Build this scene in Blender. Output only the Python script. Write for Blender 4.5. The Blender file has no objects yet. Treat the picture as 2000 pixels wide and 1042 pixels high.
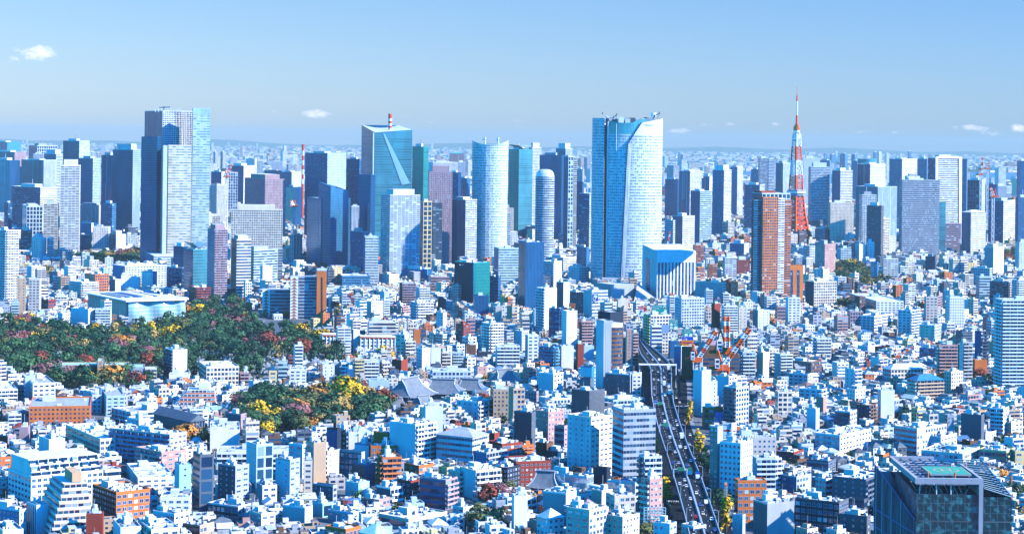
import bpy, math, random
import numpy as np
from mathutils import Vector
random.seed(7)
R = math.radians
sc = bpy.context.scene
COL = sc.collection
# ---------------------------------------------------------------- camera (a shifted lens, rolled a little)
FOC, HC, ROLL, Y0 = 3850.0, 215.0, 0.0125, 272.0
cam = bpy.data.objects.new('camera', bpy.data.cameras.new('camera'))
COL.objects.link(cam); sc.camera = cam
cam.location = (0, 0, HC)
cam.rotation_mode = 'QUATERNION'
from mathutils import Quaternion
cam.rotation_quaternion = Quaternion((1, 0, 0), R(90)) @ Quaternion((0, 0, 1), ROLL)
cam.data.sensor_width = 36; cam.data.lens = FOC/2000*36
cam.data.shift_y = -(521-Y0)/2000
cam.data.clip_start = 5; cam.data.clip_end = 200000
# ---------------------------------------------------------------- sun and sky
SUN_EL, SUN_BACK = R(31), R(16)
sd = Vector((math.cos(SUN_BACK)*math.cos(SUN_EL), -math.sin(SUN_BACK)*math.cos(SUN_EL), math.sin(SUN_EL)))
sun = bpy.data.objects.new('sun', bpy.data.lights.new('sun', 'SUN'))
COL.objects.link(sun)
sun.data.energy = 5.0; sun.data.angle = R(0.5); sun.data.color = (1, .955, .88)
sun.rotation_mode = 'QUATERNION'; sun.rotation_quaternion = sd.to_track_quat('Z', 'Y')
W = bpy.data.worlds.new('World'); sc.world = W; W.use_nodes = True
nt = W.node_tree; nt.nodes.clear()
def nd(t, typ, **kw):
    n = t.nodes.new(typ)
    for k, v in kw.items():
        if k.startswith('i'): n.inputs[int(k[1:])].default_value = v
        else: setattr(n, k, v)
    return n
L = nt.links.new
sky = nd(nt, 'ShaderNodeTexSky', sky_type='NISHITA', sun_disc=False, sun_elevation=SUN_EL,
         sun_rotation=math.atan2(sd.x, sd.y), altitude=200, air_density=1.0, dust_density=.3, ozone_density=2.5)
tc = nd(nt, 'ShaderNodeTexCoord')
sx = nd(nt, 'ShaderNodeSeparateXYZ'); L(tc.outputs['Generated'], sx.inputs[0])
def vmath(t, op, a, b=None, c=None):
    n = nd(t, 'ShaderNodeMath', operation=op)
    for i, v in enumerate((a, b, c)):
        if v is None: continue
        if hasattr(v, 'links'): t.links.new(v, n.inputs[i])
        else: n.inputs[i].default_value = v
    return n.outputs[0]
def mixc(t, f, a, b, mode='MIX'):
    n = nd(t, 'ShaderNodeMix', data_type='RGBA', blend_type=mode, clamp_factor=True)
    for i, v in ((0, f), (6, a), (7, b)):
        if hasattr(v, 'links'): t.links.new(v, n.inputs[i])
        else: n.inputs[i].default_value = v if i == 0 else (*v[:3], 1)
    return n.outputs[2]
# the clear sky is deeper blue overhead and towards the right, pale near the horizon
rp = nd(nt, 'ShaderNodeValToRGB'); rp.color_ramp.interpolation = 'EASE'
cr = rp.color_ramp.elements
cr[0].position = 0.0; cr[0].color = (.33, .43, .69, 1)
cr[1].position = .45; cr[1].color = (.01, 1.0, 2.0, 1)
e = rp.color_ramp.elements.new(.09); e.color = (.285, .40, .61, 1)
e = rp.color_ramp.elements.new(.16); e.color = (.02, .85, 1.8, 1)
L(sx.outputs[2], rp.inputs[0])
back = nd(nt, 'ShaderNodeMapRange'); back.inputs[1].default_value = .55; back.inputs[2].default_value = -.2; L(sx.outputs[1], back.inputs[0])
tint = mixc(nt, back.outputs[0], rp.outputs[0], (.01, 1.1, 2.1))      # away from the bay the clear north-western sky is deep blue down to the roofs
side = nd(nt, 'ShaderNodeCombineColor')                                  # and paler towards the left of the view
L(vmath(nt, 'MULTIPLY_ADD', sx.outputs[0], -.55, .98), side.inputs[0]); L(vmath(nt, 'MULTIPLY_ADD', sx.outputs[0], -.22, .99), side.inputs[1]); L(vmath(nt, 'MULTIPLY_ADD', sx.outputs[0], .1, 1.0), side.inputs[2])
tinted = mixc(nt, 1.0, mixc(nt, 1.0, sky.outputs[0], tint, 'MULTIPLY'), side.outputs[0], 'MULTIPLY')
# small cumulus puffs low over the bay: noise cut by a few soft windows on the sphere
mp = nd(nt, 'ShaderNodeMapping'); mp.inputs['Scale'].default_value = (1, 1, 2.0); L(tc.outputs['Generated'], mp.inputs[0])
nz = nd(nt, 'ShaderNodeTexNoise'); nz.inputs['Scale'].default_value = 95; nz.inputs['Detail'].default_value = 5
nz.inputs['Roughness'].default_value = .68; L(mp.outputs[0], nz.inputs[0])
def unroll(px, py):
    dx, dy = px-1000, py-Y0
    c, s = math.cos(ROLL), math.sin(ROLL)
    return dx*c+dy*s, -dx*s+dy*c
tot = None
for (px, py, rx, ry, am) in ((75, 103, 56, 19, .45), (30, 112, 24, 10, .3), (618, 222, 42, 13, .42), (535, 218, 36, 8, .2), (830, 236, 60, 10, .24),
        (1380, 243, 22, 7, .36), (1425, 243, 18, 7, .36), (1330, 256, 34, 7, .30), (1515, 240, 14, 8, .36), (1890, 250, 60, 9, .34),
        (1700, 258, 130, 9, .24), (1010, 237, 16, 6, .3), (1060, 254, 30, 6, .24), (1990, 250, 20, 12, .4), (800, 228, 14, 7, .34), (1950, 262, 80, 6, .2)):
    x_, y_ = unroll(px, py)
    d = Vector((x_, FOC, -y_)).normalized()
    a = vmath(nt, 'MULTIPLY', vmath(nt, 'SUBTRACT', sx.outputs[0], d.x), FOC/rx)
    b = vmath(nt, 'MULTIPLY', vmath(nt, 'SUBTRACT', sx.outputs[2], d.z), FOC/ry)
    q = vmath(nt, 'ADD', vmath(nt, 'MULTIPLY', a, a), vmath(nt, 'MULTIPLY', b, b))
    g = vmath(nt, 'MULTIPLY', vmath(nt, 'MAXIMUM', vmath(nt, 'SUBTRACT', 1.0, q), 0.0), am)
    g = vmath(nt, 'MULTIPLY', g, .92)
    tot = g if tot is None else vmath(nt, 'MAXIMUM', tot, g)
front = vmath(nt, 'GREATER_THAN', sx.outputs[1], 0.0)
th = vmath(nt, 'SUBTRACT', vmath(nt, 'ADD', nz.outputs[0], vmath(nt, 'MULTIPLY', tot, front)), .70)
cm = nd(nt, 'ShaderNodeClamp'); L(vmath(nt, 'MULTIPLY', th, 3.2), cm.inputs[0])
cm2 = vmath(nt, 'MULTIPLY', vmath(nt, 'MULTIPLY', cm.outputs[0], .62), vmath(nt, 'GREATER_THAN', tot, 0.001))
CLOUD = (6.6, 6.2, 6.8)
clouded = mixc(nt, cm2, tinted, CLOUD)
bg = nd(nt, 'ShaderNodeBackground'); L(clouded, bg.inputs[0]); bg.inputs[1].default_value = 0.13
wo = nd(nt, 'ShaderNodeOutputWorld'); L(bg.outputs[0], wo.inputs[0])
vs = sc.view_settings; vs.view_transform = 'Standard'; vs.look = 'None'; vs.gamma = 1; vs.exposure = 1.05
cy = sc.cycles
cy.max_bounces = 5; cy.diffuse_bounces = 0; cy.glossy_bounces = 2; cy.transmission_bounces = 2; cy.volume_bounces = 0; cy.transparent_max_bounces = 4
cy.use_denoising = True; cy.caustics_reflective = False; cy.caustics_refractive = False; cy.sample_clamp_indirect = 4
# ---------------------------------------------------------------- pixel <-> world (real positions on the ground, f and height measured)
def ray(px, py):
    x, y = unroll(px, py); return x/FOC, y/FOC
def G(px, py, z=0.0):
    X, Y = ray(px, py); d = (HC-z)/Y
    return Vector((X*d, d, z))
def proj(p):
    X, Y = p[0]/p[1]*FOC, (HC-p[2])/p[1]*FOC
    c, s = math.cos(ROLL), math.sin(ROLL)
    return 1000+X*c-Y*s, Y0+X*s+Y*c
def zat(p, px, py):
    return HC-ray(px, py)[1]*p[1]
# ---------------------------------------------------------------- materials
MATS = {}
def newmat(name):
    m = bpy.data.materials.new(name); m.use_nodes = True; t = m.node_tree; t.nodes.clear()
    b = nd(t, 'ShaderNodeBsdfPrincipled'); o = nd(t, 'ShaderNodeOutputMaterial'); t.links.new(b.outputs[0], o.inputs[0])
    MATS[name] = m
    return m, t, b
def attr(t):
    return nd(t, 'ShaderNodeAttribute', attribute_name='col').outputs['Color']
def dirt(t, col, sc_=.16, amt=.34, lo=.38, hi=.72):
    g = nd(t, 'ShaderNodeNewGeometry'); n = nd(t, 'ShaderNodeTexNoise'); n.inputs['Scale'].default_value = sc_; n.inputs['Detail'].default_value = 6
    n.inputs['Roughness'].default_value = .65
    m_ = nd(t, 'ShaderNodeMapping'); m_.inputs['Scale'].default_value = (1, 1, .35); t.links.new(g.outputs['Position'], m_.inputs[0]); t.links.new(m_.outputs[0], n.inputs[0])
    r = nd(t, 'ShaderNodeMapRange'); r.inputs[1].default_value = lo; r.inputs[2].default_value = hi; r.inputs[3].default_value = 1; r.inputs[4].default_value = 1-amt
    t.links.new(n.outputs[0], r.inputs[0])
    v = nd(t, 'ShaderNodeCombineColor')
    for i in range(3): t.links.new(r.outputs[0], v.inputs[i])
    return mixc(t, 1.0, col, v.outputs[0], 'MULTIPLY')
def plain(name, rough=.8, metal=0.0, amt=.2, scale=.12):
    m, t, b = newmat(name); c = dirt(t, attr(t), scale, amt)
    t.links.new(c, b.inputs['Base Color']); b.inputs['Roughness'].default_value = rough; b.inputs['Metallic'].default_value = metal
    b.inputs['Specular IOR Level'].default_value = .1
    return m
def facade(name, wf, hf, glass=((.008, .03, .075), (.02, .075, .15), (.22, .32, .38)), light=.09, cf=None, metal=0.0, vary=.0, rough=.12, fv=.5):
    """uv is counted in window bays and storeys; one window in each cell, every pane with its own blind or reflection"""
    m, t, b = newmat(name)
    uv = nd(t, 'ShaderNodeUVMap'); s = nd(t, 'ShaderNodeSeparateXYZ'); t.links.new(uv.outputs[0], s.inputs[0])
    fu, fv_ = vmath(t, 'FRACT', s.outputs[0]), vmath(t, 'FRACT', s.outputs[1])
    mu = vmath(t, 'LESS_THAN', vmath(t, 'ABSOLUTE', vmath(t, 'SUBTRACT', fu, .5)), wf/2)
    mv = vmath(t, 'LESS_THAN', vmath(t, 'ABSOLUTE', vmath(t, 'SUBTRACT', fv_, fv)), hf/2)
    mask = vmath(t, 'MULTIPLY', mu, mv)
    cell = nd(t, 'ShaderNodeCombineXYZ'); t.links.new(vmath(t, 'FLOOR', s.outputs[0]), cell.inputs[0]); t.links.new(vmath(t, 'FLOOR', s.outputs[1]), cell.inputs[1])
    wn = nd(t, 'ShaderNodeTexWhiteNoise', noise_dimensions='2D'); t.links.new(cell.outputs[0], wn.inputs['Vector'])
    col = attr(t)
    if cf is None:
        rr = nd(t, 'ShaderNodeValToRGB'); rr.color_ramp.interpolation = 'CONSTANT'; k = rr.color_ramp.elements
        k[0].position = 0; k[0].color = (*glass[0], 1); k[1].position = .5; k[1].color = (*glass[1], 1)
        e = k.new(1-light); e.color = (*glass[2], 1)
        t.links.new(wn.outputs[0], rr.inputs[0]); gcol = rr.outputs[0]
        wall = dirt(t, col)
    else:       # curtain wall: the panes take the building's glass colour, the spandrels a darker one
        v = vmath(t, 'MULTIPLY_ADD', wn.outputs[0], vary, 1-vary/2)
        vv = nd(t, 'ShaderNodeCombineColor')
        for i in range(3): t.links.new(v, vv.inputs[i])
        gcol = dirt(t, mixc(t, 1.0, col, vv.outputs[0], 'MULTIPLY'), .02, .5, .42, .62)
        wall = mixc(t, 1.0, col, cf, 'MULTIPLY')
    t.links.new(mixc(t, mask, wall, gcol), b.inputs['Base Color'])
    t.links.new(vmath(t, 'MULTIPLY_ADD', mask, rough-.75, .75), b.inputs['Roughness'])
    if metal: t.links.new(vmath(t, 'MULTIPLY', mask, metal), b.inputs['Metallic'])
    b.inputs['Specular IOR Level'].default_value = .35
    return m
plain('wall'); plain('roofing', .85, amt=.35, scale=.3); plain('metal', .4, .3); plain('paint', .35, amt=.05)
# style: (material, bay width, storey height)
STY = {
 'n': (MATS['wall'], 5, 3.2),
 'g': (facade('punched_windows', .46, .46), 3.0, 3.1),
 'G': (facade('large_windows', .72, .58), 3.3, 3.5),
 'w': (facade('wide_windows', .6, .42), 4.6, 3.2),
 's': (facade('sparse_windows', .2, .36), 5.0, 3.3),
 'r': (facade('ribbon_windows', .93, .44), 2.2, 3.8),
 'h': (facade('banded_windows', 1.01, .55, light=.1), 5.0, 3.8),
 'b': (facade('balcony_recesses', .93, .56, light=.16), 6.0, 3.0),
 'B': (facade('balcony_doors', .84, .74, light=.2), 3.2, 3.0),
 'f': (facade('finned_glazing', .52, 1.01, light=.06), 2.2, 60),
 'F': (facade('framed_glazing', .78, .82, light=.06), 6.0, 7.5),
 'c': (facade('curtain_glass', .93, .72, cf=(.55, .62, .7), metal=.35, vary=.22), 1.7, 4.0),
 'k': (facade('banded_glass', 1.01, .60, cf=(.42, .55, .62), metal=.3, vary=.55), 26, 4.2),
 'e': (facade('pale_bands', .97, .40, glass=((.10, .24, .30), (.22, .38, .42), (.40, .52, .54)), light=.35), 6, 4.2),
 'm': (facade('pale_ribbons', .80, .36, glass=((.03, .13, .25), (.14, .28, .40), (.5, .6, .66)), light=.22), 2.6, 4.3),
 'd': (facade('deep_glass', .95, .86, cf=(.6, .7, .8), metal=.45, vary=.25), 1.9, 4.0),
 'v': (facade('vertical_glass', .72, 1.01, cf=(1.35, 1.3, 1.25), metal=.35, vary=.3), 1.8, 8.0),
 'x': (facade('scaffold_net', .9, .9, cf=(.45, .5, .5), vary=.3, rough=.7), 1.8, 1.8),
}
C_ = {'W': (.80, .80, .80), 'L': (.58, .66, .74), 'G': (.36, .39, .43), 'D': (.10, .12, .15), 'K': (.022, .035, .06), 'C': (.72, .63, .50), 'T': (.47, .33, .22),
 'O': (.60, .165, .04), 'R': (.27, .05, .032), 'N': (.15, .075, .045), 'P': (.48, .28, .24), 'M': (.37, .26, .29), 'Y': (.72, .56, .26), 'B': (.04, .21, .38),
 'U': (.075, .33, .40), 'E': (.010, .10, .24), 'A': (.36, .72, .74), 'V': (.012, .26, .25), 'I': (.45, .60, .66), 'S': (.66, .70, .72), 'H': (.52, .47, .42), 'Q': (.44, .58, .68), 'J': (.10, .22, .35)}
# ---------------------------------------------------------------- mesh builder: world coordinates, one mesh per part
class MB:
    def __init__(s): s.v = []; s.f = []; s.m = []; s.c = []; s.uv = []; s.mats = []
    def mi(s, m):
        if m not in s.mats: s.mats.append(m)
        return s.mats.index(m)
    def face(s, pts, mat, col, uv=None):
        n = len(s.v); s.v.extend(tuple(p) for p in pts); k = len(pts)
        s.f.append(tuple(range(n, n+k))); s.m.append(s.mi(mat)); s.c.append((*col[:3], 1))
        s.uv.extend(uv if uv else [(0, 0)]*k)
    def wall(s, p, q, z0, z1, sty, col, zt=None, off=None, sub=1):
        m, bay, st = STY[sty]
        ln = math.hypot(q[0]-p[0], q[1]-p[1]); nb = max(1, round(ln/bay)); ns = max(1, round((z1-z0)/st))
        o = random.randrange(0, 400) if off is None else off
        z2 = z1 if zt is None else zt; vs_ = ns*(z2-z0)/max(z1-z0, .01)
        s.face([(p[0], p[1], z0), (q[0], q[1], z0), (q[0], q[1], z2), (p[0], p[1], z1)], m, col, [(o, 0), (o+nb, 0), (o+nb, vs_), (o, ns)])
    def prism(s, poly, z0, z1, sty='n', col=(.8,)*3, top=None, topm='roofing', bottom=False):
        """poly counter-clockwise seen from above"""
        k = len(poly)
        for i in range(k):
            a, b = poly[i], poly[(i+1) % k]
            st = sty[i % len(sty)] if len(sty) > 1 else sty
            s.wall(a, b, z0, z1, st, col)
        s.face([(p[0], p[1], z1) for p in poly], MATS[topm], top or col)
        if bottom: s.face([(p[0], p[1], z0) for p in reversed(poly)], MATS['wall'], col)
    def roofpan(s, poly, z, col, pc, h=.9, w=.35):
        """flat roof behind a parapet"""
        k = len(poly); cx = sum(p[0] for p in poly)/k; cy_ = sum(p[1] for p in poly)/k
        inn = []
        for p in poly:
            dx, dy = p[0]-cx, p[1]-cy_; l = math.hypot(dx, dy); f = max(0.3, (l-w*1.4)/l); inn.append((cx+dx*f, cy_+dy*f))
        m = MATS['wall']; zt = z+h
        for i in range(k):
            j = (i+1) % k; a, b, c, d = poly[i], poly[j], inn[j], inn[i]
            s.face([(*a, z), (*b, z), (*b, zt), (*a, zt)], m, pc)
            s.face([(*a, zt), (*b, zt), (*c, zt), (*d, zt)], m, pc)
            s.face([(*c, z), (*d, z), (*d, zt), (*c, zt)], m, pc)
        s.face([(*p, z+.05) for p in inn], MATS['roofing'], col)
    def tube(s, a, b, r, col, mat='metal', n=4, r2=None):
        a, b = Vector(a), Vector(b); d = (b-a).normalized(); r2 = r if r2 is None else r2
        u = d.orthogonal().normalized(); w = d.cross(u)
        ra = [a+(u*math.cos(t)+w*math.sin(t))*r for t in [2*math.pi*i/n+.785 for i in range(n)]]
        rb = [b+(u*math.cos(t)+w*math.sin(t))*r2 for t in [2*math.pi*i/n+.785 for i in range(n)]]
        for i in range(n):
            j = (i+1) % n; s.face([ra[i], ra[j], rb[j], rb[i]], MATS[mat], col)
        s.face(rb, MATS[mat], col); s.face(ra[::-1], MATS[mat], col)
    def cyl(s, c, r, z0, z1, col, mat='metal', n=12, sty=None, top=None):
        P = [(c[0]+r*math.cos(2*math.pi*i/n), c[1]+r*math.sin(2*math.pi*i/n)) for i in range(n)]
        for i in range(n):
            a, b = P[i], P[(i+1) % n]
            if sty: s.wall(a, b, z0, z1, sty, col)
            else: s.face([(*a, z0), (*b, z0), (*b, z1), (*a, z1)], MATS[mat], col)
        s.face([(*p, z1) for p in P], MATS['roofing'] if top else MATS[mat], top or col)
    def cells(s, fn, cols, rows, mat, col, uv=None):
        """grid surface fn(i,j)->point"""
        for i in range(cols):
            for j in range(rows):
                q = [(i, j), (i+1, j), (i+1, j+1), (i, j+1)]
                s.face([fn(*a) for a in q], mat, col, [uv(*a) for a in q] if uv else None)
    def add(s, o):
        n = len(s.v); s.v += o.v; s.f += [tuple(i+n for i in f) for f in o.f]; mp = [s.mi(m) for m in o.mats]
        s.m += [mp[i] for i in o.m]; s.c += o.c; s.uv += o.uv
    def mesh(s, name, org=(0, 0, 0)):
        me = bpy.data.meshes.new(name)
        v = np.array(s.v, dtype=np.float64)-np.array(org)
        me.from_pydata(v.tolist(), [], s.f)
        for m in s.mats: me.materials.append(m)
        me.polygons.foreach_set('material_index', s.m)
        a = me.attributes.new('col', 'FLOAT_COLOR', 'FACE'); a.data.foreach_set('color', np.array(s.c, dtype=np.float32).ravel())
        u = me.uv_layers.new(name='UVMap'); u.data.foreach_set('uv', np.array(s.uv, dtype=np.float32).ravel())
        me.update()
        return me
    def build(s, name, parent=None, org=None):
        if not s.f: return None
        if parent is not None: org = parent['_o']
        o = bpy.data.objects.new(name, s.mesh(name, org or (0, 0, 0))); COL.objects.link(o)
        if parent is not None: o.parent = parent; o['_o'] = org
        elif org: o.location = org
        return o
NAMES_SEEN = {}
LABELS = set()
def tag(o, label, cat, group=None):
    o['label'] = label; o['category'] = cat
    if group: o['group'] = group
    if label in LABELS and not group: print('DUP LABEL', label)
    LABELS.add(label)
ROOTS = []
def thing(name, loc, label, cat, group=None):
    o = bpy.data.objects.new(name, None); COL.objects.link(o); o.location = loc; o.empty_display_size = 1
    o['_o'] = tuple(loc); tag(o, label, cat, group); ROOTS.append(o)
    return o
def struct(o, kind='structure'):
    o['kind'] = kind; return o
# ---------------------------------------------------------------- footprints from measured outlines
OCC = []          # occupied footprints (polygon, pad)
SKY = np.full(2400, 5000.0)   # nearest skyline per picture column, for leaving out what nothing shows
MARKS = []        # (px, py, phrase) of the hand-placed buildings, used to say where smaller things stand
class Site:
    """box footprint: near corner at picture (xc, yb), left face back-left to x0, right face back-right to x1"""
    def __init__(s, x0, xc, x1, yb, ratio=1.0, th=None, minw=6, cap=None):
        wl, wr = max(xc-x0, .01), max(x1-xc, .01)
        if th is None:
            dd = G(xc, yb).y/FOC; ml, mr_ = wl*dd, wr*dd; D0 = math.hypot(ml, mr_*ratio)
            if wl < 3 and wr > 12: t = R(7)
            elif wr < 3 and wl > 12: t = R(62)
            elif cap and D0 > cap and ml <= mr_: t = math.asin(min(.85, ml/max(cap, ml)))
            elif cap and D0 > cap: t = math.acos(min(.995, mr_/max(cap, mr_)))
            else: t = math.atan2(wl, wr*ratio)
            t = min(max(t, R(6)), R(60))
        else: t = R(th)
        N = G(xc, yb); s.N = N; s.t = t
        ux, uy = math.cos(t), math.sin(t)
        X1 = ray(x1, yb)[0]; X0 = ray(x0, yb)[0]
        s.L2 = max(minw*.6, (X1*N.y-N.x)/max(ux-X1*uy, .1))
        s.L1 = (X0*N.y-N.x)/min(-uy-X0*ux, -.08) if wl > 1 else 0
        s.L1 = abs(s.L1)
        if wl < 3: s.L1 = max(s.L1, min(s.L2*.8, 18))
        s.L1 = min(max(s.L1, minw), max(120, s.L2)); s.L2 = min(max(s.L2, 3), 160)
        if wr < 3: s.L2 = max(s.L2, min(s.L1*.5, 14))
    def P(s, a, b):
        return (s.N.x+a*math.cos(s.t)-b*math.sin(s.t), s.N.y+a*math.sin(s.t)+b*math.cos(s.t))
    def rect(s, a0=0, a1=None, b0=0, b1=None):
        a1 = s.L2 if a1 is None else a1; b1 = s.L1 if b1 is None else b1
        return [s.P(a0, b0), s.P(a1, b0), s.P(a1, b1), s.P(a0, b1)]
    def centre(s): p = s.P(s.L2/2, s.L1/2); return (p[0], p[1], 0)
def occupy(poly, pad=1.5, top=None):
    OCC.append((poly, pad))
def skyline(poly, z):
    xs, ys = [], []
    for p in poly:
        a, b = proj((p[0], p[1], z)); xs.append(a); ys.append(b)
    i0, i1 = int(max(0, min(xs)+200)), int(min(2399, max(xs)+200))
    return i0, i1, min(ys), max(ys)
# rooftop clutter ------------------------------------------------
def clutter(site, z, dens=1.0, near=False, colr=C_['S']):
    """stair house, tanks and air-conditioning units on a flat roof; returns [(part name, MB)]"""
    out = []; L2, L1 = site.L2, site.L1
    if min(L1, L2) < 5: return out
    rnd = random.random
    m = MB(); w, d = min(max(3, L2*.28), 9), min(max(3, L1*.3), 9); a = (L2-w)*(.15+.6*rnd()); b = (L1-d)*(.3+.6*rnd()); h = 2.6+1.6*rnd()
    poly = site.rect(a, a+w, b, b+d); m.prism(poly, z, z+h, 'n', colr, C_['S']); 
    out.append(('stair_house', m))
    if rnd() < .5:
        m = MB(); q = site.P(a+w*.3, b+d*.6); m.tube((*q, z+h), (*q, z+h+3+4*rnd()), .09, C_['S']); out.append(('antenna', m))
    if rnd() < .5*dens:
        m = MB(); c = site.P(a+w*.5, b+d*.5); r = 1.0+.5*rnd(); m.cyl(c, r, z+h, z+h+2, C_['W'], n=8); out.append(('water_tank', m))
    n = int(min(22 if near else 8, (3+L1*L2/45)*dens*(.5+rnd())))
    for i in range(n):
        m = MB(); s_ = .9+1.3*rnd(); a = 1+rnd()*(L2-3); b = 1+rnd()*(L1-3)
        m.prism(site.rect(a, min(a+s_*1.5, L2-.6), b, min(b+s_, L1-.6)), z, z+.8+rnd()*.9, 'n', random.choice((C_['S'], C_['W'], C_['G'], C_['L'])))
        out.append(('air_conditioner', m))
    if near and rnd() < .55 and L2 > 9:
        m = MB(); b = L1*(.15+.2*rnd()); k = 0
        while 1.5+k*1.6 < L2*.7 and k < 12: m.prism(site.rect(1.5+k*1.6, 2.5+k*1.6, b, b+.8), z, z+1.2, 'n', C_['W']); k += 1
        out.append(('condenser_row', m))
    if near:
        for _ in range(2):
            m = MB(); w, d = 1.5+3*rnd(), 1.5+3*rnd(); a, b = .8+rnd()*max(.1, L2-w-1.6), .8+rnd()*max(.1, L1-d-1.6); m.prism(site.rect(a, a+w, b, b+d), z, z+1+1.4*rnd(), 'n', random.choice((C_['G'], C_['L'], colr, C_['W'])), random.choice((C_['G'], C_['S'], C_['D']))); out.append(('roof_hut', m))
        m = MB(); p0, p1 = site.P(.7, L1*.5), site.P(L2-.7, L1*(.5+.3*rnd())); m.tube((*p0, z+.5), (*p1, z+.5), .18, C_['G']); out.append(('duct', m))
    return out
WIN = {}
def winmesh(w, h, k):
    key = (round(w, 1), round(h, 1), k)
    if key not in WIN:
        m = MB(); w, h = key[0], key[1]
        fr = (.62, .66, .7); gl = ((.012, .05, .12), (.04, .13, .25), (.5, .58, .62))[k]
        def bx(x0, x1, z0, z1, y0, y1, c, mat):
            q = [(x0, y0), (x1, y0), (x1, y1), (x0, y1)]
            for i in range(4):
                a, b = q[i], q[(i+1) % 4]; m.face([(*a, z0), (*b, z0), (*b, z1), (*a, z1)], mat, c)
            m.face([(*p, z1) for p in q], mat, c); m.face([(*p, z0) for p in q[::-1]], mat, c)
        e = .09
        bx(-w/2, w/2, 0, e, -.10, .06, fr, MATS['paint']); bx(-w/2, w/2, h-e, h, -.10, .06, fr, MATS['paint'])
        bx(-w/2, -w/2+e, e, h-e, -.08, .06, fr, MATS['paint']); bx(w/2-e, w/2, e, h-e, -.08, .06, fr, MATS['paint'])
        if w > 1.5: bx(-.04, .04, e, h-e, -.07, .06, fr, MATS['paint'])
        m.face([(-w/2+e, -.03, e), (w/2-e, -.03, e), (w/2-e, -.03, h-e), (-w/2+e, -.03, h-e)], MATS['pane'], gl)
        WIN[key] = m.mesh('window')
    return WIN[key]
def _pane():
    m, t, b = newmat('pane'); t.links.new(attr(t), b.inputs['Base Color']); b.inputs['Roughness'].default_value = .1; b.inputs['Specular IOR Level'].default_value = .6
_pane()
def windows(root, site, z0, z1, sty, face, budget):
    """individual windows on one face ('r' right, 'l' left)"""
    _, bay, st = STY[sty]; wf, hf = {'g': (.46, .46), 'G': (.72, .58), 'w': (.6, .42), 's': (.2, .36)}[sty]
    ln = site.L2 if face == 'r' else site.L1
    nb, ns = max(1, round(ln/bay)), max(1, round((z1-z0)/st)); bw, sh = ln/nb, (z1-z0)/ns
    if nb*ns > budget: return budget, False
    rot = site.t if face == 'r' else site.t-math.pi/2
    for j in range(ns):
        for i in range(nb):
            u = (i+.5)*bw; p = site.P(u, 0) if face == 'r' else site.P(0, u)
            o = bpy.data.objects.new('window', winmesh(bw*wf, sh*hf, random.choices((0, 1, 2), (5, 4, 2))[0])); COL.objects.link(o)
            o.parent = root; ro = root['_o']; o.location = (p[0]-ro[0], p[1]-ro[1], z0+sh*(j+.5-hf/2)-ro[2]); o.rotation_euler = (0, 0, rot)
    return budget-nb*ns, True
def balconies(root, site, z0, z1, st, face, col, solid=True, dep=1.3, inset=.0):
    ln = site.L2 if face == 'r' else site.L1; ns = max(1, round((z1-z0)/st)); sh = (z1-z0)/ns
    P = (lambda u, o: site.P(u, -o)) if face == 'r' else (lambda u, o: site.P(-o, u))
    sgn = 1 if face == 'r' else -1
    for j in range(1, ns):
        m = MB(); z = z0+j*sh; u0, u1 = inset*ln+.3, ln*(1-inset)-.3
        def bx(a0, a1, o0, o1, za, zb, c=col):
            q = [P(a0, o1), P(a1, o1), P(a1, o0), P(a0, o0)]
            if sgn < 0: q = q[::-1]
            m.prism(q, za, zb, 'n', c, c, 'wall', True)
        bx(u0, u1, 0, dep, z-.2, z)
        rc = col if solid else (.3, .45, .55)
        bx(u0, u1, dep-.12, dep, z, z+1.05, rc)
        n = max(2, round((u1-u0)/6.0))
        for i in range(n+1):
            u = u0+(u1-u0-.15)*i/n; bx(u, u+.15, .0, dep-.12, z, z+(sh-.2 if 0 < i < n else 1.05))
        m.build('balcony', root)
ALIAS = {'office_tower': 'office tower', 'apartment_tower': 'apartment tower', 'apartment_block': 'apartment block', 'office_block': 'office block', 'house': 'house'}
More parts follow.
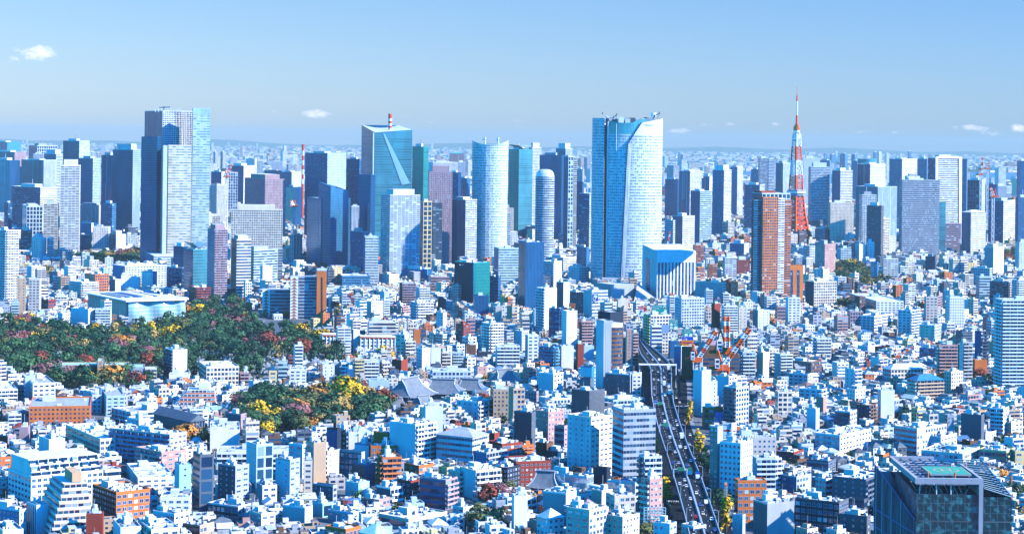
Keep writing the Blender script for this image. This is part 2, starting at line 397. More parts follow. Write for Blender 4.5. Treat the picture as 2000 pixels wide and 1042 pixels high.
def building(x0, xc, x1, yt, yb, sty, col, name, label, opt=''):
    """one hand-placed building; sty 'lr' = style of the left and of the right face"""
    if col[0] == 'B' and len(col) > 1 and col[1] in 'WCS' and yb > 540: col = 'Q'+col[1:]
    if name == 'apartment_tower': col = col.replace('E', 'J')
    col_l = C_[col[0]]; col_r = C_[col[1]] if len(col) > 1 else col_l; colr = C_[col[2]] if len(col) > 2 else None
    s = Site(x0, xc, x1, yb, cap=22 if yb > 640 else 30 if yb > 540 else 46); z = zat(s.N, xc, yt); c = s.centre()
    if z < 4: z = 6; print('low', label)
    root = thing(name, c, label, ALIAS[name]); occupy(s.rect())
    i0, i1, a, b_ = skyline(s.rect(), z); SKY[i0:i1+1] = np.minimum(SKY[i0:i1+1], b_)
    MARKS.append(((x0+x1)/2, (yt+yb)/2, x1-x0, yb-yt, label))
    sl, sr = sty[0], sty[-1]; near = yb > 850; mid = yb > 560
    m = MB(); q = s.rect(); hip = 'h' in opt; bud = 100
    zt = z-1.0 if not hip else z-3.5
    gl, gr = sl, sr
    if near:
        if sr in 'gGws':
            bud, ok = windows(root, s, 0, zt, sr, 'r', bud)
            if ok: gr = 'n'
        if sl in 'gGws':
            bud, ok = windows(root, s, 0, zt, sl, 'l', bud)
            if ok: gl = 'n'
    if mid:
        bc = tuple(min(.85, k*1.15+.02) for k in col_r)
        if sr == 'b': balconies(root, s, 0, zt, STY['b'][2], 'r', bc, 'q' not in opt); gr = 'B'
        if sl == 'b': balconies(root, s, 0, zt, STY['b'][2], 'l', tuple(min(.85, k*1.15+.02) for k in col_l), 'q' not in opt); gl = 'B'
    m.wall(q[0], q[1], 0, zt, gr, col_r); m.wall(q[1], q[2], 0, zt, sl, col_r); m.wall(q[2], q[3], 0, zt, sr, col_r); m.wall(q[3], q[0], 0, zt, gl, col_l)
    m.build('wall', root)
    m = MB(); rc = colr or random.choice((C_['S'], C_['W'], C_['L'], (.5, .54, .56), C_['G']))
    if hip:
        w, d = s.L2, s.L1; e = .6; lo = [s.P(-e, -e), s.P(w+e, -e), s.P(w+e, d+e), s.P(-e, d+e)]; k = min(w, d)/2
        if w > d: A, B = s.P(k, d/2), s.P(w-k, d/2)
        else: A, B = s.P(w/2, k), s.P(w/2, d-k)
        M_ = MATS['roofing']; lo = [(*p, zt) for p in lo]; A = (*A, z+1); B = (*B, z+1)
        if w > d: F = ([lo[0], lo[1], B, A], [lo[1], lo[2], B], [lo[2], lo[3], A, B], [lo[3], lo[0], A])
        else: F = ([lo[0], lo[1], A], [lo[1], lo[2], B, A], [lo[2], lo[3], B], [lo[3], lo[0], A, B])
        for f in F: m.face(f, M_, rc)
        m.face(lo[::-1], MATS['wall'], col_r)
    else: m.roofpan(q, zt, rc, tuple(min(.85, k*1.05) for k in col_r), 1.0)
    m.build('roof', root)
    if not hip and 'x' not in opt:
        if 'c' in opt:      # crown block
            w, d = s.L2, s.L1; m = MB(); h_ = min(12, max(4, (z)*.07)); m.prism(s.rect(w*.15, w*.85, d*.15, d*.85), zt, zt+h_, 'n', col_r, rc); m.build('plant_room', root)
        elif mid:
            sh = None
            for nme, mb in clutter(s, zt+.05, 1.2 if near else .6, near):
                ob = mb.build(nme, sh if nme in ('water_tank', 'antenna') and sh else root)
                if nme == 'stair_house': sh = ob
        elif min(s.L1, s.L2) > 8:
            m = MB(); w, d = s.L2, s.L1; m.prism(s.rect(w*.2, w*(.5+.3*random.random()), d*.3, d*.8), zt, zt+3+4*random.random(), 'n', rc, rc)
            m.build('plant_room', root)
            if random.random() < .4:
                m = MB(); p = s.P(w*.4, d*.5); m.tube((*p, zt+3), (*p, zt+12+8*random.random()), .3, C_['R'] if random.random() < .5 else C_['W']); m.build('antenna', root)
    return root, s, z
# ---------------------------------------------------------------- hand-placed buildings, measured in 4x enlargements of the photograph:
# x of left edge, near corner, right edge, y of the top (all in the enlargement), y of the foot (photograph), faces, colours, kind, options | label
ROWS = '''
@0 180
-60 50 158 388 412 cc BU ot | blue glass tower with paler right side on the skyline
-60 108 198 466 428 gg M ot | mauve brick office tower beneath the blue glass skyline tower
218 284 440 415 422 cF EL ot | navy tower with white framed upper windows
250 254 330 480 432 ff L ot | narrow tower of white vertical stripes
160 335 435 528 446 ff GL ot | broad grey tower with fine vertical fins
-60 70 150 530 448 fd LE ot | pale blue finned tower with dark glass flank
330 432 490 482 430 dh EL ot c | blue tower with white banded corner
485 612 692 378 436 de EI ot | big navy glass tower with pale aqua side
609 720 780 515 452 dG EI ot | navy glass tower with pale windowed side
437 466 614 572 498 bb WW at c | tall white residential tower with many small balconies
330 336 447 868 498 bb CC at | cream balcony tower hugging the tall white one
165 205 330 890 482 fF LL ob | white framed office block with blue glass
80 310 440 742 466 hr EW ob | long navy office block with white windowed end
30 60 92 862 474 hh E ob | dark blue banded block behind leftmost tower
785 876 884 492 465 fd E ot | slim navy finned tower left of the blank blue slab
872 1030 1090 447 474 dc EI ot c | blank deep blue slab with pale striped edge
952 1028 1034 414 446 dd E ot | small navy tower peeking over the blue slab
800 872 876 868 478 hh B ob | low blue banded block before the navy slab
613 770 776 880 462 fn LG ob c | light grey office block with vertical ribs
1645 1728 1736 620 428 gn EW ob | dark blue office block right of the teal striped tower
1640 1690 1770 722 448 ff LW ot | white tower with blue vertical stripes
1745 1760 1855 626 425 FF LL ob | pale framed block under a red crane
1780 1900 1982 572 415 dg EW ob | navy block with white stepped end
1805 2065 2228 676 480 dg EM ot c | broad tower with blue flank and greyish pink front
1790 1800 2202 912 548 GG HC ot c | office tower gridded in cream fins and dark glass
1664 1680 1702 470 348 gg G at | first of twin far grey towers
1720 1738 1762 465 348 gg G at | second of twin far grey towers
1920 1988 1994 520 362 gg W at | far white tower near the twin grey towers
1650 1655 1720 965 478 gG WC ob | white corner block under the blue striped tower
@500 180
-6 2 55 535 368 ff L at | far pale finned tower at the left of a pair
118 122 206 540 366 ff L at | far pale finned tower at the right of a pair
278 283 320 488 358 gg W at | far white tower left of the striped chimney
375 550 695 474 482 gg EI ot | navy tower whose right side is a bright window grid
697 800 808 520 478 gg E ot | dark blue gridded tower beside the curved top tower
62 190 196 612 408 dg E ob | small dark blue block in the far city
190 276 350 620 412 dg EL ob | dark block with pale gridded side in the far city
230 290 352 740 450 gd CE ob | cream and navy block in front of the chimney
1212 1300 1340 425 482 ck VV ot | dark green glass tower with red roof beacons
1338 1378 1570 545 446 nf LW ot | white tower with tall vertical slots
1570 1574 1632 545 412 ff L ot | fine grey striped tower behind the slotted tower
1505 1509 1618 470 400 ff M ot hU | mauve striped tower with chamfered aqua top
1338 1342 1526 620 522 gg M ot c | pinkish grey tower with square window grid
1500 1574 1580 625 470 gd E ot | dark blue tower behind the pinkish grid tower
1575 1642 1668 670 448 dc EB ob | navy office block left of the oval white tower
735 740 800 888 528 ff W ob | white finned block beside the blue glass prism
1275 1302 1368 850 532 dF EY ot | tower framed in a cream square grid
1368 1376 1450 862 524 gb DD at | dark tower dotted with white balconies
968 1040 1275 800 550 bb LL at c | pale grey residential tower with stacked balconies
1508 1632 1720 838 522 fb BL at | tower with blue ribbed flank and white balconies
1765 1800 2010 902 505 gg CH ob c | beige office block with square windows
1840 1850 1985 940 512 rr I ob | pale glass block in front of the beige one
@1000 180
-36 46 152 446 484 ck VU ot | green glass tower crowned with a winged roof
124 150 220 432 452 hG LW ot c | white grey tower behind the green glass tower
208 380 388 492 474 dd EE ot | dark blue glass tower behind the small domed tower
334 410 465 438 466 cd BL ot c | blue tower topped with white equipment
396 432 470 500 496 dF EI ot | tower with bright framed glass corner
470 474 500 530 492 hh C at | thin cream tower beside the bright framed corner
500 548 554 600 412 gg G at | far grey tower left of the giant white tower
497 545 550 700 470 gg E ob | navy block with red lower floors
520 600 612 790 508 hr BL ob | blue grey block against the giant tower
1192 1290 1296 680 436 dd E ot | plain dark blue tower right of the giant tower
1300 1386 1476 614 446 fb EW at | residential tower half navy half white
1476 1490 1500 670 430 gg B at | sliver of a blue tower between white towers
1490 1540 1560 656 432 fn EC at | navy tower with a cream edge
1560 1650 1708 606 476 gb EW at c | tall residential tower with blue flank and white balconies
1700 1756 1800 582 430 gb BW at | slim white tower behind the navy flanked one
1390 1464 1556 770 486 dh EI ot | dark tower with horizontal silver bands
1810 1932 1970 722 458 hb BL at | blue banded tower left of the orange tower
1924 1930 2004 514 424 hh G at | dark ribbed tower on the skyline
1864 1924 1930 600 420 gg E at | small navy tower by the dark ribbed one
1255 1330 1424 965 494 dG EW ob | block with navy flank and white window grid
1190 1256 1260 1000 498 rr L ob | low white banded block beside the giant tower
@1500 160
-6 0 40 602 444 hh L at | pale banded tower left of the lattice tower
55 113 168 632 440 ff EL at | finned tower with navy flank by the lattice tower
264 270 402 592 412 gg L at | wide pale tower behind the lattice tower
310 328 476 662 456 dh EL ot c | grey banded tower with gridded crown
398 478 484 612 398 gg E at | dark far tower above the grey banded tower
495 560 655 690 458 dh EW ot | tower with curved white front and navy flank
478 484 668 940 478 gg C ob | cream gridded block below the curved white front
652 694 700 615 400 gg E at | slim navy tower between skyline towers
692 792 912 640 458 fG EW ot | navy and white tower under an oval glass crown
822 828 854 548 352 gg B at | left twin of two far slim towers
858 864 886 546 352 gg W at | right twin of two far slim towers
1092 1098 1118 542 348 gg B at | lone slim blue tower on the horizon
434 438 457 560 350 gg B at | tiny blue tower on the horizon above the bay
480 494 530 565 352 gg B at | small blue horizon tower left of a wider one
558 600 620 560 352 gg B at | wide blue horizon tower above the curved front
648 676 696 566 352 gg B at | pale blue horizon tower by the oval crown
918 924 944 558 350 gg L at | pale horizon tower behind two residential slabs
942 1042 1160 600 438 gG EW at | residential slab with navy flank and white grid
1158 1236 1242 600 430 gg E at | navy residential slab beside the white gridded one
1510 1548 1554 600 440 gg E at | navy slab behind the louvred tower
1240 1310 1510 592 486 hh EW ot | louvred office tower in a white frame
1035 1042 1334 762 514 rr GG ot | broad blue grey office tower with fine bands
1078 1084 1180 734 500 nn W ob | white plant block above the broad banded tower
680 852 1002 816 502 ff UI ot | teal finned office tower with twin wings
722 730 842 878 504 FG LL ob | white gridded block before the teal finned tower
768 880 886 966 510 gg D ob | dark low block before the teal tower
1278 1284 1384 936 498 kk UU ot | aqua glass tower before the louvred tower
1552 1664 1692 764 474 FG DL at | tower under construction with dark open floors
1690 1782 1788 800 448 dd E ob | dark blue slab behind the construction tower
1782 1786 1860 810 440 ff L ob | pale ribbed block near the right cranes
1716 1836 1926 925 486 hr BW ob | blue and white banded block with rounded roof
1954 1960 2060 616 456 cc E ot | navy glass tower at the right skyline end
1930 1950 2060 900 498 gg E ot | navy office tower below the right skyline tower
@1500 400
1508 1582 1698 44 508 fG BW ot hS | white tower with chamfered blue corner
830 884 945 106 508 gb DC at | slim cream tower with dark flank
1092 1128 1506 142 496 hh NM ob | long maroon banded hall
365 440 512 190 478 hh LD ob | grey block split by dark bands
365 442 525 305 536 gg HP ab | beige gridded apartment block by a wooded rise
1928 1960 2060 290 536 gg WL at | white windowed tower at the right edge
290 358 535 598 606 nG DC ab | tall cream gridded block with dark side wall
1812 1822 2110 738 770 bb LL at | big white residential tower at the right edge
148 156 250 722 640 nw WW ab | slim white block with a red stripe
64 70 152 790 632 hr NM ob | maroon banded block near the orange tower foot
1220 1232 1322 716 648 nw GH ab | tall tan grey block among white houses
1410 1418 1530 718 656 gg WW ab | tall white block with paired windows
630 845 1058 748 622 Gw MW ob | long low lavender hall with white wing
632 640 742 830 648 GG M ob | lavender gridded block at the hall end
704 830 972 868 650 wr LW ob | pale blue school block left of small houses
1014 1112 1190 822 662 wb LL ab | white and blue block with outdoor stairs
1180 1300 1352 938 672 sG CL ob | white cube building with dark window rows
1228 1304 1310 402 536 hh D ab | dark banded block in the right valley
890 902 1016 418 548 bb WW ab | white balcony block among right hand blocks
800 852 856 446 550 bb LB ab | blue grey balcony block with stacked ledges
680 712 766 306 512 nn IW ob | blank white tower block
770 778 830 290 512 gg W ab | white windowed block beside the blank one
1148 1152 1232 428 528 hh AB ob | small teal banded block
1840 1842 1930 620 594 bb GP ab | grey apartment block at the far right
1585 1730 1735 494 566 GG LI ob | long pale school block on the right
1690 1760 1840 330 544 nn GW ob | white sign block with a yellow logo
1465 1505 1560 420 540 hh BW ab | white and teal striped small block
650 752 770 300 505 hh G ob | grey banded block right of the wooded rise
1480 1560 1570 120 458 nn W ob | bright white blank block under the blue one
1380 1385 1466 214 492 gg W ob | white block beneath the aqua glass tower
945 1040 1046 240 484 dd B ob | blue box block before the maroon hall
1165 1205 1212 244 486 dd E ob | navy cube on the maroon hall
1640 1650 1740 560 590 hh LI ab | pale striped office near the long school
1905 1950 2060 585 610 bb LL ab | white apartment slab near the right edge
1730 1880 1895 596 606 bb DH ab | dark balcony block with pale end
270 300 350 420 540 gb BW ab | blue shaded block with white balconies
352 430 476 500 570 ws WC ab | pale twin block by the beige gridded one
@1000 400
45 100 243 290 622 vv DE ot | dark glass office tower with vertical fins
243 326 386 440 570 bn BW ob | blue office with curved balconies and white side
438 520 600 486 560 sG LW ob | white cube office with dark window pairs
1430 1652 1672 606 600 nG GC ob | low cream building with planted roof
185 252 346 650 655 bn BW ab | white stepped block with blue balconies
285 372 378 808 668 bb E ab | dark blue balcony block in shade
342 400 452 602 612 gn DI ob | dark block with lit signs along its edge
448 552 556 684 624 gG DN ob | dark gridded office with cream edge
555 622 746 668 628 nr IL ob | pale block carrying a dark billboard
818 826 906 736 640 nn CC ob | cream blank corner block
522 540 630 908 698 nb RP ab | brick pink apartment tower
1026 1080 1242 858 690 bG YC ob | cream block under a green billboard
1076 1090 1172 940 698 nh BW ob | white striped block behind the expressway
1268 1322 1500 728 648 gG LL ab | large white gridded apartment block
1638 1652 1762 788 654 bb WW ab | white block of even balconies
1760 1770 1834 800 650 ns CC ab | narrow cream block near the orange tower
1880 1920 2010 820 650 ns GL ob | pale grey concrete hall with few windows
1418 1424 1498 314 524 bb RO ab | orange brick block behind the white hotel
1530 1536 1602 462 544 gb YO ab | ochre block behind the white hotel
1750 1756 1858 428 540 gg R ob | dark red brick block with small windows
1654 1662 1752 410 548 nb LW ab | white rounded block left of the red brick one
1700 1812 1850 300 512 wg BL ob | blue windowed block with white edge
102 238 292 170 486 dg EC ob | dark green roofed block
360 442 506 228 486 bb LW ab | white stepped apartment block
262 400 500 410 536 bb WW ab | wide white block of long balconies
505 580 590 330 528 cc BB ob | blue glass block left of the giant tower
388 424 506 826 690 nn WW ob | blank white office with brown billboard
1556 1580 1624 770 652 nn RR ob | small dark red gabled block
340 500 520 20 462 nn WL ob | white windowless block by the framed corner
100 105 142 10 468 gg C at | cream tower block by the domed tower
-8 60 100 36 470 gg HC ob | beige block left of the domed tower
290 296 342 150 470 gn CC ab | thin cream block below the domed tower
@0 400
-60 42 138 196 606 bb IW at | white balcony tower at the left edge
108 126 200 570 618 ns TT at | plain tan slim tower at the left
212 222 306 580 618 sw HH ab | grey concrete block beside the tan tower
230 375 436 740 612 GG OR ab | low orange red block behind autumn trees
245 318 360 252 508 wn WW ab | white block with blank right wall
358 366 414 262 508 hb GI ab | grey balcony block joined to the white one
710 722 846 172 492 wg BW ab | white block with neat window grid
850 906 982 228 494 gg BW ab | white block with dark flank by red trees
610 700 714 232 490 gg EC ab | dark blue block left of the white grid
612 714 760 140 472 nn BW ob | blue box office below grey ribs
878 975 1300 476 566 nw BL ob | long white and blue school buildings
1352 1434 1440 324 552 dd E ob | dark green glass block before the striped tower
1430 1505 1616 346 578 dc EU ot | aqua glass tower with raised wing roof
1615 1668 1772 190 592 gb EM at c | mauve balcony tower with navy flank
1800 1844 1956 268 592 gh DW at c | white banded residential tower with dark flank
1476 1530 1646 644 596 gb RR ab | red brick stepped block
660 742 848 542 580 GG TO ab | orange gridded apartment block
550 688 740 812 646 nn LL ob | blank grey slab wing by the museum
736 742 862 812 646 nb LL ab | grey balcony block by the museum
1714 1790 1800 656 590 dd E ob | small dark blue cube between towers
540 640 768 604 588 bb WW ab | long white terraced block
930 945 1022 552 572 sn WW ab | white block with a tall chimney core
1008 1014 1092 560 572 sn WW ab | white block right of the chimney core
1106 1190 1192 520 574 ss WB ab | white and blue block in the school shade
1300 1424 1430 490 570 bb EB ab | shaded blue block before the aqua glass tower
856 900 942 580 578 sn IW ab | small white block with sloped top
415 430 520 712 600 bb WW ab | white apartment block above the orange red one
410 500 512 560 572 hh LL ob | pale banded block near the pink tower
385 448 452 520 564 nn MP ob | small pink topped block
655 700 772 430 534 sG CC ab | cream block with rounded corner
145 160 240 200 494 nb CD ab | dark and cream block under white towers
1960 1966 2020 350 536 gG IL ob | white block right of the banded tower
@500 400
733 835 868 206 545 gn EG ot | dark tower with grey stair shaft
836 850 952 248 562 gr EL ot | dark tower with pale banded right side
640 672 892 552 566 rr BB ob | low blue office with long windows
1545 1696 1825 450 602 nd KV ot | black office block with small white lettering
1700 1704 1816 706 624 fv E ob | dark navy finned block below the black one
1855 1892 2050 335 566 rr BI ob | curved blue and white banded office
1124 1140 1248 612 602 bb NM ab | mauve gridded apartment block
1250 1274 1358 644 608 nb BW ab | white balcony block beside the mauve one
820 900 992 752 630 ng BW ab | white block with blue flank and punched windows
1206 1260 1384 762 634 bb BW ab | white apartment block with dark edge
1136 1336 1340 506 552 nn BB ob | wide blank blue box in shade
1350 1366 1510 558 578 hh GP ob | grey office with pink bands
1562 1570 1694 192 500 fb WL at | white ribbed tower below the blue striped one
1720 1848 1856 188 508 dd ED ob | flat roofed dark block with wide canopy
1900 1904 2040 206 512 gg W ob | white windowed office by the dark canopy block
1450 1514 1522 318 510 gg RR ob | dark red block among office towers
200 232 322 340 512 gg CC ob | cream rooftop block left of blue prism
445 452 532 385 518 gn WW ob | white rooftop block with a red sign
580 640 726 432 520 nw LW ob | low white block right of the blue prism
548 600 672 490 562 nw CY ab | yellowish cream apartment block
-140 -20 164 350 560 hh YI ob | low office with yellow and glass layers
30 50 126 476 574 nn WW ab | slim blank white slab
165 170 205 340 552 hh GG ob | narrow grey shaft beside the layered office
1425 1435 1540 750 612 hn GG ob | grey hotel block with pale front
1500 1640 1658 668 598 wg GL ob | shaded grey block below the black office
1345 1348 1370 500 560 nn DB ob | thin dark shaft near blank blue box
1865 1870 1918 790 640 nn TH ab | tan chimney like slim block
1820 1890 1896 560 600 hh E ob | navy banded block beside the curved office
960 1040 1116 540 562 nn WW ab | white block below the red striped sign
1040 1140 1200 790 622 bb CP ab | cream and pink balcony block
1410 1460 1490 840 648 ss WC ab | slim white block on the hillside
1180 1270 1350 360 530 nG BC ob | rooftop block carrying a red sign
@0 600
1285 1348 1460 330 742 bn DW ab | white windowless slab at the park edge
1310 1320 1480 520 752 nn WW ob | low white annex below the white slab
1550 1612 1866 462 752 GG CC ab | cream stepped apartments beside the park
1868 1875 1944 508 756 bb RP ab | small pink banded apartment block
185 255 432 590 792 ww LW ab | white stepped block with roof garden
180 195 268 530 786 gn WL ab | narrow white block behind the roof garden
-80 -20 136 640 800 bb CW ab | white apartment block at the left edge
180 225 702 772 838 wg OO ab | orange brick apartment block with arcaded windows
700 720 792 680 806 wg LL ab | small pale blue block with tall windows
788 830 975 690 812 sw LI ab | pale block with glass roof room
870 1020 1335 815 832 bh LL ob | long white school block
990 1085 1170 870 846 sn IW ob | white cube block on the school
620 790 800 660 790 ww WI ab | white villa block by the trees
1000 1010 1156 620 768 wg LW ab | white villa above the small houses
1645 1700 1770 660 782 ss CW ab | cream low block by the stepped awnings
1850 1856 1950 620 768 sw CW ab | low pale block below pink banded apartments
1195 1260 1340 660 768 bw PM ab | low mauve block near the awnings
1765 1880 1884 830 850 nn DM ob | dark cube hall beside the gym
@500 600
90 100 162 492 756 nw TY ab | narrow cream tower with ochre side
163 172 242 424 756 hh LI ab | slim pale blue balcony tower
248 262 392 482 756 ww CW ab | cream white block with tower core
505 520 612 448 748 ws LW ab | white block near the cemetery
596 600 650 430 744 nn LG ab | grey slab at the cemetery edge
650 665 756 430 746 bb CW ab | white balcony block at the cemetery edge
760 770 846 404 748 bb CY ab | yellow tinged balcony block
826 838 962 420 746 nb WW ab | white terraced block with dark water tower
940 985 1046 428 738 db DH ab | dark flanked block with beige balconies
1060 1134 1184 410 738 nn RR ob | vivid red blank building
1145 1165 1246 262 706 nb PC ab | rose white balcony block
1225 1232 1282 172 690 nn RO ob | red cube on the hillside
1250 1296 1360 318 732 gs BW ab | white block with shaded windowed flank
1360 1366 1442 318 724 bn LW ab | white slab with stair tower
1440 1450 1522 350 722 nb RC ab | block of alternating brick and cream balconies
1620 1650 1716 392 728 bw PW ab | pink and white narrow block
1526 1534 1622 350 718 bb WI ab | round cornered white block
1760 1830 1930 124 696 bb WW ab | white block of evenly punched windows
1868 1880 2060 300 724 nb LW ab | broad white block of bare walls
1728 1738 1842 345 712 gg K ab | black block with glossy panels
1634 1640 1718 292 702 nn MN ob | small brown cube above the black block
1364 1378 1680 492 752 bG LL ob | white institute with row of roof vents
870 880 1090 110 672 wh LC ob | school building with glass upper floor
1566 1735 1850 735 828 sb BW ab | blue grey block with white and brown balconies
1826 1852 2090 640 828 gg NT ab | brown brick tower with orange edge
700 712 760 480 756 nn BE ob | slanted blue fin building
875 880 1042 566 770 nn LI ob | low aqua roofed warehouse
1480 1492 1530 300 720 ns GW ab | thin grey block behind brick balconies
1095 1160 1190 210 704 wn CW ab | white stepped house block
640 700 725 560 660 gn BW ab | white corner block behind the colonnade
1700 1730 1800 460 742 ws WP ab | pale low apartments in the middle
1120 1185 1192 500 750 nn CI ob | wedge roofed small office
1305 1430 1450 640 724 nn WS ob | smooth concrete silo block
@1000 600
205 322 398 515 780 nw BW ab | white block with blue rounded flank
725 922 1010 522 778 sn DL ob | grey block with deep shaded wall
924 938 1008 520 778 nw LW ob | light wing of the shaded wall block
462 602 722 650 826 xx DD ob | building wrapped in dark netting
528 610 632 550 798 xx D ob | black wrapped tower behind the netting
500 512 558 285 730 nn RR ab | narrow brick red slab
558 562 640 300 712 nn LI ob | blank pale block behind brick slab
530 620 642 462 790 nn LB ob | pale cube with slanted shade
100 190 206 655 792 gs MM ab | mauve brick block near the netting
-30 8 96 630 838 nG TT ab | tan office with large windows
1412 1480 1552 492 812 nn LI ob | aqua shaded block below the cranes
1455 1478 1602 575 800 bs LW ab | white block with slit windows
1590 1692 1756 538 790 nw BC ob | pale blue block with white front
1650 1748 1846 622 842 bG DS ab | dark and grey apartment tower
1484 1500 1648 780 836 gG OO ob | orange block with tall wedge wall
1408 1412 1492 390 736 nn LW ob | blank white box beside a red crane
1790 1800 1900 345 742 bb WL ab | white balcony block right of the cranes
1910 1960 2010 350 742 nn CC ob | cream square block at hillside
180 332 404 800 868 gg PP ab | pinkish brick block with slit windows
210 300 455 712 800 nG LL ob | pale office before the netted building
700 790 1040 720 808 bb LI ab | white terraces behind the sign tower
205 330 336 310 724 bb B ab | shaded blue balcony block
100 122 204 215 718 nw GL ab | grey slim block amid houses
370 385 480 300 722 sn CW ab | cream white block with stair strip
1170 1180 1220 130 652 nn BL ob | blue panelled advertisement block
1030 1040 1075 60 662 bb GB ab | dull green balcony tower by the expressway
1220 1232 1300 260 700 nn DE ob | navy office at the expressway bend
1322 1400 1404 310 742 nn NN ob | maroon shaft beneath the orange billboard
1265 1320 1326 300 720 nn BL ob | light blue slab by the expressway curve
700 820 880 620 770 nn IW ob | rooftop annex under grey wall
890 895 930 175 720 ns CP ob | narrow pink grey block by expressway
930 940 985 195 718 nb WP ab | pink stair block by expressway
@1500 600
368 378 494 240 704 bb BW ab | white block with zigzag stair shadows
100 336 418 425 738 GG TN ab | brown terraced apartments with planters
1320 1332 1480 292 740 bb CP ab | salmon balcony apartment tower
1496 1520 1594 268 756 sb LG ab | pale blue slab with grey stairs
1474 1480 1500 290 730 nn DO ab | sliver of orange apartment wall
1608 1614 1710 408 748 gn OO ob | small orange block with square windows
1612 1660 1722 185 732 nb EK ob | navy tower with a white peak emblem
1084 1162 1372 540 784 bb CT ab hB | cream apartments with blue slate roof
1372 1430 1522 500 778 gg CC ab | octagonal pale brick block
872 880 986 645 828 Gn LW ab | slim white tower with blue glass bays
66 76 188 655 822 GG CC ab | cream block of deep square bays
690 790 848 762 836 gb KN ab | black and brown stepped block
895 960 1240 455 752 GG LC ob hL | museum like hall with silver roof
1500 1560 1668 680 796 gb LP ob | rose grey row of gabled studios
300 372 400 790 850 nn LI ob | smooth pale windowless tower
388 430 456 700 822 nn TP ob | tan shaft with small roof
520 640 692 812 850 hG DW ab | dark roofed white office
800 870 880 640 780 nb DG ab | grey slim block near the slate roof
1180 1320 1330 320 712 hh BB ob | shaded blue office with a curved top
700 780 860 300 696 nn IW ob | pale aqua warehouse block
1790 1920 2020 530 756 hh GG ob | grey banded low wing at right edge
1910 2040 2060 440 750 gg D ob | dark block at the foot of the white tower
160 310 320 520 760 ww IL ab | low white villa left of planters
240 420 460 640 790 wb LW ab | stepped white villa apartments
@1500 782
365 560 802 268 892 Gw IW ob | long white office with glass terraces
990 1162 1392 215 890 hG BC ab | cream terrace block of long dark windows
1390 1400 1450 110 868 gg DG ab | dark grey end of the terrace block
1195 1350 1474 280 888 sw LW ab | white house block with tall core
1195 1520 1652 412 922 GG IC ob | low cream office with teal shaded side
1650 1862 1925 392 920 hb TY ob | low office with yellow brown base
1925 1930 2050 390 920 gw TY ab | ochre brick apartments at the right edge
498 762 912 612 1000 sb DD ab | charcoal apartment block with glass balconies
208 552 626 790 1052 GG KD ab | black apartment block with roof terrace
98 222 336 590 966 sG BI ob | aqua shaded office with glass top
38 200 278 402 912 hG RR ab | orange red block with lattice antenna
1505 1664 1670 110 872 nn DD ob | dark green windowless block
1732 1838 1880 60 860 bw BW ab | pale blue stepped balcony block
-30 20 104 450 962 bb IL ab | white stair tower block beside the expressway
628 750 770 770 1010 hh KD ob | black low block with silver windows
560 770 800 900 1060 ss DD ob | dark low wing with planted terrace
780 880 930 870 1010 sf KD ob | small dark house block behind glass building
1550 1700 1790 262 868 ww LW ab | low white flats in the right corner
700 830 862 448 920 gw IC ab | pale houses before the glass building
830 900 945 420 900 ww PO ab | salmon low block in the lower right
930 1010 1080 440 912 nw TT ab | small tan block above the glass building
300 470 530 470 930 hG GD ab | dark framed house block
1820 1900 1990 170 860 gw HC ab | small cream houses at right edge
760 860 880 310 878 GG LC ob | low beige clinic with roof vents
@0 782
60 240 802 590 1000 wG LW ab | huge white apartment block with sloping terraces
300 382 505 300 905 nn LW ob | white cube tower on the huge white block
510 780 1006 296 902 GG CC ab | cream apartment block with solar panels
850 1322 1455 262 912 bw BH ab | long blue shaded balcony slab
718 905 1168 712 1026 gG RO ab | rust red stepped apartment block
205 282 376 812 1046 fn LL ob | grey tower with vertical slits
988 1076 1362 600 962 nw LW ab | white office with rooftop coolers
1228 1250 1482 752 1020 ww LW ab | light grey block of square windows
1360 1398 1490 500 992 ns AA ab | mint green stair tower block
1502 1556 1666 420 1010 hF DD ob | dark office with glass front and fire stairs
1664 1690 2400 400 935 bb WW ab | very long white residential slab
1604 1640 1872 226 886 nn IW ob | huge blank white box building
1700 1836 1942 508 986 sw DG ab | dark grey block with recessed corner
-120 60 124 270 880 nw RM ab | wine red brick apartments at left edge
140 150 218 205 872 nn RM ob | wine red brick tower
664 670 800 880 1060 nn RR ob | red brick stair tower near the bottom
1056 1260 1452 400 930 bw MP ab | pink grey stepped apartments
-120 150 205 850 1046 gg BL ab | shaded blue block in the bottom left corner
-100 -40 90 440 920 nw OO ab | orange red block at the left edge
1620 1860 1960 822 1020 GG KL ob | black and white modern low block
1896 1920 2100 870 1032 wG DG ab | dark green roofed house at bottom
1350 1560 1672 970 1056 hG RT ab | brick red low block at the bottom
880 940 1100 985 1085 nn LW ab | white rooftops at the bottom left
1080 1180 1400 1000 1090 bw CW ab | white cluttered roof block at the bottom
-60 20 180 1010 1090 nn CW ob | white block in the very corner
1680 1750 1790 655 975 ss LW ab | small white block with vents
1750 1770 1890 770 985 nG GW ob | grey low office with skylight
480 720 780 250 860 bb LL ab | white low block behind solar panels
1190 1360 1480 880 1055 Gw LW ab | white terraced base of square window block
@500 782
-80 0 130 340 960 sF LI ob | white office with green glass strips
148 262 340 458 982 sw LG ab | tall blue grey block with slanted shoulder
362 372 438 470 968 sw WC ab | cream block behind the slanted shoulder
252 360 386 340 950 ww LW ab | white office with eight dark windows
388 448 546 325 950 wn CT ab | tan slab with bright edge
488 556 646 390 946 bs CW ab | white block with outside stair landings
548 632 642 218 900 nn EK ob | navy blue cube block
645 700 735 225 890 gn RM ab | small maroon brick block left of green roof
704 800 902 220 896 gG IC ab hA | white building with mint green roof
714 722 866 245 896 bn LW ab | narrow white stair slab
884 896 1098 350 912 gw OO ab | orange brick block with tower
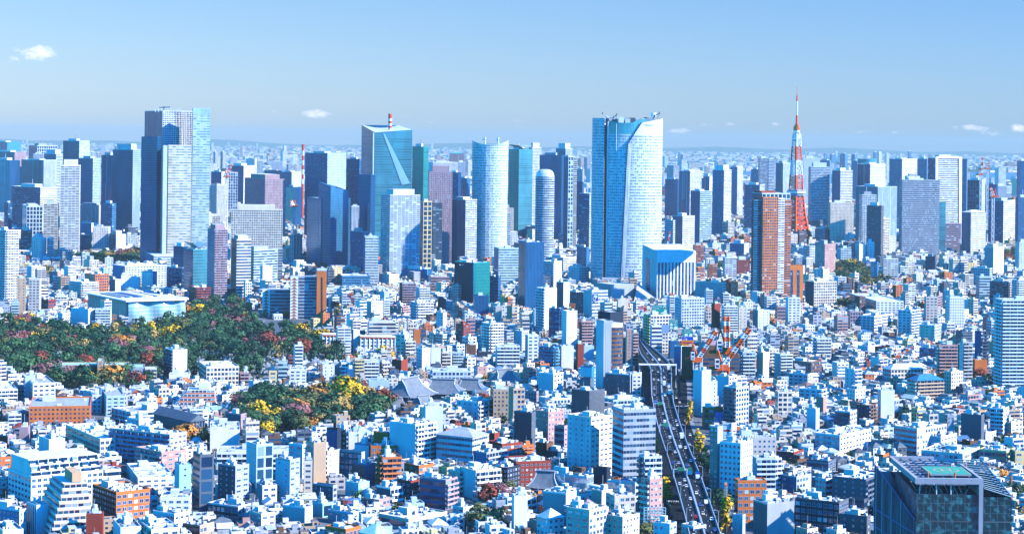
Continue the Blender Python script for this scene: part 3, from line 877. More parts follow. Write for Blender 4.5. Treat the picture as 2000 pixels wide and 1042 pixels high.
915 1030 1066 250 900 nw OO ob | orange brick plant tower
938 986 1136 440 955 bb OO ab | orange red block with rounded balconies
1040 1242 1408 182 916 nb LW ab | wide white block with zigzag stairs
1155 1272 1388 505 946 gG OO ab | orange block with mansard roof
1406 1690 1816 245 922 rr BW ab hG | blue shaded office with slate gable
1276 1480 1572 615 996 hb EM ab | dark navy block with mauve balconies
1588 1716 1912 545 975 nb LC ab | long cream block of black balconies
1500 1590 1700 550 968 sb HC ab | cream balcony wing beside the black balconies
1100 1205 1276 625 985 gb KR ab | dark red brick block with bay windows
696 800 884 640 975 nn LA ob | white building under aqua sheeting
752 850 936 495 948 xx DB ob | block behind translucent blue scaffolding
622 820 848 400 945 GG DG ob | grey office with small dark windows
955 1192 1492 920 1035 hh CC ab | cream terraced villa block
1790 1860 1900 252 900 nn RR ob | brick red tower cube
1812 1920 2080 335 918 gG RR ab | deep red brick apartments
1810 1960 2060 520 960 gg RK ab | shaded dark red block
1600 1800 1960 402 925 nb BG ab | low olive block with planters
1305 1320 1456 42 902 nn IW ob | blank white twin shaft building
1132 1168 1176 300 910 sw LW ab | white windowed block left of zigzag stairs
768 880 884 340 905 nn LB ob | plain pale blue block
0 50 162 660 985 nw LW ab | low white corner block
440 600 632 660 985 sG DG ab | dark concrete studio block
-60 40 150 880 1040 ww GC ab | tan block with green roofed terrace
210 380 440 830 1040 nn GL ob | blue grey shaft house
440 520 600 800 1010 nF IA ob | small glass fronted shop
820 960 1045 770 1000 gG DP ab | dark brick house with big window
940 1050 1142 680 990 nb DW ob | white framed narrow shop
540 700 815 1000 1075 wG OO ab | orange block at the bottom edge
800 930 1066 1000 1080 hG AI ob hA | teal roofed low hall
1535 1620 1705 860 1010 ww LW ab | small blue and white house block
1160 1250 1330 800 985 nG LI ob | tiny white roof pavilion
1840 1880 2000 840 1000 ww CY ab | yellow walled low house block
560 760 830 870 1025 ww GL ab | low grey rooftops cluster
@1000 782
778 866 1116 70 950 hr QG ot | light grey office tower with white emblem sign
428 612 782 128 935 sw BC ab | cream apartment block with blue side wing
328 406 430 195 892 hw MP ab | rosy block with corrugated walls
178 280 404 88 878 gg PP ab | pink block with arched slit windows
14 150 182 90 886 xx KD ob | black netted construction block
984 1028 1166 435 1000 bb DL ab | white and grey balcony tower
1000 1072 1170 612 1060 bg HP ab | slim pinkish tower near the expressway
255 582 636 590 970 dd LI ob | low glass hall with white roof
630 738 742 525 965 nn KK ob | black angular building below the twin office wings
-6 14 118 740 1048 nn WW ab | tapered white tower with dark cap
192 282 404 870 1070 gg LW ab hL | white block with slate slope
700 862 992 905 1080 gg CC ab | cream corner apartments at the bottom
-60 30 304 475 950 gg KR ab | long dark brick apartments
184 270 322 330 900 nn RN ab | dark wine red cube
1618 1782 1872 330 985 gg LW ab | white block of paired windows
1562 1600 1640 200 975 gn VI ob | dark green glass slab
1760 1770 2060 285 955 ng GH ab | grey tiled apartment block
1735 1762 1985 620 1030 hG OO ab | orange framed apartment block
1900 1905 2060 445 965 nb IL ab | pale blue building at the orange block
1880 1990 2200 800 1085 nn DG ob | sloping dark roofed building at bottom
620 700 784 700 1000 nn HC ob | low pale shed roof house
730 800 962 740 1015 wG CH ab | cream house with rose roof pavilion
480 560 700 800 1050 nn MM h hM | house with purple brown mansard roof
400 470 556 830 1030 ww BL ab | small blue gabled house
1740 1800 1820 890 1060 nn LI ob | pale slim block at the orange block foot
240 420 500 720 1020 nn GW ob | white stepped stair house
360 430 495 690 1000 nn WW ob | white wedge shaft house
740 960 985 640 985 dG LI ob | glass hall with planted yard
420 600 735 850 1085 wG HC ab | tan brick flats near lattice frame
1100 1230 1282 960 1090 gw LI ab | pale block under the lattice frame
270 420 530 400 905 nn KD ob | dark flat roofed annex
40 100 190 760 1010 bb LW ab | white balcony block with cluttered rooftop
'''
KIND = {'ot': 'office_tower', 'at': 'apartment_tower', 'ab': 'apartment_block', 'ob': 'office_block', 'h': 'house'}
BLD = {}
def rows():
    ox = oy = 0; out = []
    for ln in ROWS.strip().splitlines():
        if ln[0] == '@': ox, oy = map(int, ln[1:].split()); continue
        a, lab = ln.split(' | '); t = a.split()
        x0, xc, x1, yt = [float(k) for k in t[:4]]; yb = float(t[4])
        opt = t[8] if len(t) > 8 else ''
        out.append((ox+x0/4, ox+xc/4, ox+x1/4, oy+yt/4, yb, t[5], t[6], KIND[t[7]], lab.strip(), opt))
    return out
random.seed(11)
for (x0, xc, x1, yt, yb, sty, col, name, lab, opt) in sorted(rows(), key=lambda r: -r[4]):
    if opt.startswith('h') and len(opt) > 1: col = (col*2)[:2]+opt[1]
    assert len(col) < 4 and all(k in C_ for k in col) and all(k in STY for k in sty), lab
    BLD[lab] = building(x0, xc, x1, yt, yb, sty, col, name, lab, opt)
# ---------------------------------------------------------------- landmark buildings
def pbox(root, name, x0, xc, x1, yt, yb, sty='n', col='W', z0=0, th=None, roof=True, zt2=None, ratio=1.0, top=None):
    s = Site(x0, xc, x1, yb, ratio, th); z = zat(s.N, xc, yt); q = s.rect(); m = MB()
    cl, crr = C_[col[0]], C_[col[-1]]
    m.wall(q[0], q[1], z0, z, sty[-1], crr); m.wall(q[1], q[2], z0, z, sty[0], cl); m.wall(q[2], q[3], z0, z, sty[-1], crr); m.wall(q[3], q[0], z0, z, sty[0], cl)
    if z0 > 0: m.face([(*p, z0) for p in q[::-1]], MATS['wall'], cl)
    if roof: m.roofpan(q, z, top or C_['S'], crr, .9)
    m.build(name, root)
    if z0 == 0: occupy(q)
    HS.append((q, z)); return s, z
HS = []
def landmark(px, yb, label, cat, name, ext=None):
    p = G(px, yb); r = thing(name, (p.x, p.y, 0), label, cat)
    if ext: MARKS.append((*ext, label))
    return r
def onface(s, px, py, off=.15, face='r'):
    """point of a measured picture position on the right (or left) face of a footprint, standing proud by off metres"""
    X, Y = ray(px, py); ct, st = math.cos(s.t), math.sin(s.t)
    n = (st, -ct) if face == 'r' else (-ct, -st)
    d = ((s.N.x+n[0]*off)*n[0]+(s.N.y+n[1]*off)*n[1])/(X*n[0]+n[1])
    return Vector((X*d, d, HC-Y*d))
def quadface(root, name, s, pts, col, off=.3, face='r', mat='wall', uv=None, thick=.3):
    m = MB(); P = [onface(s, x, y, off, face) for x, y in pts]; Q = [onface(s, x, y, off-thick, face) for x, y in pts]
    m.face(P, MATS[mat], col, uv)
    for i in range(len(P)):
        j = (i+1) % len(P); m.face([P[j], P[i], Q[i], Q[j]], MATS['wall'], col)
    return m.build(name, root)
def disc(m, c, r, ax, ay, col, n=10, hole=0):
    c, ax, ay = Vector(c), Vector(ax), Vector(ay)
    ring = [c+ax*math.cos(t)*r+ay*math.sin(t)*r for t in [2*math.pi*i/n for i in range(n)]]
    if not hole: m.face(ring, MATS['paint'], col); return
    inn = [c+(p-c)*hole for p in ring]
    for i in range(n): j = (i+1) % n; m.face([ring[i], ring[j], inn[j], inn[i]], MATS['paint'], col)

# --- tall twin-shaft tower at the left
r = landmark(330, 524, 'tallest tower left of centre with striped glass slabs stepping at two heights', 'office tower', 'office_tower', (340, 365, 135, 310))
s, z = pbox(r, 'core', 279, 314, 372, 217, 518, 'fG', 'EL'); m = MB()
for k in range(10):
    p = s.P(s.L2*(.45+k*.055), -.5); m.tube((*p, z-86), (*p, z+.5), .4, C_['P'] if k % 2 else C_['C'])
m.build('pilasters', r)
s, z = pbox(r, 'dark_slab', 273, 304, 312, 268, 524, 'dd', 'EE')
s, z = pbox(r, 'lower_slab', 323, 326, 371, 284, 526, 'ee', 'CC', th=12)
s, z = pbox(r, 'glass_slab', 370, 373.5, 407, 224, 522, 'de', 'EI', th=12)
pbox(r, 'glass_crown', 370, 373.5, 407, 212, 522, 'vv', 'EI', z0=z+.2, th=12)
pbox(r, 'side_shaft', 313, 316, 324, 285, 527, 'nn', 'LL', th=12)
pbox(r, 'podium', 262, 300, 420, 500, 532, 'rr', 'BL')
s2 = Site(279, 314, 372, 518); m = MB(); a = Vector((*s2.P(6, 10), zat(s2.N, 314, 217)))
m.tube(a, a+Vector((0, 0, 8)), 1.2, C_['E']); m.tube(a+Vector((-8, 0, 6)), a+Vector((10, 0, 7)), .7, C_['E']); m.build('roof_crane', r)
m = MB(); q = Site(279, 300, 372, 518); zz = zat(q.N, 300, 212)
for k in range(9): p = q.P(k*5, 2); m.tube((*p, zz-6), (*p, zz), .4, C_['L'])
m.tube((*q.P(0, 2), zz), (*q.P(40, 2), zz), .4, C_['L']); m.build('roof_screen', r)

# --- tower with a concave roof and a folded glass facade
r = landmark(750, 522, 'blue glass tower with dipping roof and diagonal facade fold', 'office tower', 'office_tower', (752, 400, 100, 300))
s = Site(703, 729, 802, 522); q = s.rect(); occupy(q); z1 = zat(s.N, 729, 259); z0_ = z1+9; m = MB()
zr = zat(Vector((*q[1], 0)), 802, 254)
HS.append((q, z1))
m.wall(q[0], q[1], 0, z1, 'k', (.055, .27, .35), zt=zr); m.wall(q[1], q[2], 0, zr, 'd', C_['E'], zt=zr+8); m.wall(q[2], q[3], 0, zr+8, 'd', C_['E'], zt=z0_+4); m.wall(q[3], q[0], 0, z0_+4, 'd', C_['E'], zt=z1)
m.build('facade', r)
m = MB(); n = 12; za = [z0_+4, zr+8, z1, zr]
def roofp(i, j):
    u, v = i/n, j/n; p = s.P(s.L2*u, s.L1*v); zb = (1-v)*((1-u)*z1+u*zr)+v*((1-u)*(z0_+4)+u*(zr+8))
    return (*p, zb+.4-5*math.sin(math.pi*u)*v)
m.cells(roofp, n, n, MATS['metal'], C_['W']); m.build('roof', r)
quadface(r, 'fold', s, [(748, 260), (752, 262), (801, 358), (785, 361)], (.22, .42, .60), .8, mat='metal')
quadface(r, 'corner_rib', s, [(728.5, 259), (731, 259), (729, 480), (726.5, 480)], C_['I'], .9, mat='metal')
a = s.P(s.L2*.55, s.L1*.4)
for k in range(8):
    m = MB(); m.cyl(a, 3.2, z1+k*4, z1+(k+1)*4, (.7, .10, .05) if k % 2 == 0 or k == 7 else C_['W'], n=8); m.build('chimney_band', r)
pbox(r, 'lower_wing', 698, 722, 731, 342, 527, 'dd', 'EE')

# --- the giant white tower
r = landmark(1224, 572, 'giant white tower with curved ribbon-window shells and cluttered roof', 'office tower', 'office_tower', (1224, 400, 146, 340))
CM = G(1222.5, 560); rx, ry = 52.5, 40.0
occupy([(CM.x+rx*math.cos(a), CM.y+ry*math.sin(a)) for a in [i*math.pi/8 for i in range(16)]], 5)
HS.append(([(CM.x-rx, CM.y), (CM.x+rx, CM.y), (CM.x, CM.y-ry)], 232))
def mz(py): return HC-(py-272-2.8)*(CM.y-ry*.7)/FOC
def curved(root, name, a0, a1, zs, sty, col, off=0.0, seg=14, ztop=None, thick=0):
    m = MB(); mat, bay, st = STY[sty] if sty in STY else (MATS[sty], 3, 4)
    nz_ = len(zs)-1
    A = lambda i, j: (a0(zs[j])+(a1(zs[j])-a0(zs[j]))*i/seg)
    def fn(i, j):
        a = A(i, j); z = zs[j]
        if ztop and j == nz_: z = ztop(a)
        return (CM.x+(rx+off)*math.sin(a), CM.y-(ry+off)*math.cos(a), z)
    arc = (a1(0)-a0(0))*46
    uvf = lambda i, j: (round(arc/bay)*(A(i, j)-a0(0))/(a1(0)-a0(0)), fn(i, j)[2]/st)
    m.cells(fn, seg, nz_, mat, col, uvf)
    if thick:
        for e in (0, seg):
            for j in range(nz_):
                p, q_ = Vector(fn(e, j)), Vector(fn(e, j+1)); c1 = Vector((CM.x, CM.y, 0))
                f = 1-thick/rx; pi_ = Vector((c1.x+(p.x-c1.x)*f, c1.y+(p.y-c1.y)*f, p.z)); qi = Vector((c1.x+(q_.x-c1.x)*f, c1.y+(q_.y-c1.y)*f, q_.z))
                m.face([p, q_, qi, pi_], MATS['wall'], C_['L'])
    return m.build(name, root)
D = R
ZS = [0, 60, 120, 180, mz(282)]
curved(r, 'side_wing', lambda z: D(-100), lambda z: D(-43), ZS+[mz(231)], 'm', C_['L'], 0, 8, lambda a: mz(231))
curved(r, 'dark_seam', lambda z: D(-44), lambda z: D(-37), ZS+[mz(232)], 'd', C_['E'], -3.5, 2)
curved(r, 'glass_drum', lambda z: D(-38), lambda z: D(28), [0, 60, 120, 180, mz(282), mz(262)], 'm', (.62, .72, .78), -.8, 14)
curved(r, 'glass_crown', lambda z: D(-38), lambda z: D(30), [mz(262), mz(240)], 'v', C_['U'], -.9, 14, lambda a: mz(236+4*math.sin(max(0, math.pi*(a+D(38))/D(60)))-3*(a > D(8))))
al = lambda z: D(-11+9*z/215) if z < mz(281) else D(-2+22*(z-mz(281))/(mz(238)-mz(281)))
curved(r, 'curved_shell', al, lambda z: D(66), [0, 50, 100, 150, 190, mz(281), mz(270), mz(264)], 'm', (.60, .66, .72), 1.8, 18, None, 4)
curved(r, 'blank_crown', al, lambda z: D(66), [mz(264), mz(252), mz(238)], 'n', (.66, .70, .75), 1.8, 18, lambda a: mz(239-9*max(0, (a-D(20)))/D(46)), 4)
curved(r, 'white_spine', lambda z: al(z), lambda z: al(z)+D(6), [0, 50, 100, 150, 190, mz(281)], 's', C_['W'], 2.6, 3, None, 2)
curved(r, 'shell_edge', lambda z: al(z)-D(1.6), lambda z: al(z), [0, 50, 100, 150, 190, mz(281), mz(260), mz(239)], 'd', C_['E'], 1.0, 1)
curved(r, 'corner_strip', lambda z: D(66), lambda z: D(100), ZS+[mz(232)], 'c', C_['I'], -1, 6)
curved(r, 'rear_wall', lambda z: D(100), lambda z: D(260), [0, 100, mz(233)], 'r', C_['W'], 0, 20)
curved(r, 'edge_fin', lambda z: D(-36.5), lambda z: D(-35.5), [0, 100, mz(238)], 'n', C_['W'], .6, 1, None, 2)
curved(r, 'slim_mullion', lambda z: D(-21.5), lambda z: D(-20.8), [0, 100, mz(242)], 'n', C_['W'], .3, 1, None, 1)
for k, (px_, py_) in enumerate(((1257, 244), (1262, 244), (1267, 244), (1272, 244), (1282, 244), (1282, 248.5))):
    m = MB(); a = math.asin((px_-1224.5)/72.5*.97); c = (CM.x+(rx+2.2)*math.sin(a), CM.y-(ry+2.2)*math.cos(a), mz(py_))
    disc(m, c, 1.5, (math.cos(a), math.sin(a), 0), (0, 0, 1), C_['E'], 12, .7); m.build('ring_sign', r)
m = MB(); N_ = 24; m.face([(CM.x+(rx-3)*math.cos(2*math.pi*i/N_), CM.y+(ry-3)*math.sin(2*math.pi*i/N_), mz(240)) for i in range(N_)], MATS['roofing'], C_['S']); m.build('roof', r)
m = MB(); m.cyl((CM.x, CM.y), 20, mz(236), mz(234.5), C_['G'], n=20); m.build('helipad', r)
random.seed(3)
for k in range(34):
    m = MB(); a = random.uniform(-1.2, 1.2); f = random.uniform(.3, .92); c = (CM.x+rx*f*math.sin(a), CM.y-ry*f*math.cos(a)*.9); w = random.uniform(1.5, 5)
    m.prism([(c[0]-w, c[1]-w), (c[0]+w, c[1]-w), (c[0]+w, c[1]+w), (c[0]-w, c[1]+w)], mz(240), mz(random.uniform(228, 235)), 'n', random.choice((C_['G'], C_['L'], C_['W'], C_['D']))); m.build('plant_unit', r)
def gondola(px, base, dx):
    m = MB(); X = (px-1224)/1.385+CM.x; y = CM.y-25
    a, b_, c = Vector((X, y, mz(base))), Vector((X+dx*.3, y, mz(base-8))), Vector((X+dx*.8, y-3, mz(base-11)))
    m.tube(a, b_, .8, C_['E']); m.tube(b_, c, .6, C_['E']); m.tube(c, c+Vector((0, 0, 2.5)), .8, C_['D']); m.tube(a+Vector((12*(-1 if dx > 0 else 1), 0, 0)), b_, .35, C_['W']); m.tube(a+Vector((6, 0, 0)), c, .35, C_['G'])
    m.build('roof_crane', r)
gondola(1180, 234, -9); gondola(1272, 232, 12); gondola(1190, 236, 8)
m = MB(); X = (1274-1224)/1.385+CM.x; m.cyl((X, CM.y-20), 4, mz(226), mz(219), C_['W'], n=10); m.build('radome', r)
m = MB(); m.prism([(CM.x-38, CM.y-ry-26), (CM.x-4, CM.y-ry-26), (CM.x-4, CM.y-ry+8), (CM.x-38, CM.y-ry+8)], 0, 16, 'n', C_['G']); m.build('podium', r)

# --- round towers
def oval_tower(x0, x1, yt, yb, label, sty, col, crown=None, taper=0.0, dome=False, cat='office tower', ry_=.75, base=0):
    r = landmark((x0+x1)/2, yb, label, cat, cat.replace(' ', '_'), ((x0+x1)/2, (yt+yb)/2, x1-x0, yb-yt)); c = G((x0+x1)/2, yb); w = (x1-x0)/2*c.y/FOC; cy0 = c.y+w*ry_
    z = HC-(ray((x0+x1)/2, yt)[1])*c.y; n = 28; occupy([(c.x+w*math.cos(i*.5), cy0+w*ry_*math.sin(i*.5)) for i in range(12)], 3); HS.append(([(c.x-w, cy0), (c.x+w, cy0), (c.x, c.y)], z))
    m = MB(); mat, bay, st = STY[sty]; nb = round(2*math.pi*w/bay); K = 8
    rad = lambda v: 1-taper*(v**2)
    def fn(i, j): a = 2*math.pi*i/n; k = rad(j/K); return (c.x+w*k*math.cos(a), cy0+w*ry_*k*math.sin(a), z*j/K)
    m.cells(fn, n, K, mat, col, lambda i, j: (nb*i/n, z*j/K/st)); m.build('facade', r)
    m = MB(); m.face([(*fn(i, K)[:2], z+.1) for i in range(n)], MATS['roofing'], C_['S']); m.build('roof', r)
    kk = rad(1)
    if dome:
        for lv, (f0, f1, h0, h1) in enumerate(((1, .9, 0, 6), (.9, .72, 6, 10), (.72, .4, 10, 12))):
            m = MB()
            for i in range(n):
                a, b_ = 2*math.pi*i/n, 2*math.pi*(i+1)/n; p = lambda a, f, h: (c.x+w*kk*f*math.cos(a), cy0+w*ry_*kk*f*math.sin(a), z+h)
                m.face([p(a, f0, h0), p(b_, f0, h0), p(b_, f1, h1), p(a, f1, h1)], MATS['metal'], C_['S'])
            if lv == 2: m.face([p(2*math.pi*i/n, .4, 12) for i in range(n)], MATS['metal'], C_['S'])
            m.build('dome_tier', r)
    if crown:
        m = MB()
        for i in range(n):
            a = 2*math.pi*i/n; up = 5+4*math.cos(2*a); b_ = 2*math.pi*(i+1)/n; up2 = 5+4*math.cos(2*b_)
            p = lambda a, h: (c.x+w*kk*1.02*math.cos(a), cy0+w*ry_*kk*1.02*math.sin(a), z+h)
            m.face([p(a, 0), p(b_, 0), p(b_, up2), p(a, up)], MATS['vertical_glass'], crown, [(0, 0), (2, 0), (2, 1), (0, 1)])
        m.build('crown_screen', r)
        for sx_ in (-.3, .45):
            m = MB(); m.tube((c.x+w*sx_, cy0, z), (c.x+w*sx_, cy0, z+14), 1.6, C_['L']); m.tube((c.x+w*sx_-5, cy0, z+10), (c.x+w*sx_+3, cy0, z+10), 1.2, C_['L']); m.build('roof_crane', r)
    return r, c, w, z
oval_tower(919.5, 989, 284, 520, 'oval pale tower with banded windows and ragged crown', 'm', (.62, .74, .76), C_['I'], -.02)
oval_tower(1044, 1081, 345, 530, 'small rounded tower with stacked rings and domed top', 'h', C_['L'], dome=True, ry_=.8, cat='apartment tower')
oval_tower(1676, 1713, 310, 452, 'oval glass crown tower behind the navy and white one', 'c', C_['U'], None)

# --- blue glass prism
r = landmark(645, 524, 'translucent blue glass prism with open slanted roof', 'office tower', 'office_tower', (640, 450, 85, 140))
pbox(r, 'lower_glass', 598, 626, 683, 388, 524, 'cc', 'BB'); s, z = pbox(r, 'upper_glass', 620, 644, 679, 376, 526, 'cc', 'BB', roof=False)
m = MB(); q = s.rect(); zs = [z+6, z-1, z+5, z+13]
for i in range(4):
    j = (i+1) % 4; m.face([(*q[i], z), (*q[j], z), (*q[j], zs[j]+4), (*q[i], zs[i]+4)], MATS['curtain_glass'], C_['B'], [(0, 0), (8, 0), (8, 1), (0, 1)])
m.build('roof_screen', r); m = MB(); m.face([(*p, z+1) for p in q], MATS['roofing'], C_['K']); m.build('roof', r)

# --- striped chimney
r = landmark(590, 440, 'tall red and white striped chimney', 'chimney', 'chimney', (590, 325, 8, 80)); c = G(590, 440)
for k in range(9):
    y_ = 368-k*9.2; m = MB(); zA, zB = zat(c, 590, y_), zat(c, 590, y_-9.2); m.cyl((c.x, c.y), 2.9, zA if k else 0, zB, C_['W'] if k % 2 else (.7, .07, .04), n=10); m.build('band', r)
m = MB(); m.cyl((c.x, c.y), 3.8, zB, zB+4, (.7, .07, .04), n=8); m.build('cap', r)

# --- lattice tower
r = landmark(1559, 478, 'red and white lattice broadcasting tower with two observation decks', 'lattice tower', 'lattice_tower', (1559, 325, 60, 310)); TC = G(1556, 478); TC = Vector((TC.x, TC.y+20, 0))
RED, WHT = (.85, .11, .03), (.78, .80, .82)
mp_ = TC.y/FOC
tz = lambda py: (478-py)*mp_*1.0
prof = [(478, 36), (462, 29), (445, 23), (425, 19), (400, 15.5), (378, 13.5), (345, 11.5), (314, 9.8), (285, 8.2), (262, 7)]
def hw(py):
    for (a, wa), (b_, wb) in zip(prof, prof[1:]):
        if b_ <= py <= a: return (wb+(wa-wb)*(py-b_)/(a-b_))*mp_
    return prof[-1][1]*mp_
th_ = R(38)
def tp(k, py, f=1.0):
    a = th_+math.pi/2*k+math.pi/4; h = hw(py)*1.0*f; return Vector((TC.x+h*math.cos(a)*1.02, TC.y+h*math.sin(a)*1.02, tz(py)))
levels = [478, 466, 455, 445, 435, 425, 416, 407, 398, 389, 382, 372, 362, 353, 343, 335, 326, 318, 314, 305, 296, 287, 279, 270, 262]
for i, (a, b_) in enumerate(zip(levels, levels[1:])):
    if 372 <= b_ < 382: continue
    col = RED if (a > 345 or 314 >= a > 287) else WHT
    if a <= 345 and a > 314: col = WHT
    m = MB(); big = 2.3 if a > 430 else 1.6 if a > 380 else 1.1
    for k in range(4):
        p0, p1, q0, q1 = tp(k, a), tp(k, b_), tp(k+1, a), tp(k+1, b_)
        m.tube(p0, p1, big*1.25, col); 
        if i or 1: m.tube(p1, q1, big*.6, col)
        if a > 470: m.tube(p0, (p1+q1)/2, big*.6, col); m.tube(q0, (p1+q1)/2, big*.6, col)
        else: m.tube(p0, q1, big*.5, col); m.tube(q0, p1, big*.5, col)
        if a > 400:
            e0, e1 = tp(k, a, .86), tp(k, b_, .86); m.tube(e0, e1, big*.7, col); m.tube(e0, p1, big*.4, col)
    if a <= 470: m.tube((TC.x, TC.y, tz(a)), (TC.x, TC.y, tz(b_)), 3.2, col if a < 440 else (.62, .2, .12), n=6)
    m.build('lattice_bay', r)
for (ya, yb_, w, col, nm) in ((382, 378, 17, C_['L'], 'observation_deck'), (378, 374, 18.5, C_['W'], 'observation_deck'), (374, 371.5, 17, C_['L'], 'observation_deck'),
        (277, 274, 7.2, C_['G'], 'upper_deck'), (271, 263, 6.5, WHT, 'equipment_drum'), (260, 255.5, 6.3, WHT, 'upper_deck'), (255.5, 248, 6.5, (.72, .16, .03), 'upper_deck'), (248, 244, 4.5, RED, 'upper_deck')):
    m = MB(); m.cyl((TC.x, TC.y), w*mp_, tz(ya), tz(yb_), col, n=16 if w < 10 else 8, sty='h' if nm == 'observation_deck' and col is C_['L'] else None); m.build(nm, r)
for (ya, yb_, w0, w1, col) in ((263, 260, 3.5, 3.5, WHT), (244, 226, 2.6, 2.2, RED), (226, 199, 1.9, 1.5, WHT), (199, 188, 1.6, 1.6, RED), (188, 170, .6, .35, RED)):
    m = MB(); m.tube((TC.x, TC.y, tz(ya)), (TC.x, TC.y, tz(yb_)), w0*mp_, col, n=6, r2=w1*mp_); m.build('antenna_mast', r)
random.seed(5)
for k in range(16):
    py_ = random.uniform(262, 350); a = random.uniform(0, 6.28); w = hw(py_)*.9; m = MB()
    m.cyl((TC.x+w*math.cos(a), TC.y+w*math.sin(a)), 1.6, tz(py_), tz(py_)+3, WHT, n=6); m.build('dish_aerial', r)
occupy([(TC.x-36, TC.y-36), (TC.x+36, TC.y-36), (TC.x+36, TC.y+36), (TC.x-36, TC.y+36)], 2)

# --- orange apartment towers
r = landmark(1505, 600, 'orange red apartment tower with white glazed centre strip', 'apartment tower', 'apartment_tower', (1505, 490, 78, 215))
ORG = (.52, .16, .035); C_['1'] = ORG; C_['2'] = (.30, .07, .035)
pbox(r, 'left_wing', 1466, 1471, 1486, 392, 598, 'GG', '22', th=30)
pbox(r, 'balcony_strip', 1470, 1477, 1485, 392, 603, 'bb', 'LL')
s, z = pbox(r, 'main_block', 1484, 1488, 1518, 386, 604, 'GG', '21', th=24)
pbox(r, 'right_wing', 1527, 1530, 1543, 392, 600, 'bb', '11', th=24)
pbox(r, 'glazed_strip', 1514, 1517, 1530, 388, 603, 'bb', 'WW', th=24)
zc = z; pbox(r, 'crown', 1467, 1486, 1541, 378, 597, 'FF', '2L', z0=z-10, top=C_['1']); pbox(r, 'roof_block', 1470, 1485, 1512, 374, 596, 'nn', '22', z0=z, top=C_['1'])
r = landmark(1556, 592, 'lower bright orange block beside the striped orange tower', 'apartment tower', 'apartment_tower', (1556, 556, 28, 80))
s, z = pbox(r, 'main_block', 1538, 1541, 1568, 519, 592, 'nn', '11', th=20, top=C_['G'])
for a, b_ in ((1544, 1549), (1557, 1562)): quadface(r, 'window_strip', s, [(a, 586), (b_, 586), (b_, 527), (a, 527)], C_['E'], .3, mat='framed_glazing', uv=[(0, 0), (2, 0), (2, 12), (0, 12)])

# --- white hotel slab
r = landmark(1300, 590, 'white hotel slab with tall vertical window slots', 'hotel', 'hotel', (1306, 540, 100, 90))
s = Site(1253.5, 1282.5, 1358, 588); q = s.rect(); occupy(q); z = zat(s.N, 1282, 491); zl = z+7; HS.append((q, z)); m = MB()
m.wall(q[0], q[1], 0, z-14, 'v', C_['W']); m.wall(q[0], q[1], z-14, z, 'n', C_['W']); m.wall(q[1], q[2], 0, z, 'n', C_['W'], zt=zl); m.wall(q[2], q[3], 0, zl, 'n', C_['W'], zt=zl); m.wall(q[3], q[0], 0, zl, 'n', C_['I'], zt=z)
m.build('wall', r)
for k in range(11):
    u0, u1 = s.L2*(.03+k*.088), s.L2*(.03+k*.088+.042); m = MB(); P0, P1 = s.P(u0, -.25), s.P(u1, -.25); m.wall(P0, P1, 4, z-15, 'F', C_['E']); m.build('window_column', r)
quadface(r, 'side_slot', s, [(1261, 575), (1269, 580), (1269, 506), (1261, 503)], C_['E'], .3, 'l', 'ribbon_windows', [(0, 0), (3, 0), (3, 16), (0, 16)])
m = MB(); m.face([(*q[0], z+.2), (*q[1], z+.2), (*q[2], zl+.2), (*q[3], zl+.2)], MATS['roofing'], C_['S']); m.build('roof', r)
r = landmark(1190, 592, 'grey faceted cinema hall with pyramid roof', 'cinema', 'cinema_hall', (1230, 570, 120, 30))
s, z = pbox(r, 'hall', 1166, 1193, 1238, 556, 592, 'nn', 'GG'); pbox(r, 'rear_hall', 1200, 1236, 1262, 566, 588, 'nn', 'GG')
m = MB(); a, b_, c, d = G(1236, 600), G(1292, 592), G(1270, 578), G(1238, 580); ap = Vector(((a.x+c.x)/2-6, (a.y+c.y)/2, 26))
for p, q_ in ((a, b_), (b_, c), (c, d), (d, a)): m.face([p, q_, ap], MATS['roofing'], (.42, .40, .38))
m.build('pyramid_roof', r); occupy([a[:2], b_[:2], c[:2], d[:2]])

# --- museum with a rippling glass front
r = landmark(250, 632, 'museum with rippling pale glass front and white sawtooth roof', 'museum', 'museum', (255, 605, 200, 60))
s = Site(160, 247, 336, 634, th=33); q = s.rect(); occupy(q, 6); z = zat(s.N, 247, 588); m = MB()
m.wall(q[0], q[1], 0, z-.5, 'n', C_['G']); m.wall(q[1], q[2], 0, z, 'n', C_['L']); m.wall(q[2], q[3], 0, z, 'n', C_['G']); m.wall(q[3], q[0], 0, z, 's', C_['H']); m.build('wall', r); HS.append((q, z))
m = MB(); n = 60; ln = s.L2*1.42
def wave(i, j):
    u = i/n; v = j/6; a = u*ln; bl = 5+3.5*math.sin(u*15.0)*(.4+.6*math.sin(math.pi*min(1, v*.9)))
    back = max(0, (u-.80)/.2)**2*26
    p = s.P(a, -bl*(.5+.5*math.sin(math.pi*(.15+.7*v)))+back); return (p[0], p[1], v*(z-1))
glass_m, tg, bgl = newmat('museum_glass')
uvn = nd(tg, 'ShaderNodeUVMap'); sp = nd(tg, 'ShaderNodeSeparateXYZ'); tg.links.new(uvn.outputs[0], sp.inputs[0])
mk = vmath(tg, 'LESS_THAN', vmath(tg, 'FRACT', sp.outputs[0]), .72); mk2 = vmath(tg, 'LESS_THAN', vmath(tg, 'FRACT', sp.outputs[1]), .88)
tg.links.new(mixc(tg, vmath(tg, 'MULTIPLY', mk, mk2), (.62, .72, .75), (.10, .34, .40)), bgl.inputs[0]); bgl.inputs['Roughness'].default_value = .18
m.cells(wave, n, 6, glass_m, (.3, .5, .55), lambda i, j: (i*1.0, j*1.0)); m.build('glass_front', r)
m = MB(); pts = [s.P(-4, -8), s.P(ln*.7, -11), s.P(ln*.93, -6), s.P(ln*1.0, 10), s.P(ln*.96, 26), s.P(s.L2*.9, s.L1+3), s.P(-4, s.L1+4)]
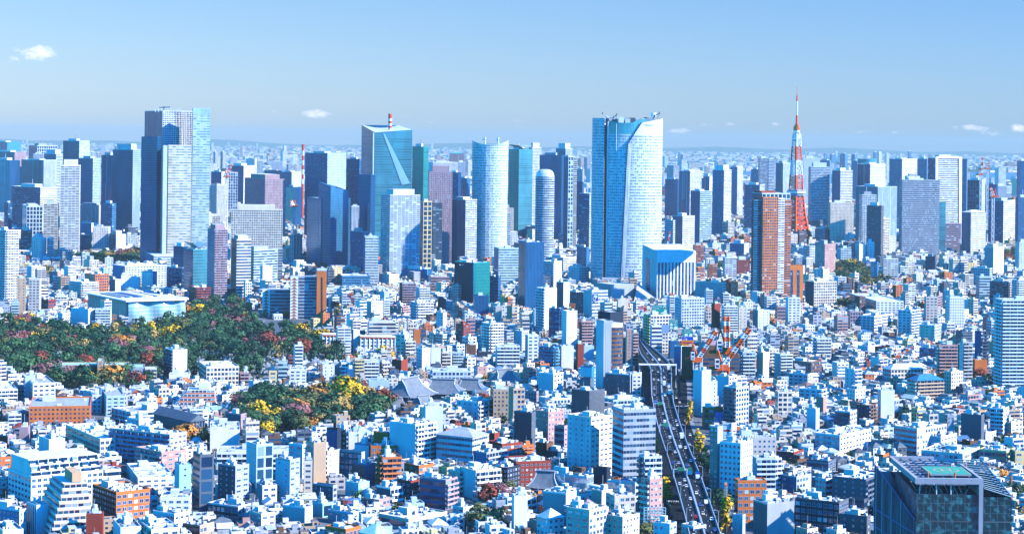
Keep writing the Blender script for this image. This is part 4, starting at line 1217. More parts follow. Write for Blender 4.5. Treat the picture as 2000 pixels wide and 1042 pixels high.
m.prism(pts, z, z+1.4, 'n', C_['W'], C_['S'], 'roofing', True); m.build('roof', r)
for k in range(9):
    m = MB(); u = (.1+.09*k)*s.L2; m.prism([s.P(u, s.L1*.25), s.P(u+4, s.L1*.25), s.P(u+4, s.L1*.8), s.P(u, s.L1*.8)], z+1.4, z+2.6, 'n', random.choice((C_['W'], C_['G'], C_['E']))); m.build('skylight', r)

# --- long council slabs with brick stair strips
def slabs(root, name, x0, xc, x1, yt, yb, n):
    s, z = pbox(root, name, x0, xc, x1, yt, yb, 'nh', 'GG', ratio=.3)
    st = Site(x0, xc, xc+11, yb, .3); BR = (.40, .12, .06)
    for k in range(n):
        zz = z*(k+.5)/n; m = MB(); P = lambda u, h, o=.45: (*s.P(u, -o), zz+h)
        w = 9.0; m.face([P(0, -2, .3), P(w, -2, .3), P(w, 2.4, .3), P(0, 2.4, .3)], MATS['wall'], C_['W']); m.face([P(w*.12, -1.4), P(w*.88, -1.4), P(w*.5, 1.6)], MATS['wall'], BR); m.build('stair_landing', root)
    return s, z
r = landmark(560, 622, 'long grey council slabs with brick stair strips and orange end wall', 'apartment block', 'apartment_block', (572, 580, 130, 90))
slabs(r, 'low_slab', 510, 512, 567, 566, 619, 9); slabs(r, 'tall_slab', 564, 566.5, 620, 541, 623, 14)
s, z = pbox(r, 'end_wall', 616, 618, 637, 530, 624, 'nn', 'OO'); quadface(r, 'dark_stripe', s, [(627.5, 616), (630, 616), (630, 541), (627.5, 541)], C_['K'], .3); pbox(r, 'end_cap', 616, 618, 637, 526.5, 624, 'nn', 'LL', z0=z)

# --- black office lettering, pillar
rt, s, z = BLD['black office block with small white lettering']
quadface(rt, 'pale_pillar', s, [(924, 590), (926.5, 590), (926.5, 516), (924, 516)], C_['L'], .6, 'l') if s.L1 > 5 else None
# --- winged roofs
for lab, dx in (('green glass tower crowned with a winged roof', 0), ('aqua glass tower with raised wing roof', 0)):
    rt, s, z = BLD[lab]; m = MB(); w, d = s.L2, s.L1
    for a in (0, 1):
        p = [(*s.P(w*a, -1), z+7), (*s.P(w*a, d+1), z+9), (*s.P(w*.5, d*.8), z+1), (*s.P(w*.5, d*.2), z+.5)]
        m.face(p, MATS['metal'], C_['S']); m.face([(x, y, h+.6) for x, y, h in p[::-1]], MATS['metal'], C_['S'])
    m.build('wing_roof', rt)
rt, s, z = BLD['louvred office tower in a white frame']
for pts, nm in (([(1827.5, 483), (1832, 483), (1832, 306), (1827.5, 306)], 'frame_post'), ([(1873, 483), (1878, 483), (1878, 306), (1873, 306)], 'frame_post'), ([(1832, 309.5), (1873, 309.5), (1873, 305), (1832, 305)], 'frame_beam')):
    quadface(rt, nm, s, pts, C_['W'], 1.6, thick=1.5)

# --- grey tower with a curved glass corner
r = landmark(1194, 768, 'grey stone tower with curved dark glass corner', 'office tower', 'office_tower', (1194, 690, 60, 140))
s, z = pbox(r, 'stone_wing', 1163, 1178, 1196, 628, 768, 'nn', 'LG', th=20); pbox(r, 'roof_glass', 1166, 1190, 1216, 611, 762, 'nn', 'KK')
c0 = Vector((*s.P(s.L2, s.L1*.55), 0)); m = MB(); n = 10; rad = 27*c0.y/FOC; zc = zat(c0, 1205, 637)
def arc(i, j): a = R(-100)+R(120)*i/n; return (c0.x+rad*math.cos(a), c0.y+rad*.8*math.sin(a), [0, zc][j])
m.cells(arc, n, 1, MATS['ribbon_windows'], C_['N'], lambda i, j: (i*2, j*round(zc/3.8))); m.build('glass_corner', r)
m = MB(); m.prism([arc(i, 0)[:2] for i in range(n+1)]+[(c0.x, c0.y+rad)], zc, zc+3, 'n', C_['W'], C_['S'], 'roofing', True); m.build('rooftop_ring', r)
for k in range(4): quadface(r, 'stone_joint', s, [(1178.5+k*4.5, 765), (1178.8+k*4.5, 765), (1178.8+k*4.5, 630), (1178.5+k*4.5, 630)], C_['G'], .12, thick=.1)

# --- dark hall with a barrel roof behind the cranes
r = landmark(1408, 748, 'dark louvred hall with low arched roof behind the cranes', 'hall', 'arched_hall', (1408, 710, 76, 70))
s = Site(1370, 1373, 1444, 748, th=5); q = s.rect(0, s.L2, 0, 40); occupy(q); z = zat(s.N, 1373, 697); HS.append((q, z+8)); m = MB()
m.wall(q[0], q[1], 0, z, 'h', C_['N']); m.wall(q[1], q[2], 0, z, 'h', C_['N']); m.wall(q[2], q[3], 0, z, 'h', C_['N']); m.wall(q[3], q[0], 0, z, 'n', C_['D']); m.build('wall', r)
m = MB(); n = 10; hgt = zat(s.N, 1408, 674)-z
ar = lambda i: (s.L2*i/n, z+hgt*min(1, 1.9*math.sin(math.pi*i/n)))
m.face([(*s.P(ar(i)[0], 0), ar(i)[1]) for i in range(n+1)], MATS['wall'], C_['N'])
m.cells(lambda i, j: (*s.P(ar(i)[0], 40*j), ar(i)[1]), n, 1, MATS['roofing'], C_['M']); m.build('arched_roof', r)

# --- colonnaded white blocks, brick ranges with aqua roofs
r = landmark(700, 690, 'long white ribbed blocks with maroon roof edge', 'school', 'school', (700, 672, 145, 35))
for a in ((626, 630, 686, 654, 680), (700, 704, 772, 658, 692)):
    s, z = pbox(r, 'wing', *a, 'nG', 'WW', th=14); quadface(r, 'roof_edge', s, [(a[1], a[3]+2), (a[2], a[3]+3.5), (a[2], a[3]+.5), (a[1], a[3]-1)], C_['2'], .8, thick=.7)
    n = 8
    for k in range(n+1):
        m = MB(); u = s.L2*k/n; p = s.P(min(u, s.L2-.6), -.5); m.tube((*p, 0), (*p, z-1), .45, C_['W']); m.build('pilaster', r)
pbox(r, 'stair_tower', 686, 690, 702, 645, 690, 'nn', 'LW')
r = landmark(170, 745, 'long peach terrace building with aqua roofs in the trees', 'apartment block', 'apartment_block', (170, 728, 220, 35))
for x0, xc, x1, yt, yb, sty, col, nm in ((90, 94, 122, 716, 738, 'gg', 'LL', 'end_pavilion'), (116, 120, 190, 714, 742, 'nb', 'TT', 'balcony_wing'), (186, 190, 200, 706, 744, 'gs', 'GT', 'stair_tower'),
        (199, 203, 250, 714, 742, 'nb', 'TT', 'balcony_wing'), (248, 252, 282, 718, 748, 'sn', 'GG', 'grey_pavilion'), (281, 283, 306, 720, 748, 'bb', 'RC', 'red_banded_end')):
    s, z = pbox(r, nm, x0, xc, x1, yt, yb, sty, col, th=10, top=C_['A'])

# --- temple halls
def temple(px, py, w, d, h, rot, label, curve=3.0):
    r = landmark(px, py, label, 'temple', 'temple_hall', (px, py-12, w*2.4, h*2)); c = G(px, py); ct, st = math.cos(R(rot)), math.sin(R(rot))
    P = lambda a, b_: (c.x+a*ct-b_*st, c.y+a*st+b_*ct); occupy([P(-w/2, -d/2), P(w/2, -d/2), P(w/2, d/2), P(-w/2, d/2)], 3); hb = h*.3
    m = MB(); m.prism([P(-w*.4, -d*.36), P(w*.4, -d*.36), P(w*.4, d*.36), P(-w*.4, d*.36)], 0, hb+1, 'B', (.5, .45, .4)); m.build('wall', r)
    m = MB(); n = 8; col = (.16, .19, .22)
    def roof(i, j, sgn):
        v = j/n; u = -1+2*i/n; zz = hb+(h-hb)*(v**1.5); half = w/2*(1-.42*min(1, v*1.3)); lift = 1.2*(abs(u)**3)*(1-v)
        return (*P(u*half, sgn*d/2*(1-v)), zz+lift)
    for sg in (-1, 1):
        m.cells(lambda i, j: roof(i, j, sg), n, n, MATS['roofing'], col)
    for e in (0, n):
        m.face([roof(e, j, -1) for j in range(n+1)]+[roof(e, j, 1) for j in range(n-1, -1, -1)], MATS['roofing'], col)
    m.build('tiled_roof', r)
    m = MB(); m.tube(Vector(roof(0, n, 1))+Vector((0, 0, .5)), Vector(roof(n, n, 1))+Vector((0, 0, .5)), .8, (.3, .33, .37)); m.build('ridge', r)
    for e in (0, n):
        m = MB()
        for sg in (-1, 1):
            for j in range(n): m.tube(roof(e, j, sg), roof(e, j+1, sg), .35, (.62, .63, .64))
        m.build('gable_trim', r)
temple(800, 786, 40, 30, 20, 58, 'great temple hall with sweeping grey tiled roof')
temple(865, 776, 34, 26, 15, -8, 'second temple hall with long low grey roof')
temple(918, 768, 26, 18, 12, -12, 'small temple roof beside the brown tower')
temple(826, 800, 20, 20, 11, 45, 'square temple pavilion before the great hall')
temple(1065, 962, 20, 16, 13, -15, 'grey gabled temple at the street corner')
temple(770, 800, 22, 12, 9, 12, 'low temple gatehouse with white walls')
temple(985, 755, 26, 20, 15, 30, 'temple roof peak right of the brown tower')

# --- school gymnasium
r = landmark(365, 850, 'school gymnasium with wide dark gabled roof', 'gymnasium', 'gymnasium', (365, 822, 75, 45)); s = Site(300, 372, 400, 852, th=40); q = s.rect(); occupy(q); z = zat(s.N, 372, 823); m = MB()
for i in range(4): m.wall(q[i], q[(i+1) % 4], 0, z, 'f' if i == 0 else 'n', C_['D'])
m.build('wall', r); HS.append((q, z+3)); m = MB(); A, B = (*s.P(s.L2/2, -1), z+5), (*s.P(s.L2/2, s.L1+1), z+5); e = [(*s.P(-1, -1), z), (*s.P(s.L2+1, -1), z), (*s.P(s.L2+1, s.L1+1), z), (*s.P(-1, s.L1+1), z)]
for f in ([e[0], A, B, e[3]], [e[1], e[2], B, A], [e[0], e[1], A], [e[2], e[3], B]): m.face(f, MATS['roofing'], (.12, .15, .19))
m.build('gabled_roof', r)

# --- terraced white block: sloping top floors
rt, s, z = BLD['huge white apartment block with sloping terraces']
for j in range(3):
    m = MB(); zz = z-1+j*3.2; ins = 2.2*(j+1); q = s.rect(1, s.L2-1, ins, s.L1-2); m.prism(q, zz, zz+3.2, 'bn', C_['W'], C_['S']); m.build('setback_storey', rt)
    m = MB(); 
    for k in range(9):
        u = 1+(s.L2-2.5)*k/8; m.face([(*s.P(u, ins-2.2), zz), (*s.P(u, ins+.2), zz), (*s.P(u, ins+.2), zz+3.2)], MATS['wall'], C_['W']); m.face([(*s.P(u+.4, ins-2.2), zz), (*s.P(u+.4, ins+.2), zz+3.2), (*s.P(u+.4, ins+.2), zz)], MATS['wall'], C_['W'])
    m.build('buttress', rt)
# --- ziggurats
def ziggurat(x0, xc, x1, yt, yb, n, label, col, base, band):
    r = landmark((x0+x1)/2, yb, label, 'apartment block', 'apartment_block', ((x0+x1)/2, (yt+yb)/2, x1-x0, yb-yt)); s = Site(x0, xc, x1, yb); q = s.rect(); occupy(q); z = zat(s.N, xc, yt); st = z/n
    HS.append((s.rect(s.L2*.4, s.L2, s.L1*.2, s.L1), z))
    for k in range(n):
        f = k/n; a = max(0, f-base)/(1-base) if f > base else 0
        q = s.rect(s.L2*.0+a*s.L2*.42, s.L2-a*s.L2*.05, a*s.L1*.25, s.L1*(1-.1*a)); m = MB(); m.prism(q, k*st, (k+1)*st-.3, 'BB', col, C_['S']); m.build('storey', r)
        m = MB(); q = s.rect(a*s.L2*.42-1.2, s.L2-a*s.L2*.05+.2, a*s.L1*.25-1.2, s.L1*(1-.1*a)); m.prism(q, k*st-.3, k*st+.9, 'n', band, C_['S']); m.build('terrace', r)
    m = MB(); m.prism(s.rect(s.L2*.6, s.L2*.85, s.L1*.3, s.L1*.7), z, z+5, 'n', col); m.build('stair_house', r)
ziggurat(70, 105, 181, 952, 1056, 9, 'orange and white ziggurat apartment block', (.60, .38, .22), .2, (.74, .72, .70))
ziggurat(331, 336, 421, 762, 800, 5, 'white stepped block with orange red awnings', (.80, .80, .80), 0.0, (.62, .17, .06))
# --- bottom right: glass headquarters with a portal frame and helipad
r = thing('glass_headquarters', (215, 960, 0), 'glass office block with concrete portal frame and rooftop helipad', 'office block'); MARKS.append((1855, 970, 250, 150, r['label']))
xa, xb, xe, ya, yb2 = 197.5, 229.8, 244.0, 953.0, 1019.0
occupy([(180, 940), (248, 940), (248, 1030), (180, 1030)], 3)
def vq(mb, p, q_, z0, z1, sty, col, zt=None): mb.wall(p, q_, z0, z1, sty, col, zt)
CONC = (.33, .34, .38)
tealg, tt, bt = newmat('teal_glazing'); uvn = nd(tt, 'ShaderNodeUVMap'); sp = nd(tt, 'ShaderNodeSeparateXYZ'); tt.links.new(uvn.outputs[0], sp.inputs[0])
noi = nd(tt, 'ShaderNodeTexNoise'); noi.inputs['Scale'].default_value = 1.1; noi.inputs['Detail'].default_value = 9; noi.inputs['Distortion'].default_value = .1; tt.links.new(uvn.outputs[0], noi.inputs[0])
rp2 = nd(tt, 'ShaderNodeValToRGB'); k2 = rp2.color_ramp.elements; k2[0].position = .50; k2[0].color = (.003, .025, .035, 1); k2[1].position = .75; k2[1].color = (.05, .27, .29, 1); tt.links.new(noi.outputs[0], rp2.inputs[0])
mu = vmath(tt, 'MAXIMUM', vmath(tt, 'LESS_THAN', vmath(tt, 'FRACT', sp.outputs[0]), .06), vmath(tt, 'LESS_THAN', vmath(tt, 'FRACT', sp.outputs[1]), .05))
tt.links.new(mixc(tt, mu, rp2.outputs[0], (.05, .12, .15)), bt.inputs[0]); bt.inputs['Roughness'].default_value = .08; bt.inputs['Specular IOR Level'].default_value = .7
m = MB(); m.face([(xa, ya, 0), (xe, ya, 0), (xe, ya, 33), (xa, ya, 33)], tealg, (1, 1, 1), [(0, 0), (13, 0), (13, 8), (0, 8)]); m.face([(xa, ya, 33), (xe, ya, 33), (xe, yb2, 33), (xa, yb2, 33)], MATS['roofing'], C_['D']); vq(m, (xe, ya), (xe, yb2), 0, 33, 'F', (.02, .07, .09)); vq(m, (xe, yb2), (xa-4, yb2), 0, 46, 'd', C_['E']); m.build('lower_body', r)
m = MB(); m.face([(xa+.5, ya+.5, 33.2), (xb-2, ya+.5, 33.2), (xb-2, ya+.5, 46), (xa+.5, ya+.5, 46)], tealg, (1, 1, 1), [(0, 0), (9, 0), (9, 3), (0, 3)]); m.build('front_glazing', r)
m = MB(); m.face([(xb+.6, ya+1, 33.2), (xe-.3, ya+1, 33.2), (xe-.3, ya+1, 45), (xb+.6, ya+1, 45)], tealg, (1, 1, 1), [(0, 0), (4, 0), (4, 3), (0, 3)]); m.build('wing_glazing', r)
m = MB(); m.face([(xe, ya+1, 33), (xe, yb2, 33), (xe, yb2, 53), (xe, ya+1, 45)], tealg, (1, 1, 1), [(0, 0), (12, 0), (12, 5), (0, 3)]); m.build('side_glazing', r)
for a in range(14):
    m = MB(); y_ = ya+1+a*4.8; zz = 45+8*(y_-ya)/(yb2-ya); m.tube((xb+.8, y_, zz+4*(1-a/14)), (xe, y_, zz), .28, (.2, .3, .34)); m.build('wing_strut', r)
m = MB(); m.tube((xe, ya+1, 45.2), (xe, yb2, 53.2), .5, (.16, .3, .36)); m.tube((xe-3, ya+1, 46.2), (xe-3, yb2, 53.2), .4, (.16, .3, .36)); m.build('wing_rail', r)
m = MB(); m.prism([(xb-2, ya-.6), (xb, ya-.6), (xb, ya+20), (xb-2, ya+20)], 0, 51.3, 'n', CONC); m.build('portal_column', r)
m = MB(); m.prism([(xa-.6, ya-.6), (xb, ya-.6), (xb, ya+1.2), (xa-.6, ya+1.2)], 51.3, 54, 'n', CONC, CONC, 'wall', True); m.build('portal_beam', r)
m = MB(); m.prism([(xa-.6, ya+1.2), (xa+1, ya+1.2), (xa+1, yb2), (xa-.6, yb2)], 51.3, 54, 'n', CONC, CONC, 'wall', True); m.build('portal_beam', r)
m = MB(); m.prism([(xb-1.4, ya+1.2), (xb, ya+1.2), (xb, yb2-22), (xb-1.4, yb2-22)], 51.3, 54, 'n', CONC, CONC, 'wall', True); m.build('portal_beam', r)
m = MB(); m.prism([(xa+1, yb2-1.5), (xb-10, yb2-1.5), (xb-10, yb2), (xa+1, yb2)], 51.3, 54, 'n', CONC, CONC, 'wall', True); m.build('portal_beam', r)
for a in range(9):
    m = MB(); y_ = ya+7*a+6; x2 = xb-1.5 if y_ < yb2-24 else xb-9; m.tube((xa+.9, y_, 52.6), (x2, y_, 52.6), .35, (.30, .33, .38)); m.build('roof_beam', r)
for a in range(4):
    m = MB(); x_ = xa+5+a*5; m.tube((x_, ya+1, 53), (x_, yb2-1, 53), .3, (.36, .38, .42)); m.build('roof_beam', r)
m = MB(); m.face([(xa+1, ya+2, 50.2), (xb-2, ya+2, 50.2), (xb-2, yb2-2, 50.2), (xa+1, yb2-2, 50.2)], MATS['roofing'], (.09, .11, .15)); m.build('roof_deck', r)
m = MB(); hx0, hx1, hy0, hy1 = xa+9, xb-3, ya+11, ya+33; m.prism([(hx0, hy0), (hx1, hy0), (hx1, hy1), (hx0, hy1)], 53.4, 54.3, 'n', (.3, .34, .36), (.04, .30, .15), 'paint', True); hp = m.build('helipad', r)
m = MB(); ce = ((hx0+hx1)/2, (hy0+hy1)/2, 54.36); OR = (.75, .38, .2)
disc(m, ce, 1, (6.2, 0, 0), (0, 6.2, 0), OR, 24, .93)
for (x0, x1, y0, y1) in ((-2.3, -1.7, -3, 3), (1.7, 2.3, -3, 3), (-1.7, 1.7, -.3, .3)): m.face([(ce[0]+x0, ce[1]+y0, 54.37), (ce[0]+x1, ce[1]+y0, 54.37), (ce[0]+x1, ce[1]+y1, 54.37), (ce[0]+x0, ce[1]+y1, 54.37)], MATS['paint'], OR)
for (x0, x1, y0, y1) in ((hx0+.5, hx0+.8, hy0, hy1), (hx1-.8, hx1-.5, hy0, hy1)): m.face([(x0, y0, 54.36), (x1, y0, 54.36), (x1, y1, 54.36), (x0, y1, 54.36)], MATS['paint'], OR)
o = m.build('landing_marking', r)
for p in ((xa-1, yb2-4), (xb, yb2-30), (hx0-1, hy0), (xe, ya+2), (hx0+12, hy0-1)):
    m = MB(); m.tube((*p, 52), (*p, 55.2), .4, (.75, .2, .06), n=6); m.build('warning_light', r)
m = MB(); vq(m, (xa+2, ya+16), (xb-3, ya+16), 46, 51, 'n', (.02, .02, .03)); m.face([(xa+.5, ya+.6, 46.02), (xb-2, ya+.6, 46.02), (xb-2, yb2, 46.02), (xa+.5, yb2, 46.02)], MATS['roofing'], (.05, .06, .08)); m.build('plant_deck', r)
random.seed(9)
for a in range(22):
    m = MB(); x_ = xa+2+random.random()*26; m.tube((x_, ya+2+random.random()*10, 46), (x_+random.uniform(-5, 5), ya+3+random.random()*10, 51.5), .16, random.choice((C_['L'], C_['G'], C_['U']))); m.build('pipework', r)
for x_ in (xa+10, xa+17): m = MB(); m.tube((x_, ya+1, 46), (x_, ya+1, 51.5), .3, C_['L']); m.build('roof_post', r)
def lwall(x0, y0, x1, y1, z0, z1, zt, nm, uvx):
    m = MB(); m.face([(x1, y1, z0), (x0, y0, z0), (x0, y0, z1), (x1, y1, zt)], leftg, (.4, .5, .55), [(0, 0), (uvx, 0), (uvx, z1/9), (0, zt/9)]); m.build(nm, r)
leftg, tt, bt = newmat('finned_dark_glass'); uvn = nd(tt, 'ShaderNodeUVMap'); sp = nd(tt, 'ShaderNodeSeparateXYZ'); tt.links.new(uvn.outputs[0], sp.inputs[0])
noi = nd(tt, 'ShaderNodeTexNoise'); noi.inputs['Scale'].default_value = .5; noi.inputs['Detail'].default_value = 7; noi.inputs['Distortion'].default_value = .8; tt.links.new(uvn.outputs[0], noi.inputs[0])
rp2 = nd(tt, 'ShaderNodeValToRGB'); k2 = rp2.color_ramp.elements; k2[0].position = .52; k2[0].color = (.003, .018, .035, 1); k2[1].position = .8; k2[1].color = (.06, .26, .34, 1); tt.links.new(noi.outputs[0], rp2.inputs[0])
mu = vmath(tt, 'LESS_THAN', vmath(tt, 'FRACT', sp.outputs[0]), .2); mb_ = vmath(tt, 'LESS_THAN', vmath(tt, 'FRACT', sp.outputs[1]), .07)
tt.links.new(mixc(tt, mb_, mixc(tt, mu, rp2.outputs[0], (.05, .13, .17)), (.02, .09, .22)), bt.inputs[0]); bt.inputs['Roughness'].default_value = .5; bt.inputs['Specular IOR Level'].default_value = .08
lwall(xa-.3, ya+.5, xa-8, yb2, 0, 34, 50, 'side_facade', 46)
lwall(xa+.3, ya+.6, xa-1.5, ya+44, 34.2, 46, 50, 'upper_side_facade', 20)
for k in range(26):
    m = MB(); f = (k+.5)/26; x_, y_ = xa-.3-7.7*f, ya+.5+(yb2-ya-.5)*f; zt_ = 34+16*f; m.prism([(x_-.45, y_), (x_, y_-.12), (x_, y_+.12), (x_-.4, y_+.2)], 0, zt_, 'n', random.choice(((.10, .2, .26), (.3, .45, .52), (.05, .12, .18)))); m.build('facade_fin', r)
for z_ in (9, 18, 27, 34):
    m = MB(); m.tube((xa-.5, ya+.4, z_), (xa-8.2, yb2, z_*1.0 if z_ < 34 else 50), .3, (.03, .12, .3)); m.build('floor_edge', r)
m = MB(); m.face([(xa-8, yb2, 46), (xa, ya, 33.3), (xa+2, ya, 33.3), (xa, yb2, 46)], MATS['metal'], C_['K']); m.build('gutter', r)

# --- apartment block with grey-green slab roofs etc: lettering and emblem panels
def signboard(px0, px1, py0, py1, depth, label, panel, parts=(), posts=True, name='billboard', tilt=0.0, cat='billboard', host=None):
    """flat advertising board at its real distance; parts = (kind, x0,y0,x1,y1 as fractions, colour[, text])"""
    X0, Y0_ = ray(px0, py0); X1, Y1 = ray(px1, py1); Xm = (X0+X1)/2; zt, zb = HC-Y0_*depth, HC-Y1*depth; w = (X1-X0)*depth
    r = thing(name, (Xm*depth, depth, 0 if not host else zb-2), label, cat); MARKS.append(((px0+px1)/2, (py0+py1)/2, px1-px0, py1-py0, label))
    ct, st = math.cos(tilt), math.sin(tilt); cx_ = Xm*depth
    P = lambda u, v, o=0: Vector((cx_+(u-.5)*w*ct+o*st, depth+(u-.5)*w*st-o*ct, zt+(zb-zt)*v))
    m = MB(); m.face([P(0, 1), P(1, 1), P(1, 0), P(0, 0)], MATS['paint'], panel); b_ = [P(0, 1, -.6), P(1, 1, -.6), P(1, 0, -.6), P(0, 0, -.6)]; f = [P(0, 1), P(1, 1), P(1, 0), P(0, 0)]
    m.face(b_[::-1], MATS['metal'], C_['G'])
    for i in range(4): j = (i+1) % 4; m.face([f[j], f[i], b_[i], b_[j]], MATS['metal'], C_['G'])
    m.build('panel', r)
    if posts:
        for u in (.15, .5, .85): m = MB(); m.tube(P(u, 1, -.5)-Vector((0, 0, 7)), P(u, .1, -.8), .3, C_['G']); m.build('post', r)
    for pt in parts:
        kd, x0, y0, x1, y1, col = pt[:6]
        if kd == 'box':
            m = MB(); m.face([P(x0, y1, .08), P(x1, y1, .08), P(x1, y0, .08), P(x0, y0, .08)], MATS['paint'], col); m.build('picture_patch', r)
        elif kd == 'disc':
            m = MB(); disc(m, P((x0+x1)/2, (y0+y1)/2, .12), 1, Vector((ct, st, 0))*(x1-x0)*w/2, (0, 0, (y1-y0)*abs(zt-zb)/2), col, 14); m.build('picture_patch', r)
        elif kd == 'poly':
            m = MB(); m.face([P(a, b2, .1) for a, b2 in pt[6]], MATS['paint'], col); m.build('picture_patch', r)
        elif kd == 'text':
            cu = bpy.data.curves.new('lettering', 'FONT'); cu.body = pt[6]; H = (y1-y0)*abs(zt-zb); cu.size = H/max(1, pt[6].count('\n')+1)*1.15; cu.extrude = .03; cu.offset = .012*cu.size; cu.align_x = 'LEFT'
            o = bpy.data.objects.new('lettering', cu); COL.objects.link(o); o.parent = r
            mt, t_, b2 = newmat('lettering_'+str(len(MATS))); b2.inputs[0].default_value = (*col, 1); cu.materials.append(mt)
            me_ = bpy.data.meshes.new_from_object(o); bpy.data.objects.remove(o); o = bpy.data.objects.new('lettering', me_); COL.objects.link(o); o.parent = r
            xs_ = [v.co.x for v in me_.vertices] or [0, 1]; wd = max(max(xs_)-min(xs_), .1); tw = (x1-x0)*w; o.scale = (tw/wd, 1, 1)
            lines = pt[6].count('\n'); p = P(x0, y0, .14); p.z -= cu.size*.78; ro = r['_o']
            o.location = (p.x-ro[0], p.y-ro[1], p.z-ro[2]); o.rotation_euler = (math.pi/2, 0, tilt)
    return r
GR = (.0, .30, .25); WH = (.85, .86, .87)
nurse = (('text', .05, .05, .66, .36, WH, 'ホートアフロの\nデビタイム'), ('box', .06, .46, .28, .8, WH), ('disc', .1, .6, .5, .95, (.15, .3, .5)), ('disc', .75, .05, .92, .3, WH), ('disc', .78, .14, .9, .4, (.62, .42, .38)), ('poly', 0, 0, 0, 0, WH, [(.66, .99), (.97, .99), (.97, .45), (.85, .38), (.76, .62), (.58, .72), (.58, .78), (.76, .78)]))
dd_ = lambda lab: BLD[lab][1]
def dep(lab, o=4): s_ = BLD[lab][1]; return s_.P(s_.L2/2, s_.L1/2)[1]+o
signboard(1272.5, 1303, 595.5, 617, dep('cream block under a green billboard', -2), 'large green billboard with white uniformed figure on cream block', GR, nurse)
signboard(1307, 1324, 623, 643.5, 1975, 'tall green billboard with small pictures in a grid', GR, (('text', .1, .04, .92, .3, WH, 'ナビタイム\nルート案内'), ('disc', .1, .38, .4, .65, WH), ('disc', .55, .38, .8, .62, WH), ('disc', .6, .42, .75, .58, (.6, .4, .36)), ('box', .1, .74, .4, .92, WH), ('poly', 0, 0, 0, 0, WH, [(.5, .98), (.97, .98), (.97, .72), (.7, .66), (.5, .85)])))
signboard(1333.5, 1353, 642, 657, 1905, 'green billboard above the orange one', GR, (('text', .15, .05, .95, .5, WH, 'ホートアフロの\nデビタイム'), ('box', .2, .62, .5, .95, WH), ('poly', 0, 0, 0, 0, WH, [(.6, .98), (.95, .98), (.9, .6), (.72, .6)])), False)
signboard(1331.8, 1354, 657.3, 663.8, 1900, 'blue billboard strip atop the orange one', (.0, .07, .55), (('poly', 0, 0, 0, 0, (.8, .2, .03), [(.12, .85), (.2, .85), (.32, .1), (.24, .1)]), ('disc', .33, .5, .46, .9, WH), ('poly', 0, 0, 0, 0, (.01, .01, .08), [(.55, .6), (.75, .2), (.7, .6)])), False)
signboard(1331.8, 1354, 664, 675, 1900, 'orange billboard with magenta capitals', (.85, .22, .0), (('text', .1, .25, .88, .62, (.6, .0, .15), 'PROMISE'), ('box', .6, .68, .85, .85, WH)), False)
signboard(1246, 1260, 599, 617, 2200, 'small white and red sign left of the green billboard', WH, (('box', 0, 0, 1, .26, (.8, .02, .02)), ('box', .78, .26, 1, .55, (.8, .02, .02)), ('text', .06, .03, .75, .24, WH, 'カーベル'), ('disc', .25, .35, .65, .6, (.05, .12, .2)), ('disc', .15, .6, .45, .85, (.1, .25, .35))))
signboard(1111, 1123.5, 592, 602.5, dep('blank white office with brown billboard', -4), 'brown framed billboard on the blank white office', (.55, .2, .1), (('box', .06, .07, .94, .93, (.45, .14, .06)), ('box', .12, .35, .86, .45, WH), ('box', .12, .12, .8, .2, (.7, .5, .45)), ('disc', .1, .6, .3, .85, WH), ('box', .4, .66, .85, .82, (.7, .66, .7))))
signboard(1157, 1168, 574, 588, dep('pale block carrying a dark billboard', -14), 'blue billboard with a white rounded shape', (.0, .06, .5), (('disc', .2, .08, .9, .6, WH), ('disc', .1, .45, .6, .95, WH), ('disc', .18, .55, .5, .82, (.75, .55, .5)), ('poly', 0, 0, 0, 0, (.7, .0, .15), [(.65, .85), (.95, .85), (.8, .68)])), False)
signboard(1397, 1423, 804, 826, 1480, 'bright blue billboard with pale katakana', (.0, .13, .62), tuple(('box', .06, .06+.09*k, .94, .1+.09*k, (.1, .35, .72)) for k in range(4))+(('text', .04, .46, .92, .86, (.45, .75, .85), 'エフピコ'),), tilt=-.1)
r = signboard(1412, 1428, 824.5, 851, 1375, 'pale blue billboard face with a dark red car', (.5, .6, .7), (('text', .15, .1, .95, .2, (.1, .2, .4), 'SUPER CAR'), ('poly', 0, 0, 0, 0, (.3, .0, .02), [(.05, .62), (.95, .70), (.97, .6), (.8, .54), (.55, .48), (.35, .52), (.08, .56)]), ('text', .3, .86, .7, .93, (.3, .4, .6), 'motors')), tilt=.0)
signboard(1428.2, 1439, 824.5, 851, 1375, 'white billboard face with slanted dark wordmark', WH, (('text', .12, .55, .92, .68, (.08, .06, .2), 'CAMPS'),), tilt=.5)
signboard(1353.5, 1372.5, 697, 722, 1735, 'plain white advertisement wall behind the red crane', (.74, .75, .78), (('text', .1, .42, .85, .56, (.4, .42, .6), 'TOKYO\nHOTEL'),), False)
signboard(1415, 1420.5, 941, 948, 1130, 'small orange sign on a white pole', (.8, .17, .02), (('box', .1, .35, .9, .52, WH),), True)
signboard(1449, 1471, 949, 968, 1105, 'black and white billboard with a large seventeen', (.01, .01, .02), (('box', .02, .02, .98, .45, (.72, .72, .74)), ('poly', 0, 0, 0, 0, (.8, .6, .0), [(.02, .1), (.24, .1), (.02, .42)]), ('box', .8, .5, .95, .85, (.8, .6, .0)), ('text', .25, .5, .6, .88, WH, '17'), ('text', .62, .66, .78, .86, WH, '%')), False)
signboard(756, 765.5, 517, 526.5, 3150, 'small square red sign with two white bars', (.85, .0, .0), (('box', .1, .2, .68, .38, WH), ('box', .74, .25, .92, .38, WH), ('box', .1, .63, .92, .76, WH)), False)
